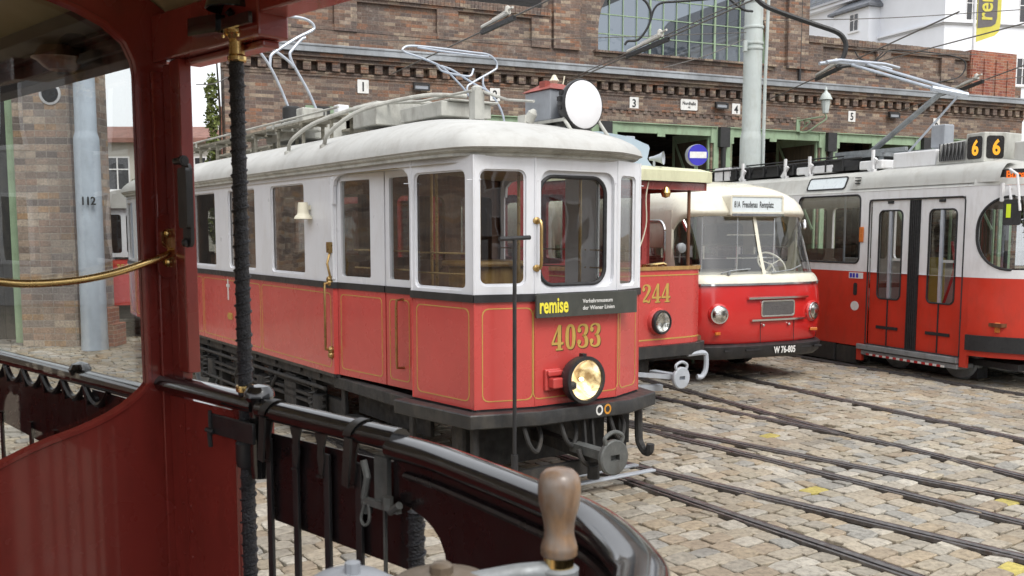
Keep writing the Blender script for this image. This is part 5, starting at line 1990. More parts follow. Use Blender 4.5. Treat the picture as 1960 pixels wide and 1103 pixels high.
q.build('saloon_body', 'tram_red', t244, smooth=0)
for s in (-1, 1):
    q = MB()
    q.plate(rect(0.2, 1.72, 6.0, 2.63), [], (s * 0.955, 1.15, 0), Y, Z, (s, 0, 0), 0.004)
    q.build('window_pane', 'window_glass', t244, smooth=0)
q = MB()
q.box(-0.90, 0.90, 0.10, 7.3, 0.80, 0.86)
q.build('floor', 'wood_brown', t244, smooth=0)
q = MB()
pr_ = [(-1.03, 2.80), (-1.03, 2.86), (-0.9, 2.98), (-0.80, 3.08), (-0.84, 3.22), (-0.82, 3.26), (-0.5, 3.35), (0, 3.39), (0.5, 3.35), (0.82, 3.26), (0.84, 3.22), (0.80, 3.08), (0.9, 2.98), (1.03, 2.86), (1.03, 2.80)]
q.rings([[Vector((a, 1.02, b)) for a, b in pr_], [Vector((a, 8.2, b)) for a, b in pr_]])
q.build('saloon_roof', 'pale_blue', t244, smooth=30)
q = MB()
q.box(0.52, 0.66, 1.1, 1.4, 3.32, 3.37)
q.box(-0.2, 0.5, 2.0, 5.2, 3.39, 3.46)
q.build('roof_fitting', 'light_grey', t244, smooth=0, bevel=0.01)
q = MB()
q.lathe([(0.02, 0.08), (0.028, 0.13), (0.05, 0.20), (0.075, 0.245), (0.08, 0.25), (0.07, 0.24), (0.035, 0.19)], (0.0, 0.22, 3.0), (0.55, -0.85, 0.02), 24, caps=False)
q.tube([(0.07, 0.1, 3.0), (0.07, 0.1, 2.9)], 0.015, 6)
q.build('horn_speaker', 'light_grey', t244)
q = MB()
q.lathe([(0.001, -0.06), (0.045, -0.045), (0.06, 0), (0.045, 0.045), (0.03, 0.07)], (0.17, 0.0, 2.60), n=16)
q.build('bell', 'brass', t244)
q = MB()
q.tube(bez([(-0.10, -0.02, 2.80), (-0.14, 0.0, 2.55), (-0.12, 0.02, 2.2), (-0.26, 0.05, 1.8)], 5), 0.008, 6)
q.build('bell_cord', 'lamp_cream', t244)
q = MB()
q.tube([(0.1, 0.25, 1.735), (0.35, 0.22, 1.76), (0.40, 0.22, 1.74)], 0.02, 8)
q.lathe([(0.09, 0), (0.10, 0.03), (0.10, 0.05), (0.02, 0.06)], (0.18, 0.27, 1.70), n=16)
q.tube([(0.02, 0.35, 0.85), (0.02, 0.35, 1.72)], 0.10, 12)
q.build('controller', 'brass', t244)
q = MB()
q.box(-0.75, 0.75, 0.3, 7.2, 0.56, 0.68)
q.box(-0.82, -0.72, 1.0, 7.0, 0.3, 0.6)
q.box(0.72, 0.82, 1.0, 7.0, 0.3, 0.6)
for i in range(5):
    q.lathe([(0.018, 0), (0.018, 0.02)], (-0.55 + i * 0.15, 0.16, 0.62), -Y, 8)
q.box(-0.7, 0.1, 0.18, 0.32, 0.44, 0.66)
q.build('underframe', 'under_grey', t244, smooth=0)
for y in (2.8, 5.4):
    for s in (-1, 1):
        q = MB()
        q.lathe([(0.06, -0.07), (0.33, -0.065), (0.42, -0.06), (0.42, -0.045), (0.39, -0.04), (0.39, 0.06), (0.10, 0.02), (0.08, 0.07)], (s * 0.75, y, 0.40), (s, 0, 0), 28)
        q.build('wheel', 'steel_grey', t244)
coupler(t244, (0.0, -0.50, 0.475), 'light_grey', 0.115)
q = MB()
for s in (-1, 1):
    q.tube(bez([(s * 0.55, -0.02, 0.66), (s * 0.80, -0.04, 0.665), (s * 0.85, -0.04, 0.60), (s * 0.845, -0.04, 0.45), (s * 0.78, -0.04, 0.37), (s * 0.72, -0.02, 0.37)], 5), 0.032, 8)
q.bar((-0.75, -0.05, 0.55), (-0.05, -0.40, 0.48), 0.035, 0.05)
q.bar((-0.6, 0.2, 0.30), (0.10, -0.05, 0.30), 0.09, 0.07)
q.box(-0.85, -0.55, -0.02, 0.05, 0.30, 0.50)
q.build('drawgear', 'light_grey', t244, smooth=30)
bow(t244, 3.4, [[(-0.2, 3.35), (-0.233, 3.77), (-0.451, 4.083), (-0.66, 4.27), (-0.875, 4.419), (-1.20, 4.51), (-1.445, 4.559), (-1.475, 4.60), (-1.364, 4.65), (-1.0, 4.665), (-0.405, 4.665), (-0.097, 4.66), (0.03, 4.58), (0.045, 4.50), (-0.008, 4.449), (-0.363, 4.25), (-0.455, 4.18), (-0.45, 4.08)],
                [(0.20, 3.38), (0.154, 3.818), (-0.054, 4.114), (-0.32, 4.224), (-0.50, 4.30), (-0.70, 4.39), (-0.88, 4.43)],
                [(-0.187, 4.34), (-0.187, 4.23), (-0.10, 4.13)],
                [(-0.95, 4.43), (-0.85, 4.36), (-0.55, 4.33), (-0.40, 4.34), (-0.35, 4.44)],
                [(-1.25, 4.645), (-0.8, 4.63), (-0.3, 4.63), (-0.1, 4.635)]], 0.015, 'galvanised', 0.0)

# ================================================================== red and cream bus
OB = (3.64, 13.66, 0)
bus = empty('vintage_bus', OB, 25.0, 'rounded red and cream vintage bus with chrome trim on Freudenau duty', 'bus')
BL = 9.0
def bring(z, w, f, dep=0.62, e=0.55, nT=28, full=True, th0=0, th1=180):
    pts = []
    for i in range(nT + 1):
        a = R(th0 + (th1 - th0) * i / nT)
        c, s = COS(a), SIN(a)
        zz = z(a) if callable(z) else z
        ww = w(a) if callable(w) else w
        ff = f(a) if callable(f) else f
        pts.append(Vector((-ww * math.copysign(abs(c) ** e, c), ff + dep * (1 - abs(s) ** e), zz)))
    if full:
        w0 = w if not callable(w) else w(0)
        z0 = z if not callable(z) else z(0)
        pts = pts + [Vector((w0, y, z0)) for y in (1.5, 3, 5, 7, BL)] + [Vector((-w0, y, z0)) for y in (BL, 7, 5, 3, 1.5)]
    return pts
q = MB()
q.rings([bring(z, w, f) for z, w, f in ((0.575, 1.165, 0.05), (0.60, 1.18, 0.03), (0.85, 1.195, 0.0), (1.1, 1.20, 0.0), (1.28, 1.195, 0.015), (1.40, 1.185, 0.035))])
q.build('lower_body', 'bus_red', bus, smooth=50)
q = MB()
q.rings([bring(z, w, f) for z, w, f in ((1.422, 1.186, 0.035), (1.47, 1.18, 0.05), (1.52, 1.165, 0.085), (1.545, 1.15, 0.12))])
q.build('belt_panel', 'bus_cream', bus, smooth=50)
q = MB()
q.rings([bring(z, w, f) for z, w, f in ((1.392, 1.192, 0.028), (1.396, 1.205, 0.012), (1.424, 1.205, 0.014), (1.428, 1.192, 0.03))], caps=False)
q.build('chrome_strip', 'chrome', bus, smooth=30)
q = MB()
q.rings([bring(z, w, f, 0.55) for z, w, f in ((0.36, 1.15, 0.06), (0.42, 1.19, 0.0), (0.54, 1.20, -0.02), (0.572, 1.18, 0.02))])
q.build('bumper', 'black_trim', bus, smooth=40)
bpr = [o for o in bus.children if o.name.startswith('bumper')][0]
q = MB()
def ztop(a):
    k = abs(a - PI / 2) / (PI / 2)
    return 2.37 - 0.05 * k ** 2 - 0.42 * k ** 9
q.rings([bring(1.54, 1.145, 0.125, nT=40, full=False), bring(1.9, 1.13, 0.25, nT=40, full=False), bring(lambda a: ztop(a) + 0.01, 1.10, 0.385, nT=40, full=False)], ring_closed=False)
q.build('windscreen', 'screen_glass', bus, smooth=60)
q = MB()
def patch(t0, t1, d=0.012, z0=1.54):
    q.rings([bring(z0, 1.145 + d, 0.125 - d, nT=4, full=False, th0=t0, th1=t1), bring(1.9, 1.13 + d, 0.25 - d, nT=4, full=False, th0=t0, th1=t1),
             bring(lambda a: ztop(a) + 0.015, 1.10 + d, 0.385 - d, nT=4, full=False, th0=t0, th1=t1)], ring_closed=False)
patch(89.93, 90.07)
patch(0, 3)
patch(177, 180)
q.build('screen_pillar', 'bus_cream', bus, smooth=60)
q = MB()
NT = 48
def rb_(fz, w, f, dep=0.62):
    return bring(fz, w, f, dep, 0.55, NT)
rs = [rb_(ztop, 1.105, 0.375), rb_(lambda a: ztop(a) + 0.03, 1.125, 0.345), rb_(lambda a: max(ztop(a) + 0.06, 2.20), 1.15, 0.335), rb_(lambda a: max(ztop(a) + 0.1, 2.42), 1.155, 0.36)]
for i in range(1, 9):
    a = i / 8 * PI / 2
    rs.append(rb_(2.45 + 0.45 * SIN(a), 0.15 + 1.0 * COS(a) ** 0.75 if i < 8 else 0.02, 0.37 + 0.9 * (1 - COS(a)) + 0.12 * SIN(a)))
q.rings(rs, caps=False)
q.build('roof', 'bus_cream', bus, smooth=70)
q = MB()
for s in (-1, 1):
    hs_ = [rr(0.16, 1.60, 0.98, 2.30, 0.16), ] + [rr(1.25 + 1.3 * i, 1.60, 2.35 + 1.3 * i, 2.28, 0.1) for i in range(5)]
    q.plate(rect(0, 1.54, BL - 0.78, 2.25 + 0.2), hs_, (s * 1.15, 0.76, 0), Y, Z, (s, 0, 0), 0.04)
q.plate(rect(-1.15, 1.54, 1.15, 2.45), [], (0, BL, 0), X, Z, Y, 0.04)
q.build('side_panel', 'bus_cream', bus, smooth=0)
q = MB()
for s in (-1, 1):
    q.plate(rect(0.1, 1.56, BL - 0.9, 2.42), [], (s * 1.12, 0.76, 0), Y, Z, (s, 0, 0), 0.004)
    if s == -1:
        ring_tube(gk := MB(), rr(0.16, 1.60, 0.98, 2.30, 0.16), (s * 1.152, 0.76, 0), Y, Z, (s, 0, 0), 0.022)
        gk.build('window_trim', 'chrome', bus)
q.build('window_pane', 'window_glass', bus, smooth=0)
# destination box
q = MB()
q.plate(rr(-0.475, 2.355, 0.475, 2.665, 0.04), [rr(-0.445, 2.425, 0.445, 2.635, 0.02)], (0, 0.300, 0), X, Z, -Y, 0.25)
q.build('destination_box', 'bus_cream', bus, smooth=0, bevel=0.006)
q = MB()
q.box(-0.46, 0.46, 0.27, 0.299, 2.365, 2.40)
q.build('box_sill', 'chrome', bus, smooth=0)
q = MB()
q.plate(rect(-0.45, 2.42, 0.45, 2.64), [], (0, 0.310, 0), X, Z, -Y, 0.01)
dd_ = q.build('destination_blind', 'dest_white', bus, smooth=0)
q = MB()
q.text('81A  Freudenau  Rennplatz', 0.125, (-0.405, 0.3095, 2.488), X, Z, -Y, 0.002, 0.51, 0.0018, 'LEFT')
q.build('lettering', 'sign_black', dd_, smooth=0)
# front fittings: lamps, grille, chrome bars, plate
for s in (-1, 1):
    c0 = Vector((s * 0.83, 0.06, 1.0))
    ax_ = Vector((s * 0.30, -1, 0.0)).normalized()
    q = MB()
    q.lathe([(0.165, -0.04), (0.15, 0.02), (0.132, 0.035)], c0, ax_, 32)
    q.build('lamp_cowl', 'bus_red', bus)
    q = MB()
    q.lathe([(0.128, 0.0), (0.132, 0.045), (0.125, 0.06), (0.108, 0.062)], c0, ax_, 32, caps=False)
    h_ = q.build('headlight', 'chrome', bus)
    q = MB()
    q.lathe([(0.11, 0.06), (0.08, 0.082), (0.04, 0.092), (0.001, 0.095)], c0, ax_, 32, caps=False)
    q.build('lens', 'lens_glass', h_)
    q = MB()
    q.box(-0.055, 0.055, -0.03, 0.0, -0.022, 0.022, Matrix.Translation((s * 0.86, 0.045 if s > 0 else 0.045, 0.735)) @ Matrix.Rotation(-s * 0.35, 4, 'Z'))
    q.build('indicator', 'orange_lens', bus, smooth=0, bevel=0.008)
def on_front(x, d=0.0):
    k = min(1, abs(x) / 1.2)
    c = k ** (1 / 0.55)
    s = math.sqrt(max(0, 1 - c * c)) ** 0.55
    return Vector((x, 0.62 * (1 - s) - d, 0))
def front_bar(name, z, x0, x1, h, dd, mat):
    q = MB()
    n_ = 16
    rows = []
    for i in range(n_ + 1):
        p_ = on_front(x0 + (x1 - x0) * i / n_, 0.0)
        rows.append([p_ + Vector((0, -0.002, z - h / 2)), p_ + Vector((0, -dd, z - h * 0.3)), p_ + Vector((0, -dd, z + h * 0.3)), p_ + Vector((0, -0.002, z + h / 2))])
    q.rings(rows)
    return q.build(name, mat, bus, smooth=30)
front_bar('chrome_bar', 1.215, -0.38, 0.70, 0.042, 0.045, 'chrome')
front_bar('chrome_bar', 0.905, -0.32, 0.66, 0.042, 0.045, 'chrome')
q = MB()
q.plate(rr(-0.14, 0.945, 0.46, 1.178, 0.04), [rr(-0.12, 0.965, 0.44, 1.158, 0.03)], (0, -0.014, 0), X, Z, -Y, 0.02)
gr_ = q.build('grille_frame', 'chrome', bus, smooth=0, bevel=0.004)
q = MB()
q.plate(rr(-0.125, 0.96, 0.445, 1.163, 0.03), [], (0, -0.006, 0), X, Z, -Y, 0.004)
for i in range(40):
    x = -0.12 + i * 0.0143
    q.bar((x, -0.011, 0.97), (x, -0.011, 1.155), 0.003, 0.003, (0, 1, 0))
for i in range(14):
    z = 0.97 + i * 0.0137
    q.bar((-0.12, -0.0095, z), (0.44, -0.0095, z), 0.003, 0.003)
q.build('mesh', 'mesh_grille', gr_, smooth=0)
q = MB()
q.text('W 76-805', 0.13, (0.28, -0.035, 0.425), X, Z, -Y, 0.003, 0.72, 0.004)
q.build('number_plate', 'sign_white', bus, smooth=0)
q = MB()
for x0, x1 in ((-0.75, -0.50), (-0.40, -0.15), (0.62, 0.80), (0.86, 1.0)):
    q.box(x0, x1, -0.026 + (0.03 if x1 > 0.7 or x0 < -0.6 else 0), 0.2, 0.475, 0.50)
q.build('bumper_slot', 'rubber', bpr, smooth=0)
q = MB()
for x in (-0.10, 0.36):
    q.lathe([(0.02, 0), (0.02, 0.02), (0.012, 0.03)], (x, -0.004, 0.83), -Y, 10)
q.build('hatch_knob', 'chrome', bus)
q = MB()
for x in (-0.14, 0.46):
    q.bar((x, -0.003, 0.585), (x, -0.003, 0.88), 0.006, 0.006, (0, 1, 0))
q.build('hatch_seam', 'rubber', bus, smooth=0)
q = MB()
q.tube([(-0.72, 0.16, 1.56), (-0.60, 0.10, 1.60), (-0.25, 0.12, 1.62)], 0.012, 6)
q.lathe([(0.03, 0), (0.025, 0.03)], (-0.62, 0.13, 1.565), -Y, 10)
q.tube([(0.12, 0.10, 1.56), (0.50, 0.12, 1.60), (0.70, 0.16, 1.66)], 0.010, 6)
q.build('wiper', 'steel_grey', bus)
q = MB()
q.tube(bez([(-1.19, 0.50, 1.72), (-1.24, 0.42, 1.80), (-1.25, 0.40, 1.92)], 4), 0.012, 6)
q.lathe([(0.001, -0.02), (0.07, -0.01), (0.07, 0.03), (0.03, 0.05)], (-1.25, 0.38, 1.92), (0, -1, 0), 16)
q.build('wing_mirror', 'steel_grey', bus)
q = MB()
q.lathe([(0.03, 0), (0.035, 0.05), (0.03, 0.16), (0.01, 0.18)], (-1.12, 0.52, 2.30), (0.25, -0.35, -0.9), 10)
q.lathe([(0.03, 0), (0.035, 0.05), (0.03, 0.12), (0.01, 0.14)], (1.14, 0.62, 2.32), (0.0, -0.2, -0.9), 10)
q.build('marker_lamp', 'chrome', bus)
q = MB()
wc = Vector((0.55, 0.62, 1.66))
wa = Vector((0, -0.75, 0.66)).normalized()
xx_ = X
yy_ = wa.cross(xx_)
q.tube([wc + (xx_ * COS(2 * PI * i / 28) + yy_ * SIN(2 * PI * i / 28)) * 0.23 for i in range(28)], 0.014, 8, closed=True)
for a in (0.4, 2.7, 4.7):
    q.tube([wc, wc + (xx_ * COS(a) + yy_ * SIN(a)) * 0.225], 0.009, 6)
q.tube([wc, wc - wa * 0.6], 0.02, 8)
q.build('steering_wheel', 'bus_cream', bus)
q = MB()
q.box(-1.1, 1.1, 0.45, BL - 0.1, 0.62, 0.66)
q.box(-1.0, 1.0, 0.45, 0.62, 0.7, 1.53)
for i in range(6):
    for x in (-0.95, 0.15):
        q.box(x, x + 0.8, 2.0 + i * 1.1, 2.1 + i * 1.1, 0.7, 1.7)
q.box(0.3, 0.8, 1.0, 1.1, 0.7, 1.8)
q.build('seat', 'dark_inside', bus, smooth=0)
q = MB()
for x, y in ((-0.75, 0.9), (-0.3, 1.2), (0.9, 1.0), (0.2, 1.0)):
    q.tube([(x, y, 0.7), (x, y, 2.5)], 0.016, 8)
for z in (1.75, 2.1):
    q.tube([(0.0, 1.0, z), (0.95, 1.0, z)], 0.012, 6)
q.build('grab_pole', 'chrome', bus)
for y in (1.9, 6.6):
    for s in (-1, 1):
        q = MB()
        q.lathe([(0.15, -0.14), (0.40, -0.14), (0.46, -0.10), (0.46, 0.06), (0.42, 0.10), (0.28, 0.10), (0.26, 0.02), (0.05, 0.0)], (s * 0.98, y, 0.46), (s, 0, 0), 32)
        q.build('wheel', 'rubber', bus)
q = MB()
q.box(-1.0, 1.0, 0.8, BL - 0.3, 0.30, 0.55)
q.build('chassis', 'rubber', bus, smooth=0)

# ================================================================== modern tram, line 66
O6 = (5.59, 15.30, 0)
m66 = empty('articulated_tram', O6, -67.0, 'modern white and red tram showing line 66 with two glazed doors', 'tram')
N6 = Vector((0, -1, 0))
BELT = 1.51
q = MB()
q.plate([(-8.5, 0.32), (-0.02, 0.32), (-0.02, 0.36), (0.035, 0.36), (0.035, BELT), (-8.5, BELT)], [], (0, 0, 0), X, Z, N6, 0.05)
q.plate([(1.88, 0.24), (2.0, 0.24), (2.0, BELT), (1.88, BELT)], [], (0, 0, 0), X, Z, N6, 0.05)
q.plate(rect(-0.14, 0.10, -0.025, 0.318), [], (0, 0, 0), X, Z, N6, 0.05)
q.build('lower_body', 'red_modern', m66, smooth=0)
q = MB()
wl6 = [rr(-1.62 - 1.62 * i, 1.645, -0.155 - 1.62 * i, 2.725, 0.09) for i in range(5)]
q.plate(rect(-8.5, BELT + 0.002, 2.0, 2.77), wl6 + [rect(0.035, BELT + 0.0021, 1.88, 2.64)], (0, 0, 0), X, Z, N6, 0.05)
q.build('upper_body', 'white_modern', m66, smooth=0)
gk = MB()
for l_ in wl6:
    ring_tube(gk, l_, (0, 0, 0), X, Z, N6, 0.016)
ring_tube(gk, rr(0.045, 0.38, 1.875, 2.635, 0.06, 4, (0, 0, 1, 1)), (0, 0.0, 0), X, Z, N6, 0.012)
gk.build('window_gasket', 'rubber', m66)
for l_ in wl6:
    q = MB()
    q.plate(l_, [], (0, 0.02, 0), X, Z, N6, 0.006)
    q.build('window_pane', 'window_glass', m66, smooth=0)
for x0, x1, wx0, wx1 in ((0.075, 0.855, 0.235, 0.705), (1.055, 1.85, 1.225, 1.715)):
    q = MB()
    win = rr(wx0, 1.11, wx1, 2.465, 0.08)
    up = [p_ for p_ in win if p_[1] > BELT]
    lo_ = [p_ for p_ in win if p_[1] < BELT]
    q.plate([(x0, 0.38), (x1, 0.38), (x1, BELT), (wx1, BELT)] + [(p_[0], p_[1]) for p_ in sorted([p_ for p_ in lo_ if p_[0] > (wx0 + wx1) / 2], key=lambda v: -v[1])] + [(p_[0], p_[1]) for p_ in sorted([p_ for p_ in lo_ if p_[0] < (wx0 + wx1) / 2], key=lambda v: v[1])] + [(wx0, BELT), (x0, BELT)], [], (0, 0.03, 0), X, Z, N6, 0.03)
    d_o = q.build('door', 'red_modern', m66, smooth=0)
    q = MB()
    q.plate([(x0, BELT + 0.001), (wx0, BELT + 0.001)] + sorted([p_ for p_ in up if p_[0] < (wx0 + wx1) / 2], key=lambda v: v[1]) + sorted([p_ for p_ in up if p_[0] > (wx0 + wx1) / 2], key=lambda v: -v[1]) + [(wx1, BELT + 0.001), (x1, BELT + 0.001), (x1, 2.615), (x0, 2.615)], [], (0, 0.03, 0), X, Z, N6, 0.03)
    q.build('door_top', 'white_modern', d_o, smooth=0)
    q = MB()
    ring_tube(q, win, (0, 0.028, 0), X, Z, N6, 0.014)
    mid = (x0 + x1) / 2
    q.box(mid - 0.01, mid + 0.01, 0.018, 0.0285, 0.39, 1.10)
    q.box(mid - 0.22, mid + 0.22, 0.016, 0.0285, 0.64, 0.685)
    q.build('door_seal', 'rubber', d_o)
    q = MB()
    q.plate(win, [], (0, 0.045, 0), X, Z, N6, 0.006)
    q.build('window_pane', 'window_glass', d_o, smooth=0)
    q = MB()
    q.box(mid - 0.025, mid + 0.025, 0.02, 0.05, 1.12, 2.46)
    q.build('door_bar', 'galvanised', d_o, smooth=0)
    q = MB()
    q.box(mid + 0.02, mid + 0.21, 0.05, 0.065, 1.70, 1.74)
    q.build('handle', 'sign_white', d_o, smooth=0)
    q = MB()
    q.box(mid - 0.05, mid + 0.05, 0.005, 0.029, 2.57, 2.61)
    q.build('door_hook', 'rubber', d_o, smooth=0)
q = MB()
q.box(0.862, 1.048, 0.005, 0.06, 0.37, 2.615)
for i in range(5):
    q.box(0.868 + i * 0.036, 0.892 + i * 0.036, -0.006, 0.005, 0.37, 2.612)
q.build('door_post_rubber', 'rubber', m66, smooth=0)
q = MB()
q.box(-0.10, 1.87, -0.05, 0.10, 0.285, 0.365)
q.box(-0.02, 1.87, -0.02, 0.30, 0.20, 0.27)
q.build('door_step', 'steel_grey', m66, smooth=0, bevel=0.008)
sw = MB()
sr = MB()
for i in range(22):
    x = 0.10 + i * 0.0705
    (sw if i % 2 else sr).box(x, x + 0.0695, -0.026, -0.0205, 0.20, 0.232)
sto = sw.build('step_marking', 'sign_white', m66, smooth=0)
sr.build('step_marking', 'red_bar', m66, smooth=0)
q = MB()
q.box(-8.4, -0.62, -0.03, 0.04, 0.04, 0.315)
q.box(-8.4, -1.3, -0.045, -0.031, 0.06, 0.30)
q.box(-0.60, -0.15, 0.0, 0.08, 0.03, 0.30)
q.build('skirt', 'bumper_grey', m66, smooth=0)
q = MB()
q.box(-8.0, 2.6, 0.3, 1.9, 0.25, 0.34)
for y in (0.45, 1.75):
    q.box(-0.2, 1.9, y - 0.1, y + 0.1, 0.05, 0.25)
q.build('underframe', 'rubber', m66, smooth=0)
q = MB()
for x in (-2.0, -3.8, 0.4, 1.6):
    for y in (0.38, 1.82):
        q.lathe([(0.05, -0.06), (0.30, -0.06), (0.33, -0.02), (0.33, 0.06), (0.05, 0.06)], (x, y, 0.33), (0, 1, 0), 24)
q.build('wheel', 'steel_grey', m66)
# nose
nose = Curve2([(2.0, 0.0), (2.2, 0.03), (2.40, 0.11), (2.71, 0.315), (2.93, 0.62), (3.02, 1.1), (2.93, 1.58), (2.71, 1.885), (2.40, 2.09), (2.0, 2.2)], 10)
NL = nose.len
scr = rr(0.08, 1.63, NL - 0.08, 2.62, 0.46, 12)
q = MB()
bent(q, rect(0, 0.42, NL, BELT), [], nose, 0.05, 0.06)
q.build('nose_lower', 'red_modern', m66, smooth=40)
q = MB()
bent(q, rect(0, BELT + 0.002, NL, 2.77), [scr], nose, 0.05, 0.06)
q.build('nose_upper', 'white_modern', m66, smooth=40)
q = MB()
bent(q, scr, [], Curve2([(p.x - 0.02 * (p.x - 2.0), p.y, 0) for p in nose.p], 1), 0.006, 0.06)
q.build('windscreen', 'screen_glass', m66, smooth=60)
q = MB()
pts = []
for s_, z_ in scr:
    p_, d_ = nose.at(s_)
    pts.append(p_ + Z * z_ + Vector((d_.y, -d_.x, 0)) * 0.002)
q.tube(pts, 0.018, 6, closed=True)
q.build('windscreen_seal', 'rubber', m66)
q = MB()
nb = Curve2([(p.x + 0.0, p.y, 0) for p in nose.p], 1)
f = MB()
bent(f, rect(0.0, 0.50, NL, 0.71), [], nose, 0.02, 0.06)
for x_, y_, z_ in f.v:
    pass
nb = []
for p_ in nose.p:
    nb.append(p_)
nbc = Curve2([(p.x + (p.x - 2.35) * 0.06 + 0.02, p.y - 0.04 * (1.1 - p.y) / 1.1, 0) for p in nose.p], 1)
bent(q, rect(0.0, 0.50, nbc.len, 0.715), [], nbc, 0.05, 0.06)
q.build('bumper', 'rubber', m66, smooth=40)
q = MB()
p_, d_ = nose.at(0.42)
nv = Vector((d_.y, -d_.x, 0))
q.box(-0.035, 0.035, -0.02, 0.0, -0.07, 0.07, Matrix.Translation(p_ + Z * 0.84) @ Matrix.Rotation(math.atan2(d_.y, d_.x), 4, 'Z'))
q.build('indicator', 'orange_lens', m66, smooth=0, bevel=0.01)
q = MB()
q.box(-0.14, -0.06, -0.03, 0.0, 1.98, 2.22)
q.build('indicator', 'orange_lens', m66, smooth=0, bevel=0.01)
# roof shell
q = MB()
def sec(x, k=1.0, dz=0.0):
    pf = [(-0.008, 2.772), (0.02, 2.80), (0.12, 3.03), (0.25, 3.10), (0.6, 3.14), (1.1, 3.155), (1.6, 3.14), (1.95, 3.10), (2.08, 3.03), (2.18, 2.80), (2.208, 2.772)]
    return [Vector((x, 1.1 + (y - 1.1) * k, z + dz)) for y, z in pf]
q.rings([sec(-8.5), sec(-4.0), sec(-0.3), sec(1.0), sec(1.9)], ring_closed=False)
q.build('roof', 'grey_roof', m66, smooth=35)
q = MB()
def nring(f, z):
    return [Vector((2.0 + (p.x - 2.0) * f, 1.1 + (p.y - 1.1) * (0.55 + 0.45 * f), z)) for p in nose.p]
q.rings([nring(1.01, 2.772), nring(0.97, 2.86), nring(0.80, 3.0), nring(0.5, 3.10), nring(0.02, 3.155)], ring_closed=False)
q.rings([sec(1.88), sec(2.01)], ring_closed=False)
q.build('nose_roof', 'grey_roof', m66, smooth=60)
# long swelling above the doors
q = MB()
rws = []
for i in range(13):
    x = -0.42 + i * 0.235
    k = min(1, i / 2.0, (12 - i) / 2.0 + 0.2)
    rws.append([Vector((x, 0.01, 2.82)), Vector((x, 0.02 - 0.0 * k, 2.87)), Vector((x, 0.06 - 0.03 * k, 2.97)), Vector((x, 0.14 - 0.02 * k, 3.05 + 0.03 * k)), Vector((x, 0.35, 3.10 + 0.03 * k))])
q.rings(rws, ring_closed=False)
q.build('roof_fairing', 'grey_roof', m66, smooth=60)
# side destination panel
def tilt(p):
    return p
q = MB()
tu = Vector((0, 0.10, 0.23)).normalized()
tn = Vector((0, -0.23, 0.10)).normalized()
to = Vector((0, 0.022, 2.815))
q.plate(rr(-1.49, 0.015, -0.555, 0.245, 0.05), [rr(-1.465, 0.035, -0.58, 0.225, 0.04)], to + tn * 0.012, X, tu, tn, 0.012)
q.build('panel_frame', 'rubber', m66, smooth=0)
q = MB()
q.plate(rr(-1.47, 0.03, -0.575, 0.23, 0.04), [], to + tn * 0.006, X, tu, tn, 0.006)
q.build('destination_panel', 'dest_white', m66, smooth=0)
q = MB()
for i in range(3):
    q.box(-0.30, -0.21, -0.0, 0.05, 2.90 + i * 0.045, 2.915 + i * 0.045)
q.build('vent_slot', 'rubber', m66, smooth=0)
# roof equipment
q = MB()
q.box(0.18, 1.02, 0.30, 1.5, 3.12, 3.36)
q.box(-0.55, -0.05, 0.30, 0.9, 3.14, 3.28)
q.box(-2.1, -1.2, 0.30, 0.9, 3.14, 3.27)
q.box(-4.6, -4.1, 0.30, 0.9, 3.14, 3.40)
q.build('equipment_box', 'white_modern', m66, smooth=0, bevel=0.02)
q = MB()
q.rings([[Vector((1.04, 0.28, 3.12)), Vector((1.60, 0.30, 3.12)), Vector((1.60, 0.32, 3.46)), Vector((1.10, 0.30, 3.42))], [Vector((1.04, 1.7, 3.12)), Vector((1.60, 1.7, 3.12)), Vector((1.60, 1.7, 3.46)), Vector((1.10, 1.7, 3.42))]])
q.box(2.15, 2.9, 0.55, 1.7, 3.10, 3.38)
q.build('vent_box', 'grey_roof', m66, smooth=0, bevel=0.015)
q = MB()
q.plate([(1.115, 3.165), (1.565, 3.165), (1.565, 3.425), (1.16, 3.40)], [], (0, 0.272, 0), X, Z, N6, 0.01)
gl_ = q.build('vent_grille', 'mesh_grille', m66, smooth=0)
q = MB()
for i in range(13):
    x = 1.14 + i * 0.034
    q.bar((x, 0.258, 3.17), (x + (0.03 if i % 2 else -0.01), 0.258, 3.42), 0.008, 0.012, (0, 1, 0))
q.build('slat', 'rubber', gl_, smooth=0)
q = MB()
q.box(-7.8, -0.6, 0.32, 1.8, 3.15, 3.22)
for i in range(16):
    x = -7.6 + i * 0.42
    q.box(x, x + 0.36, 0.34, 0.8, 3.18, 3.33)
    q.tube([(x + 0.38, 0.3, 3.15), (x + 0.38, 0.3, 3.36)], 0.02, 6)
q.tube([(-7.8, 0.30, 3.34), (-0.5, 0.30, 3.34)], 0.018, 6)
q.tube([(-7.8, 0.38, 3.40), (-1.0, 0.38, 3.40)], 0.014, 6)
q.build('resistor_rack', 'wire_black', m66, smooth=0)
q = MB()
for x in (-3.6, -2.35, -1.7, -0.2):
    q.box(x - 0.02, x + 0.02, 0.24, 0.28, 3.08, 3.44)
    q.box(x - 0.05, x + 0.05, 0.24, 0.30, 3.08, 3.14)
    q.bar((x - 0.1, 0.27, 3.12), (x + 0.06, 0.27, 3.30), 0.04, 0.05)
q.build('rack_stanchion', 'white_modern', m66, smooth=0)
q = MB()
q.box(-1.5, -0.5, 0.7, 1.5, 3.38, 3.44)
q.bar((-1.6, 0.75, 3.48), (0.0, 0.75, 3.46), 0.06, 0.06)
q.bar((-1.6, 1.45, 3.48), (0.0, 1.45, 3.46), 0.06, 0.06)
for x, y in ((-1.4, 0.8), (-1.4, 1.4), (-0.6, 0.8), (-0.6, 1.4)):
    q.tube([(x, y, 3.14), (x, y, 3.4)], 0.05, 8)
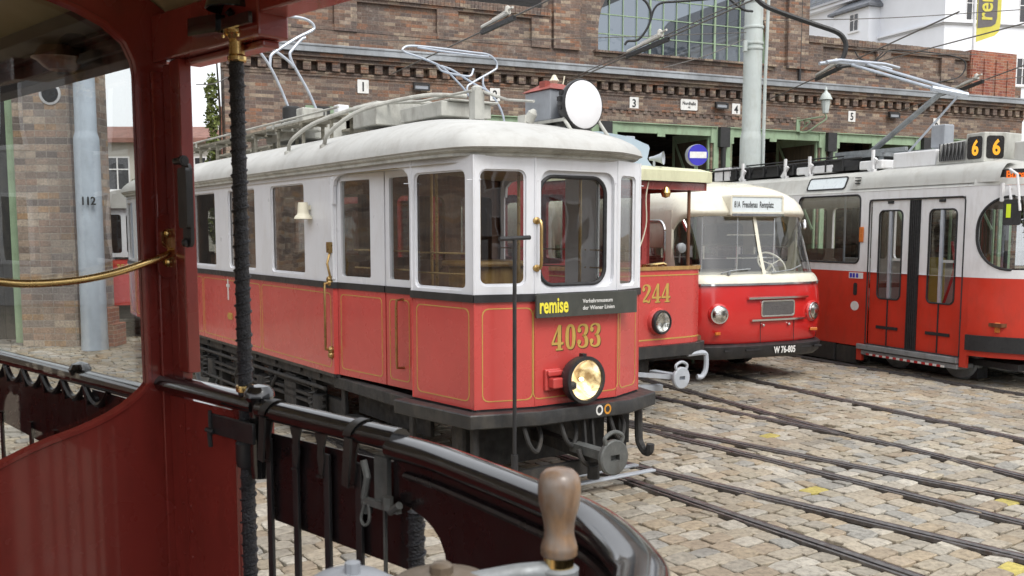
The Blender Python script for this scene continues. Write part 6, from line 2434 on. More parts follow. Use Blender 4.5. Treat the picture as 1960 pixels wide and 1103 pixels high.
q.tube([(-1.15, 1.1, 3.50), (0.36, 1.1, 4.33)], [0.05, 0.042], 10)
q.build('pantograph_base', 'steel_grey', m66)
q = MB()
q.tube([(0.36, 0.88, 4.36), (-1.57, 1.0, 5.02)], 0.026, 8)
q.tube([(0.52, 1.34, 4.30), (-1.45, 1.2, 5.03)], 0.026, 8)
q.tube([(0.36, 0.85, 4.36), (0.55, 1.40, 4.26)], 0.045, 8)
q.tube([(0.50, 1.3, 4.28), (-0.35, 1.15, 3.45)], 0.018, 6)
q.tube([(-1.58, 0.3, 5.0), (-1.60, 0.6, 5.05), (-1.60, 1.6, 5.05), (-1.58, 1.9, 5.0)], 0.03, 8)
q.tube([(-1.40, 0.3, 5.0), (-1.42, 0.6, 5.05), (-1.42, 1.6, 5.05), (-1.40, 1.9, 5.0)], 0.03, 8)
q.build('pantograph_arm', 'galvanised', m66)
q = MB()
q.box(0.72, 0.98, 0.50, 0.70, 3.40, 3.74)
q.build('switch_box', 'box_grey', m66, smooth=0, bevel=0.02)
# line number boxes
lb = MB()
c0, c1, c2 = Vector((1.56, 0.30, 0)), Vector((1.90, 0.27, 0)), Vector((1.98, 0.60, 0))
z0, z1 = 3.11, 3.53
back = [Vector((1.9, 1.0, 0)), Vector((1.60, 0.9, 0))]
lb.rings([[p_ + Z * z0 for p_ in [c0, c1, c2] + back], [p_ + Z * z1 for p_ in [c0, c1, c2] + back]])
lbo = lb.build('line_box', 'roof_gear', m66, smooth=0, bevel=0.015)
for P_, Q_ in ((c0, c1), (c1, c2)):
    u_ = (Q_ - P_).normalized()
    n_ = Vector((u_.y, -u_.x, 0))
    L_ = (Q_ - P_).length
    q = MB()
    q.plate(rr(0.035, 3.165, L_ - 0.035, 3.48, 0.045), [], P_ + n_ * 0.006, u_, Z, n_, 0.006)
    so = q.build('display_screen', 'dark_screen', lbo, smooth=0)
    q = MB()
    q.text('6', 0.29, P_ + n_ * 0.0065 + u_ * (L_ / 2 + 0.015) + Z * 3.222, u_, Z, n_, 0.003, 0.86, 0.009)
    q.build('numeral', 'led_orange', lbo, smooth=0)
# destination display above the windscreen
q = MB()
sA, sB = 0.40, NL - 0.40
bent(q, rr(sA, 2.70, sB, 2.985, 0.06), [], Curve2([(p.x - 0.06, p.y, 0) for p in nose.p], 1), 0.02, 0.05)
dso = q.build('destination_display', 'dark_screen', m66, smooth=40)
q = MB()
for body, z in (('Burggasse', 2.865), ('Stadthalle', 2.735)):
    f = MB()
    f.text(body, 0.135, (0, 0, 0), X, Z, -Y, 0.003, 0.9, 0.004, 'LEFT')
    cvv = Curve2([(p.x - 0.052, p.y, 0) for p in nose.p], 1)
    for v in f.v:
        pp, dd = cvv.at(sA + 0.07 + v[0])
        q.v.append(tuple(pp + Vector((dd.y, -dd.x, 0)) * (-v[1]) + Z * (z + v[2])))
    b0 = len(q.v) - len(f.v)
    q.f.extend([tuple(b0 + i for i in fc) for fc in f.f])
q.build('lettering', 'led_red', dso, smooth=0)
# mirror on its white arm
p_, d_ = nose.at(0.50)
nv = Vector((d_.y, -d_.x, 0))
q = MB()
b_ = p_ + nv * 0.02
q.tube([b_ + Z * 2.93, b_ + nv * 0.10 + Z * 2.97, b_ + nv * 0.16 + d_ * 0.10 + Z * 2.9, b_ + nv * 0.20 + d_ * 0.16 + Z * 2.42], 0.018, 8)
q.tube([b_ + Z * 2.72, b_ + nv * 0.10 + Z * 2.74, b_ + nv * 0.16 + d_ * 0.05 + Z * 2.5], 0.018, 8)
q.bar(b_ + Z * 2.55 - d_ * 0.10, b_ + Z * 2.80 - d_ * 0.10, 0.03, 0.05, (0, 1, 0))
mr6 = q.build('mirror_arm', 'white_modern', m66)
q = MB()
mo = b_ + nv * 0.20 + d_ * 0.06 + Z * 2.41
mu = Vector((d_.x, d_.y, 0))
q.plate(rr(-0.105, -0.18, 0.105, 0.16, 0.03), [], mo, mu, Z, nv, 0.06)
mh = q.build('mirror_housing', 'rubber', mr6, smooth=0, bevel=0.008)
q = MB()
q.plate(rect(-0.065, -0.08, -0.01, 0.10), [], mo + nv * 0.004, mu, Z, nv, 0.003)
q.build('reflector', 'neon_yellow', mr6, smooth=0)
# small side markings
q = MB()
q.plate(rect(-0.36, 1.40, -0.045, 1.495), [], (0, -0.004, 0), X, Z, N6, 0.003)
st_ = q.build('sticker', 'sign_white', m66, smooth=0)
q = MB()
for x in (-0.34, -0.275, -0.20):
    q.plate(rect(x, 1.412, x + 0.05, 1.482), [], (0, -0.0055, 0), X, Z, N6, 0.001)
q.build('pictogram', 'signal_blue', st_, smooth=0)
q = MB()
q.plate(rr(-0.25, 1.13, -0.17, 1.33, 0.03), [], (0, -0.006, 0), X, Z, N6, 0.006)
q.build('door_button', 'rubber', m66, smooth=0)
q = MB()
q.plate([(-0.21 + 0.09 * COS(2 * PI * i / 24), 0.96 + 0.075 * SIN(2 * PI * i / 24)) for i in range(24)], [], (0, -0.005, 0), X, Z, N6, 0.004)
q.build('sticker', 'sign_white', m66, smooth=0)
# interior
q = MB()
q.box(-8.4, 2.5, 0.06, 2.15, 0.85, 0.90)
q.box(-8.4, -0.05, 0.15, 1.0, 1.25, 1.32)
for i in range(7):
    q.box(-8.0 + i * 1.05, -7.9 + i * 1.05, 0.12, 1.0, 1.3, 1.85)
q.build('seat', 'wood_brown', m66, smooth=0)
q = MB()
q.box(0.55, 0.75, 0.4, 0.9, 0.9, 1.75)
q.build('driver_seat', 'yellow_seat', m66, smooth=0, bevel=0.03)
q = MB()
q.tube(bez([(0.75, 0.25, 1.0), (0.85, 0.3, 1.5), (0.7, 0.35, 1.9)], 5), 0.02, 8)
q.tube(bez([(1.3, 0.25, 1.0), (1.45, 0.3, 1.6), (1.35, 0.35, 2.0)], 5), 0.02, 8)
q.build('handrail', 'red_bar', m66)
q = MB()
for y in (2.15,):
    hs_ = [rr(-1.62 - 1.62 * i, 1.645, -0.155 - 1.62 * i, 2.6, 0.09) for i in range(5)] + [rr(0.2, 1.1, 1.7, 2.5, 0.1)]
    q.plate(rect(-8.5, 0.34, 2.0, 2.77), hs_, (0, 2.20, 0), X, Z, Y, 0.05)
q.plate(rect(0.0, 0.34, 2.2, 2.77), [], (-8.5, 0, 0), Y, Z, -X, 0.05)
q.build('far_side', 'white_modern', m66, smooth=0)
for x in (-1.5, -3.2, 0.3, 1.75):
    q = MB()
    q.tube([(x, 0.9, 0.9), (x, 0.9, 3.0)], 0.018, 8)
    q.build('grab_pole', 'galvanised', m66)

# ================================================================== tram 356 far left
t = empty('vintage_tram', (-7.35, 19.4, 0), 18, 'red and white tram numbered 356 half hidden behind the brick pier and the red post', 'tram')
q = MB()
q.plate(rect(-1.05, 0.68, 1.05, 1.60), [], (0, 0, 0), X, Z, -Y, 0.04)
for s in (-1, 1):
    q.plate(rect(0, 0.68, 8, 1.60), [], (s * 1.05, 0, 0), Y, Z, (s, 0, 0), 0.04)
q.build('lower_body', 'tram_red', t, smooth=0)
q = MB()
hs_ = [rr(-0.95, 1.72, -0.42, 2.48, 0.05), rr(-0.33, 1.72, 0.20, 2.48, 0.05), rr(0.36, 1.72, 0.95, 2.48, 0.05)]
q.plate(rect(-1.05, 1.64, 1.05, 2.60), hs_, (0, 0, 0), X, Z, -Y, 0.04)
for s in (-1, 1):
    q.plate(rect(0, 1.64, 8, 2.60), [rr(0.2 + 1.1 * i, 1.72, 1.05 + 1.1 * i, 2.48, 0.05) for i in range(7)], (s * 1.05, 0, 0), Y, Z, (s, 0, 0), 0.04)
q.build('upper_body', 'tram_white', t, smooth=0)
q = MB()
q.box(-1.07, 1.07, -0.02, 0.05, 1.603, 1.637)
q.box(-1.0, 1.0, 0.1, 7.9, 0.4, 0.67)
q.build('lower_trim', 'bumper_grey', t, smooth=0)
for l_ in hs_:
    q = MB()
    q.plate(l_, [], (0, 0.02, 0), X, Z, -Y, 0.004)
    q.build('window_pane', 'window_glass', t, smooth=0)
q = MB()
pf = [(-1.12, 2.602), (-1.12, 2.66), (-0.95, 2.80), (-0.5, 2.95), (0, 3.02), (0.5, 2.95), (0.95, 2.80), (1.12, 2.66), (1.12, 2.602)]
q.rings([[Vector((a, -0.1, b)) for a, b in pf], [Vector((a, 8.1, b)) for a, b in pf]])
q.build('roof', 'roof_canvas', t, smooth=40)
q = MB()
q.box(-1, 1, 0.2, 7.8, 0.70, 0.74)
q.box(-1, 1, 2.0, 2.05, 0.74, 2.6)
q.build('interior', 'wood_brown', t, smooth=0)
q = MB()
q.text('356', 0.17, (-0.42, -0.001, 1.38), X, Z, -Y, 0.003, 0.9, 0.006)
q.box(-1.04, 1.04, -0.004, -0.0005, 1.30, 1.312)
q.build('fleet_number', 'gold', t, smooth=0)

# ================================================================== the maroon open platform tram we stand beside
KN = (-1.136, 3.149, 0)
near = empty('platform_tram', KN, -44.0, 'maroon open platform tram with black handrail and folding gate in the foreground', 'tram')
def NV(s, v, z):
    return Vector((s, -v, z))
# bulkhead with its arched opening
arch_r = [(0.062, 1.66), (0.062, 2.64), (0.068, 2.680), (0.095, 2.737), (0.159, 2.785), (0.235, 2.815), (0.31, 2.835), (0.5, 2.868), (0.72, 2.888)]
low_r = [(0.73, 1.415), (0.62, 1.435), (0.52, 1.468), (0.44, 1.498), (0.371, 1.518), (0.30, 1.534), (0.244, 1.550), (0.19, 1.570), (0.142, 1.594), (0.105, 1.618), (0.08, 1.638)]
hole = arch_r + [(0.95, 2.896)] + [(1.9 - a, b) for a, b in reversed(arch_r)] + [(1.9 - a, b) for a, b in reversed(low_r)] + [(0.95, 1.40)] + low_r
def ceil_z(v):
    t = abs(v - 0.95) / 1.03
    return 3.06 - 0.235 * t ** 3.2
outer = [(-0.04, 0.62), (1.94, 0.62)] + [(v, ceil_z(v) - 0.004) for v in (1.94, 1.8, 1.6, 1.35, 0.95, 0.55, 0.3, 0.1, -0.04)]
q = MB()
q.plate(outer, [hole], (0, 0, 0), -Y, Z, X, 0.045)
q.build('bulkhead', 'maroon', near, smooth=0, bevel=0.004)
bulk = [o for o in near.children if o.name.startswith('bulkhead')][0]
q = MB()
ring_tube(q, hole, (0.002, 0, 0), -Y, Z, X, 0.011)
ring_tube(q, hole, (-0.024, 0, 0), -Y, Z, X, 0.009)
q.build('opening_moulding', 'maroon', bulk)
q = MB()
q.plate(hole, [], (-0.030, 0, 0), -Y, Z, X, 0.005)
q.build('window_pane', 'big_glass', bulk, smooth=0)
# corner and side posts, side panel
q = MB()
q.box(0.002, 0.018, -0.022, 0.036, 0.62, 2.655)
q.box(0.020, 0.090, 0.012, 0.045, 0.62, 2.675)
q.box(0.092, 0.150, 0.0, 0.042, 1.70, 2.681)
q.tube([(0.092, 0.004, 1.70), (0.092, 0.004, 2.675)], 0.006, 6)
q.build('corner_post', 'maroon', near, smooth=30, bevel=0.005)
q = MB()
q.plate([(0.02, 0.62), (0.424, 0.62), (0.424, 1.60), (0.40, 1.615), (0.02, 1.615)], [], (0, 0, 0), X, Z, -Y, 0.03)
q.tube([(0.424, 0.012, 0.62), (0.424, 0.012, 1.6)], 0.007, 6)
q.plate(rect(0.40, 1.44, 0.56, 1.61), [], (0, 0.02, 0), X, Z, -Y, 0.03)
sp_o = q.build('side_panel', 'maroon', near, smooth=0)
q = MB()
for s_ in (0.085, 0.135):
    for k_ in range(10):
        q.lathe([(0.0055, 0), (0.005, 0.003), (0.001, 0.0045)], NV(s_, 0, 1.52 - k_ * 0.085), -Y, 10)
q.box(0.10, 0.12, -0.003, 0.002, 0.62, 1.60)
q.build('rivet', 'maroon', sp_o, smooth=50)
# rail on the side panel
def rail(mb, path, wx, hz, n=14):
    rings_ = []
    P_ = [Vector(p) for p in path]
    for i, p in enumerate(P_):
        d = (P_[min(i + 1, len(P_) - 1)] - P_[max(i - 1, 0)]).normalized()
        nrm = Vector((d.y, -d.x, 0)).normalized()
        rings_.append([p + nrm * (wx * COS(2 * PI * k / n)) + Z * (hz * SIN(2 * PI * k / n)) for k in range(n)])
    return mb.rings(rings_)
q = MB()
rail(q, [NV(-0.02, 0, 1.655), NV(0.02, 0, 1.655), NV(0.56, -0.01, 1.648)], 0.045, 0.030)
q.build('panel_rail', 'black_gloss', near)
# wrapped grab pole with brass cap
def wrapped_pole(s_, v_, z0, z1, r, name='grab_pole'):
    q = MB()
    rs_, ps_ = [], []
    k_ = int((z1 - z0) / 0.006)
    rw = random.Random(3)
    for i in range(k_ + 1):
        z = z0 + (z1 - z0) * i / k_
        ps_.append(NV(s_, v_, z))
        rs_.append(r * (1 + 0.035 * SIN(i * 0.9) + rw.uniform(-0.025, 0.03)))
    q.tube(ps_, rs_, 14)
    hx = []
    turns = (z1 - z0) / 0.034
    m_n = int(turns * 14)
    for i in range(m_n + 1):
        a = 2 * PI * turns * i / m_n
        rr_ = r * 1.04 + 0.0012 * SIN(a * 0.37)
        hx.append(NV(s_, v_, z0 + (z1 - z0) * i / m_n) + Vector((rr_ * COS(a), rr_ * SIN(a), 0)))
    q.tube(hx, 0.0036, 6)
    return q.build(name, 'wrap_tape', near)
wrapped_pole(0.49, 0.0, 0.62, 2.64, 0.0205)
q = MB()
q.lathe([(0.024, 2.628), (0.027, 2.632), (0.027, 2.642), (0.022, 2.648), (0.0215, 2.69), (0.026, 2.695), (0.032, 2.702), (0.036, 2.705), (0.036, 2.715)], NV(0.495, 0, 0), (0, 0, 1), 24)
for a in range(4):
    q.lathe([(0.006, 0), (0.006, 0.008)], NV(0.495 + 0.036 * COS(a * PI / 2 + 0.4), 0.036 * SIN(a * PI / 2 + 0.4), 2.70), (0, 0, -1), 8)
q.lathe([(0.0265, 1.682), (0.028, 1.69), (0.0265, 1.70)], NV(0.49, 0, 0), (0, 0, 1), 24)
q.build('brass_cap', 'brass', near)
q = MB()
q.lathe([(0.001, 0.075), (0.03, 0.07), (0.043, 0.055), (0.045, 0.04), (0.034, 0.025), (0.030, 0.015), (0.030, -0.15), (0.026, -0.2)], NV(0.555, -0.005, 1.635), n=22)
q.build('rail_knob', 'black_gloss', near)
# header beam, arched ceiling, roof edge
q = MB()
q.box(0.0, 0.63, -0.012, 0.085, 2.682, 2.828)
q.box(0.632, 1.02, -0.012, 0.085, 2.742, 2.828)
q.box(0.151, 0.60, 0.02, 0.075, 2.66, 2.681)
q.build('header_beam', 'maroon', near, smooth=0, bevel=0.006)
dcv = Curve2([(1.02, 0), (1.15, 0.0), (1.49, -0.037), (1.75, -0.088), (1.935, -0.136), (2.13, -0.248), (2.22, -0.335), (2.33, -0.50), (2.40, -0.70), (2.42, -0.95), (2.40, -1.20), (2.33, -1.40), (2.13, -1.65), (1.75, -1.81), (1.15, -1.9)], 8)
q = MB()
bent(q, rect(0, 2.745, dcv.len, 2.83), [], dcv, 0.05, 0.06, side=-1)
q.build('roof_fascia', 'maroon', near, smooth=30)
q = MB()
rows = []
for v in (-0.09, 0.0, 0.15, 0.4, 0.7, 0.95, 1.2, 1.5, 1.75, 1.9, 1.99):
    xe = 2.36 - 0.9 * (abs(v - 0.95) / 1.04) ** 3
    rows.append([NV(-3.2, v, ceil_z(v)), NV(0, v, ceil_z(v)), NV(1.0, v, ceil_z(v)), NV(xe, v, ceil_z(v))])
q.rings(rows, ring_closed=False)
q.build('ceiling', 'cream_ceiling', near, smooth=40)
q = MB()
q.rings([[p_ + Z * 0.035 for p_ in r_] for r_ in rows], ring_closed=False)
q.build('roof', 'roof_canvas', near, smooth=40)
# black bell under the roof by the pole
q = MB()
q.lathe([(0.001, 0.0), (0.03, 0.002), (0.05, -0.015), (0.062, -0.05), (0.07, -0.075), (0.066, -0.078), (0.045, -0.05), (0.02, -0.03)], NV(0.50, 0.02, 2.845), n=28)
q.lathe([(0.001, -0.10), (0.016, -0.085), (0.001, -0.07)], NV(0.50, 0.02, 2.845), n=12)
q.bar(NV(0.30, 0.03, 2.745), NV(0.46, 0.03, 2.735), 0.03, 0.05)
q.bar(NV(0.42, 0.03, 2.73), NV(0.62, 0.03, 2.73), 0.012, 0.03)
q.build('gong_bell', 'black_gloss', near)
# window latch lever on the side post
q = MB()
q.plate(rr(0.155, 2.10, 0.205, 2.36, 0.022), [], NV(0, 0.006, 0), X, Z, -Y, 0.012)
q.plate(rr(0.160, 2.16, 0.215, 2.345, 0.012), [], NV(0, 0.022, 0), X, Z, -Y, 0.014)
q.lathe([(0.012, 0), (0.013, 0.012), (0.006, 0.016)], NV(0.18, 0.006, 2.115), -Y, 12)
q.tube([NV(0.155, 0.024, 2.365), NV(0.215, 0.024, 2.365)], 0.011, 10)
q.lathe([(0.016, -0.006), (0.016, 0.008)], NV(0.205, 0.024, 2.365), X, 12)
q.build('latch', 'black_trim', near, smooth=30, bevel=0.003)
# brass barrier bar across the opening
q = MB()
bpts = [(-0.030, 2.088, 0.045), (0.0, 2.078, 0.052), (0.08, 2.052, 0.058), (0.19, 2.022, 0.06), (0.30, 2.004, 0.06), (0.42, 1.999, 0.06), (0.52, 2.008, 0.06), (0.75, 2.05, 0.058), (0.95, 2.09, 0.045)]
q.tube(bez([Vector((p_, -v, z)) for v, z, p_ in bpts], 6), 0.0118, 14)
q.lathe([(0.001, -0.012), (0.011, -0.006), (0.011, 0.006), (0.001, 0.012)], (0.045, 0.030, 2.088), (0, 1, 0), 12)
q.build('barrier_bar', 'brass', near)
q = MB()
q.plate(rr(-0.036, 2.00, 0.030, 2.205, 0.03), [], (0.032, 0, 0), -Y, Z, X, 0.012)
q.build('bar_backplate', 'maroon', near, smooth=0, bevel=0.003)
q = MB()
q.plate(rr(-0.026, 2.035, 0.018, 2.085, 0.02), [], (0.039, 0, 0), -Y, Z, X, 0.006)
q.plate(rr(-0.026, 2.095, 0.018, 2.158, 0.02), [], (0.039, 0, 0), -Y, Z, X, 0.006)
q.tube([(0.036, 0.004, 2.09), (0.05, 0.012, 2.09), (0.055, 0.022, 2.09)], 0.007, 8)
for z in (2.05, 2.142):
    q.lathe([(0.0125, 0), (0.012, 0.005), (0.007, 0.008)], (0.039, 0.004, z), X, 12)
q.build('bar_bracket', 'brass', near)

# folding gate
def gate_rail(s0, s1, z):
    q = MB()
    rail(q, [NV(s0, 0, z), NV(s0 + 0.02, 0, z), NV((s0 + s1) / 2, 0, z), NV(s1, 0, z)], 0.034, 0.031)
    return q
gr = gate_rail(0.585, 1.20, 1.642).build('gate_rail', 'black_gloss', near)
q = MB()
shp = [(0.600, 1.335), (0.615, 1.318), (1.215, 1.318), (1.225, 1.585), (1.10, 1.578), (0.60, 1.572)]
q.plate(shp, [], (0, 0.012, 0), X, Z, -Y, 0.004)
q.build('gate_sheet', 'near_black', near, smooth=0)
q = MB()
for s_ in (0.61, 0.745, 0.893, 1.033):
    q.box(s_ - 0.013, s_ + 0.013, -0.004, 0.006, 0.64, 1.56)
    q.box(s_ - 0.016, s_ + 0.016, -0.008, 0.008, 1.105, 1.118)
q.build('gate_bar', 'black_trim', near, smooth=0, bevel=0.002)
q = MB()
for i, s_ in enumerate((0.615, 0.757, 0.875, 1.015)):
    wide = i in (0, 3)
    q.plate([(s_ - 0.006, 1.50), (s_ + 0.006, 1.50), (s_ + 0.016, 1.545), (s_ + 0.012, 1.57), (s_ + 0.026, 1.612), (s_ - 0.026, 1.612), (s_ - 0.012, 1.575), (s_ - 0.016, 1.545)], [], (0, -0.008, 0), X, Z, -Y, 0.006)
    q.bar((s_ - 0.014, -0.012, 1.497), (s_ + 0.014, -0.012, 1.497), 0.004, 0.006)
    if wide:
        lp = []
        for k_ in range(17):
            a = -0.2 + (PI + 0.9) * k_ / 16
            lp.append(a)
        rows = []
        for dx in (-0.016, 0.016):
            rows.append([Vector((s_ + 0.02 + dx + 0.02 * SIN(a), -0.0365 * COS(a), 1.642 + 0.0345 * SIN(a))) for a in lp])
        q.grid(rows)
        q.grid([[p_ * 1 + (p_ - Vector((p_.x, 0, 1.642))) * 0.05 for p_ in r_] for r_ in rows])
        q.bar((s_, -0.03, 1.50), (s_ + 0.02, -0.034, 1.63), 0.028, 0.006, (0, 1, 0))
q.build('strap', 'bumper_grey', near, smooth=40)
# clamp between pole and gate
q = MB()
q.box(0.345, 0.60, -0.045, -0.035, 1.545, 1.605)
q.lathe([(0.034, 1.535), (0.034, 1.60)], NV(0.505, -0.002, 0), n=18)
q.lathe([(0.036, 1.46), (0.040, 1.48), (0.040, 1.53), (0.034, 1.54)], NV(0.500, -0.002, 0), n=18)
q.tube([NV(0.362, 0.046, 1.535), NV(0.362, 0.046, 1.615)], 0.006, 8)
q.tube([NV(0.345, 0.050, 1.555), NV(0.385, 0.050, 1.552)], 0.008, 8)
q.tube([NV(0.366, 0.052, 1.55), NV(0.368, 0.050, 1.505)], 0.0075, 8)
q.build('gate_clamp', 'black_trim', near, smooth=30, bevel=0.002)
q = MB()
q.box(1.135, 1.185, -0.03, -0.016, 1.49, 1.60)
q.box(1.10, 1.24, -0.045, -0.03, 1.475, 1.492)
q.tube([NV(1.105, 0.04, 1.49), NV(1.12, 0.04, 1.545), NV(1.105, 0.04, 1.585)], 0.009, 8)
q.tube([NV(1.21, 0.04, 1.475), NV(1.25, 0.045, 1.50)], 0.010, 8)
q.lathe([(0.014, 0), (0.014, 0.03)], NV(1.105, 0.03, 1.48), (0, 0, -1), 10)
q.lathe([(0.014, 0), (0.014, 0.03)], NV(1.20, 0.04, 1.51), (0, 0, -1), 10)
q.tube(bez([NV(1.115, 0.045, 1.48), NV(1.105, 0.05, 1.44), NV(1.12, 0.05, 1.425), NV(1.132, 0.045, 1.44), NV(1.13, 0.045, 1.48)], 4), 0.004, 6)
q.build('gate_catch', 'worn_iron', near, smooth=30)
q = MB()
q.box(1.155, 1.162, -0.02, -0.012, 0.64, 1.48)
q.build('edge_bar', 'worn_iron', near, smooth=0)
wrapped_pole(1.25, -0.006, 0.62, 1.475, 0.020, 'dash_post')
# dash panel and broad rail
dash = Curve2([(1.19, 0.0), (1.34, -0.012), (1.49, -0.040), (1.75, -0.098), (1.935, -0.153), (2.11, -0.268), (2.185, -0.355), (2.285, -0.52), (2.345, -0.71), (2.365, -0.95), (2.345, -1.19), (2.285, -1.38), (2.11, -1.63), (1.75, -1.80), (1.19, -1.9)], 8)
q = MB()
DLn = dash.len
outl = [(0.0, 1.50), (0.06, 1.49), (0.12, 1.478), (0.16, 1.462), (0.19, 1.442), (0.212, 1.412), (0.222, 1.37), (0.225, 1.30), (0.225, 0.62), (DLn, 0.62), (DLn, 1.615), (0.0, 1.615)]
bent(q, outl, [], dash, 0.012, 0.045, side=-1)
q.build('dash_panel', 'near_black', near, smooth=40)
q = MB()
rail(q, [p_ + Z * 1.626 for p_ in dash.p], 0.045, 0.031, 18)
q.build('dash_rail', 'black_gloss', near, smooth=60)
q = MB()
ins = [p_ + Vector((-0.0, 0, 0)) for p_ in dash.p]
inr = []
for i, p_ in enumerate(dash.p):
    d_ = (dash.p[min(i + 1, len(dash.p) - 1)] - dash.p[max(i - 1, 0)]).normalized()
    inr.append(p_ + Vector((d_.y, -d_.x, 0)) * 0.018 + Z * 1.568)
q.tube(inr[3:], 0.010, 8)
q.build('dash_moulding', 'near_black', near)
q = MB()
fl_ = [NV(-3, 0, 0.60), NV(1.15, 0, 0.60)] + [Vector((p_.x, p_.y, 0.60)) for p_ in dash.p[2:-2]] + [NV(1.15, 1.9, 0.60), NV(-3, 1.9, 0.60)]
q.rings([fl_, [p_ + Z * 0.03 for p_ in fl_]])
q.build('platform_floor', 'wood_dark', near, smooth=0)
# the bay beyond the bulkhead: rail, gate sheet, header, mirrored capital
q = gate_rail(-3.0, -0.045, 1.60)
q.lathe([(0.001, 0.06), (0.03, 0.05), (0.042, 0.03), (0.03, 0.0)], NV(-0.70, 0, 1.60), n=16)
q.build('gate_rail', 'black_gloss', near)
q = MB()
q.plate([(-2.6, 1.52), (-2.6, 1.36), (-1.05, 1.27), (-1.02, 1.22), (-0.34, 1.20), (-0.34, 1.30), (-0.05, 1.30), (-0.05, 1.56), (-0.62, 1.56), (-0.64, 1.52)], [], (0, 0.01, 0), X, Z, -Y, 0.004)
q.build('gate_sheet', 'near_black', near, smooth=0)
q = MB()
for i in range(10):
    s_ = -2.55 + i * 0.21
    q.tube(bez([(s_, 0, 1.575), (s_ + 0.05, 0, 1.53), (s_ + 0.105, 0, 1.51), (s_ + 0.16, 0, 1.53), (s_ + 0.21, 0, 1.575)], 4), 0.012, 6)
    q.bar((s_, 0, 1.58), (s_ + 0.03, 0, 1.50), 0.02, 0.02)
for s_ in (-2.0, -1.6, -1.25, -1.0):
    q.box(s_ - 0.013, s_ + 0.013, 0.0, 0.01, 0.64, 1.35)
q.build('gate_bar', 'near_black', near, smooth=30)
q = MB()
q.box(-3.1, -0.05, 0.0, 0.09, 2.72, 2.83)
q.box(-3.1, -0.05, -0.025, -0.001, 2.745, 2.775)
q.box(-3.1, -0.05, -0.05, -0.001, 2.80, 2.835)
q.box(-3.1, -0.05, -0.16, -0.051, 2.815, 2.86)
q.build('header_beam', 'wood_dark', near, smooth=0, bevel=0.004)
q = MB()
q.lathe([(0.07, 0.07), (0.085, 0.045), (0.10, 0.03), (0.08, 0.02), (0.06, 0.0), (0.045, -0.01), (0.04, 0.0)], NV(-0.62, 0.05, 2.735), n=24)
q.build('mirrored_capital', 'wood_brown', near)  # solid stand-in for a pole capital mirrored in the bulkhead glass, no lamp
q = MB()
q.plate([(-0.04, 0.62), (1.94, 0.62), (1.94, 1.3), (-0.04, 1.3)], [], (-3.1, 0, 0), -Y, Z, X, 0.04)
q.box(-3.14, -3.06, -1.95, -1.85, 0.62, 2.9)
q.box(-3.14, -3.06, -0.05, 0.05, 0.62, 2.9)
q.box(-3.1, -0.05, -1.93, -1.90, 0.62, 1.55)
q.box(-3.1, 1.2, -1.98, -1.90, 2.70, 2.83)
q.build('end_frame', 'maroon', near, smooth=0)
q = MB()
for x in (-2.6, 1.0):
    q.box(x - 0.5, x + 0.5, -1.75, -0.15, 0.3, 0.58)
q.build('underframe', 'rubber', near, smooth=0)
for x in (-2.4, 0.2):
    for v in (0.2, 1.7):
        q = MB()
        q.lathe([(0.05, -0.06), (0.33, -0.06), (0.38, -0.05), (0.38, 0.05), (0.05, 0.06)], NV(x, v, 0.38), (0, 1, 0), 24)
        q.build('wheel', 'steel_grey', near)
# controller with its wooden crank handle
hp_ = Vector((0.072, 1.449, 0))
hz0 = AT(1073, 1078, 1.449).z
hz1 = AT(1075, 895, 1.449).z
HS, HV = 2.05, 0.383
hh = hz1 - hz0
q = MB()
pr_ = [(0.0225, 0.075), (0.027, 0.085), (0.0288, 0.105), (0.0280, 0.135), (0.0290, 0.15), (0.0278, 0.20), (0.0245, 0.27), (0.0230, 0.34), (0.0242, 0.43), (0.0275, 0.53), (0.0316, 0.63), (0.0332, 0.74), (0.0328, 0.84), (0.0295, 0.92), (0.0225, 0.97), (0.012, 0.993), (0.001, 1.0)]
q.lathe([(r_, hz0 + k_ * hh) for r_, k_ in pr_], NV(HS, HV, 0), n=32)
q.build('crank_handle', 'handle_wood', near, smooth=60)
q = MB()
q.lathe([(0.023, hz0 - 0.005), (0.0235, hz0 + 0.015)], NV(HS, HV, 0), n=24)
q.build('ferrule', 'brass', near)
q = MB()
q.lathe([(0.030, hz0 - 0.035), (0.031, hz0 - 0.008), (0.026, hz0 - 0.004)], NV(HS, HV, 0), n=24)
HA = Vector((HS, -HV, hz0 - 0.012))
def near_local(p):
    d = p - Vector(KN)
    c, s = COS(R(44)), SIN(R(44))
    return Vector((d.x * c - d.y * s, d.x * s + d.y * c, p.z))
HB = near_local(AT(845, 1112, 1.40))
HB.z = hz0 - 0.022
mid_ = (HA + HB) / 2 + Z * 0.004
q.tube(bez([HA, HA.lerp(HB, 0.3) + Z * 0.004, mid_, HB], 5), [0.016] * 15 + [0.018], 12)
q.build('crank_arm', 'steel_grey', near)
q = MB()
q.lathe([(0.13, -0.9), (0.13, -0.06), (0.105, -0.03), (0.07, -0.006), (0.03, 0.004), (0.001, 0.006)], Vector((HB.x, HB.y, hz0 - 0.002)), n=36)
q.lathe([(0.018, 0), (0.018, 0.012), (0.012, 0.016), (0.001, 0.017)], Vector((HB.x, HB.y, hz0 + 0.002)), n=8)
q.build('controller_case', 'under_brass', near) if 'under_brass' in MATS else None
paint('bronze_worn', (0.20, 0.155, 0.11), 0.42, 0.2, 12, 0.1, 40, metal=0.4)
q.build('controller_case', 'bronze_worn', near)
HC_ = near_local(AT(668, 1125, 1.42))
q = MB()
q.lathe([(0.10, -0.9), (0.10, -0.045), (0.085, -0.022), (0.05, 0.0), (0.02, 0.008), (0.001, 0.009)], Vector((HC_.x, HC_.y, hz0 - 0.010)), n=32)
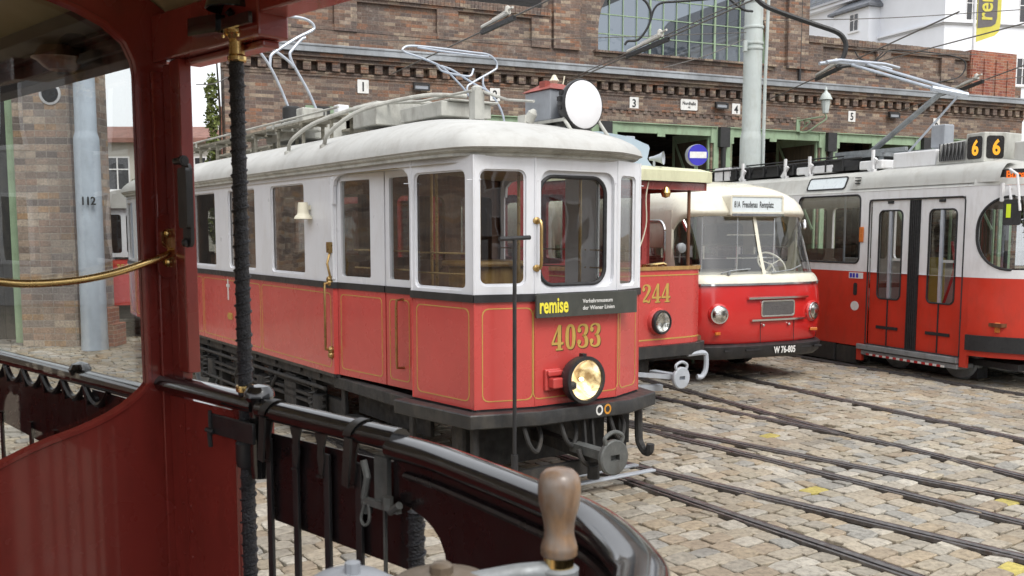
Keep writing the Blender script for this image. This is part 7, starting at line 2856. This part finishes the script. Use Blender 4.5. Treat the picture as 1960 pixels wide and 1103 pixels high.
q.lathe([(0.012, 0), (0.012, 0.016), (0.001, 0.018)], Vector((HC_.x + 0.01, HC_.y, hz0 - 0.002)), n=8)
q.build('brake_case', 'box_grey', near)

# ================================================================== overhead line
def wire(pts, r, label, name='overhead_wire', mat='wire_copper', grp='overhead wires above the yard', smooth_n=1, cat='wire'):
    P_ = [Vector(p) for p in pts]
    b0 = tuple(P_[0])
    q = MB()
    q.tube(bez(P_, smooth_n) if smooth_n > 1 else P_, r, 6)
    return tag(q.build(name, mat, loc=b0), label, cat, grp)
def insulator(a, b, label):
    a, b = Vector(a), Vector(b)
    d = (b - a)
    o = tag(bpy.data.objects.new('section_insulator', None), label, 'insulator', 'section insulators in the contact wires')
    COL.objects.link(o)
    o.location = a
    q = MB()
    q.bar((0, 0, -0.02), tuple(d + Z * -0.02), 0.05, 0.07)
    q.build('runner', 'wire_black', o, smooth=0)
    q = MB()
    q.tube([d * 0.02 + Z * 0.06, d * 0.85 + Z * 0.09], 0.032, 8)
    q.tube([d * 0.35 + Z * 0.10, d * 0.95 + Z * 0.14], 0.018, 8)
    q.lathe([(0.02, 0), (0.05, 0.02), (0.04, 0.1), (0.01, 0.12)], d * 0.8 + Z * 0.08, n=10)
    q.build('insulator_rod', 'insul_white', o)
ZC = 5.3
def line(p, q_, k0, k1):
    a, b = G(p[0], p[1], ZC), G(q_[0], q_[1], ZC)
    return a + (b - a) * k0, a + (b - a) * k1
a, b = line((930, 57), (985, 31), -4.5, 5.0)
wire([a, b], 0.012, 'contact wire above the front tram, left of the arched window')
insulator(G(922, 60, ZC), G(985, 31, ZC), 'section insulator in the wire over the front tram roof')
a, b = line((1195, 110), (1280, 72), -2.5, 4.0)
wire([a, b], 0.012, 'contact wire crossing in front of the arched window')
wire([a + Vector((0.1, 0, 0.10)), b + Vector((0.1, 0, 0.10))], 0.009, 'thin wire just above the contact wire at the arched window')
insulator(G(1200, 106, ZC), G(1280, 72, ZC), 'section insulator hanging before the arched window')
a, b = line((1560, 150), (1612, 126), -3.0, 4.0)
wire([a, b], 0.012, 'contact wire over the bus, right of the pale green pole')
insulator(G(1562, 150, ZC), G(1610, 127, ZC), 'small section insulator right of the pale green pole')
a, b = line((1818, 178), (1880, 155), -2.0, 3.0)
wire([a, b], 0.012, 'contact wire at the right end of the depot')
insulator(G(1818, 178, ZC), G(1882, 154, ZC), 'section insulator in front of the new red brickwork')
a, b = line((1790, 90), (1960, 45), -0.8, 1.5)
wire([a, b], 0.011, 'wire climbing to the right past the lower tip of the banner')
a2 = [AT(1440, -12, 18), AT(1462, 10, 18), AT(1500, 26, 18), AT(1560, 47, 18), AT(1602, 62, 18), AT(1617, 78, 18), AT(1618, 98, 18), AT(1608, 122, 18), AT(1602, 130, 18)]
wire(a2, 0.045, 'thick black feeder cable bending down from the top of the catenary pole', 'feeder_cable', 'wire_black', 'black feeder cables', 5, 'cable')
a2 = [AT(1602, 130, 18), AT(1625, 126, 18), AT(1660, 126, 18), AT(1695, 134, 17.5), AT(1730, 150, 17.0)]
wire(a2, 0.035, 'thick black cable arching above the modern tram pantograph head', 'feeder_cable', 'wire_black', 'black feeder cables', 5, 'cable')
a2 = [AT(1196, 86, 16.5), AT(1202, 79, 16.5), AT(1222, 76, 16.5), AT(1240, 52, 16.5), AT(1246, 28, 16.5), AT(1238, 6, 16.5), AT(1222, -8, 16.5)]
wire(a2, 0.022, 'black cable loop hanging before the left half of the arched window', 'feeder_cable', 'wire_black', 'black feeder cables', 5, 'cable')
a2 = [AT(1245, 40, 16.6), AT(1252, 18, 16.6), AT(1266, 6, 16.6), AT(1300, 3, 16.6), AT(1350, -1, 16.6), AT(1400, -8, 16.6)]
wire(a2, 0.020, 'black cable running along the top edge across the arched window', 'feeder_cable', 'wire_black', 'black feeder cables', 5, 'cable')
a2 = [AT(1392, -5, 18.4), AT(1422, 18, 18.4), AT(1440, 22, 18.6)]
wire(a2, 0.025, 'short black cable joining the catenary pole from the left', 'feeder_cable', 'wire_black', 'black feeder cables', 4, 'cable')
a2 = [AT(1786, 165, 19), AT(1800, 157, 19), AT(1835, 148, 19), AT(1848, 128, 19), AT(1840, 113, 19), AT(1800, 103, 19), AT(1740, 97, 19), AT(1705, 96, 19), AT(1688, 108, 19), AT(1660, 128, 19)]
wire(a2, 0.013, 'thin black jumper cable loop before the right parapet', 'feeder_cable', 'wire_black', 'black feeder cables', 5, 'cable')
a2 = [AT(1636, 98, 19), AT(1646, 112, 19), AT(1670, 118, 19), AT(1690, 100, 19)]
wire(a2, 0.012, 'small black cable sag next to the thick feeder bend', 'feeder_cable', 'wire_black', 'black feeder cables', 4, 'cable')
for p_, q_, D0, D1, lab in (((640, 78), (1445, 62), 19.0, 18.9, 'span wire from the catenary pole across the left parapet'),
                            ((1425, 75), (1270, 130), 18.7, 15, 'guy wire slanting down left from the catenary pole clamps'),
                            ((1450, 40), (1965, 18), 19.0, 18.0, 'span wire from the catenary pole towards the banner'),
                            ((376, 162), (436, 148), 14.0, 17.0, 'thin wire in the white gap beside the wrapped pole'),
                            ((1640, 92), (1870, 104), 18.5, 18.5, 'thin wire along the coping of the right parapet'),
                            ((1845, 150), (1965, 146), 19, 19, 'thin wire running right from the new red brickwork')):
    wire([AT(*p_, D0), (AT(*p_, D0) + AT(*q_, D1)) / 2 - Z * 0.05, AT(*q_, D1)], 0.008, lab, smooth_n=4)

# houses across the yard: what the windows of the trams mirror
def mirror_house(base, rz, length, ht, label):
    t = empty('apartment_house', base, rz, label, 'building')
    q = MB()
    q.box(0, length, 0, 10, 0, ht)
    q.build('wall', 'grey_plaster', t, smooth=0)
    q = MB()
    q.box(-0.3, length + 0.3, -0.35, 10.3, ht, ht + 0.35)
    q.build('cornice', 'white_plaster', t, smooth=0)
    n_ = int(length / 3.2)
    for i in range(n_):
        for j in range(int(ht / 3.3)):
            x, z = 1.2 + i * 3.2, 1.3 + j * 3.3
            q = MB()
            q.plate(rect(x - 0.12, z - 0.12, x + 1.42, z + 2.02), [rect(x, z, x + 0.6, z + 1.9), rect(x + 0.7, z, x + 1.3, z + 1.9)], (0, -0.05, 0), X, Z, -Y, 0.06)
            f_ = q.build('window', 'white_plaster', t, smooth=0)
            q = MB()
            q.plate(rect(x, z, x + 1.3, z + 1.9), [], (0, -0.006, 0), X, Z, -Y, 0.01)
            q.build('window_pane', 'dark_glass', f_, smooth=0)
mirror_house((20, -34, 0), 180, 62, 11.5, 'grey white apartment house across the yard behind the viewer')
mirror_house((25, 8, 0), -90, 38, 11.5, 'grey white apartment house on the right side of the yard')
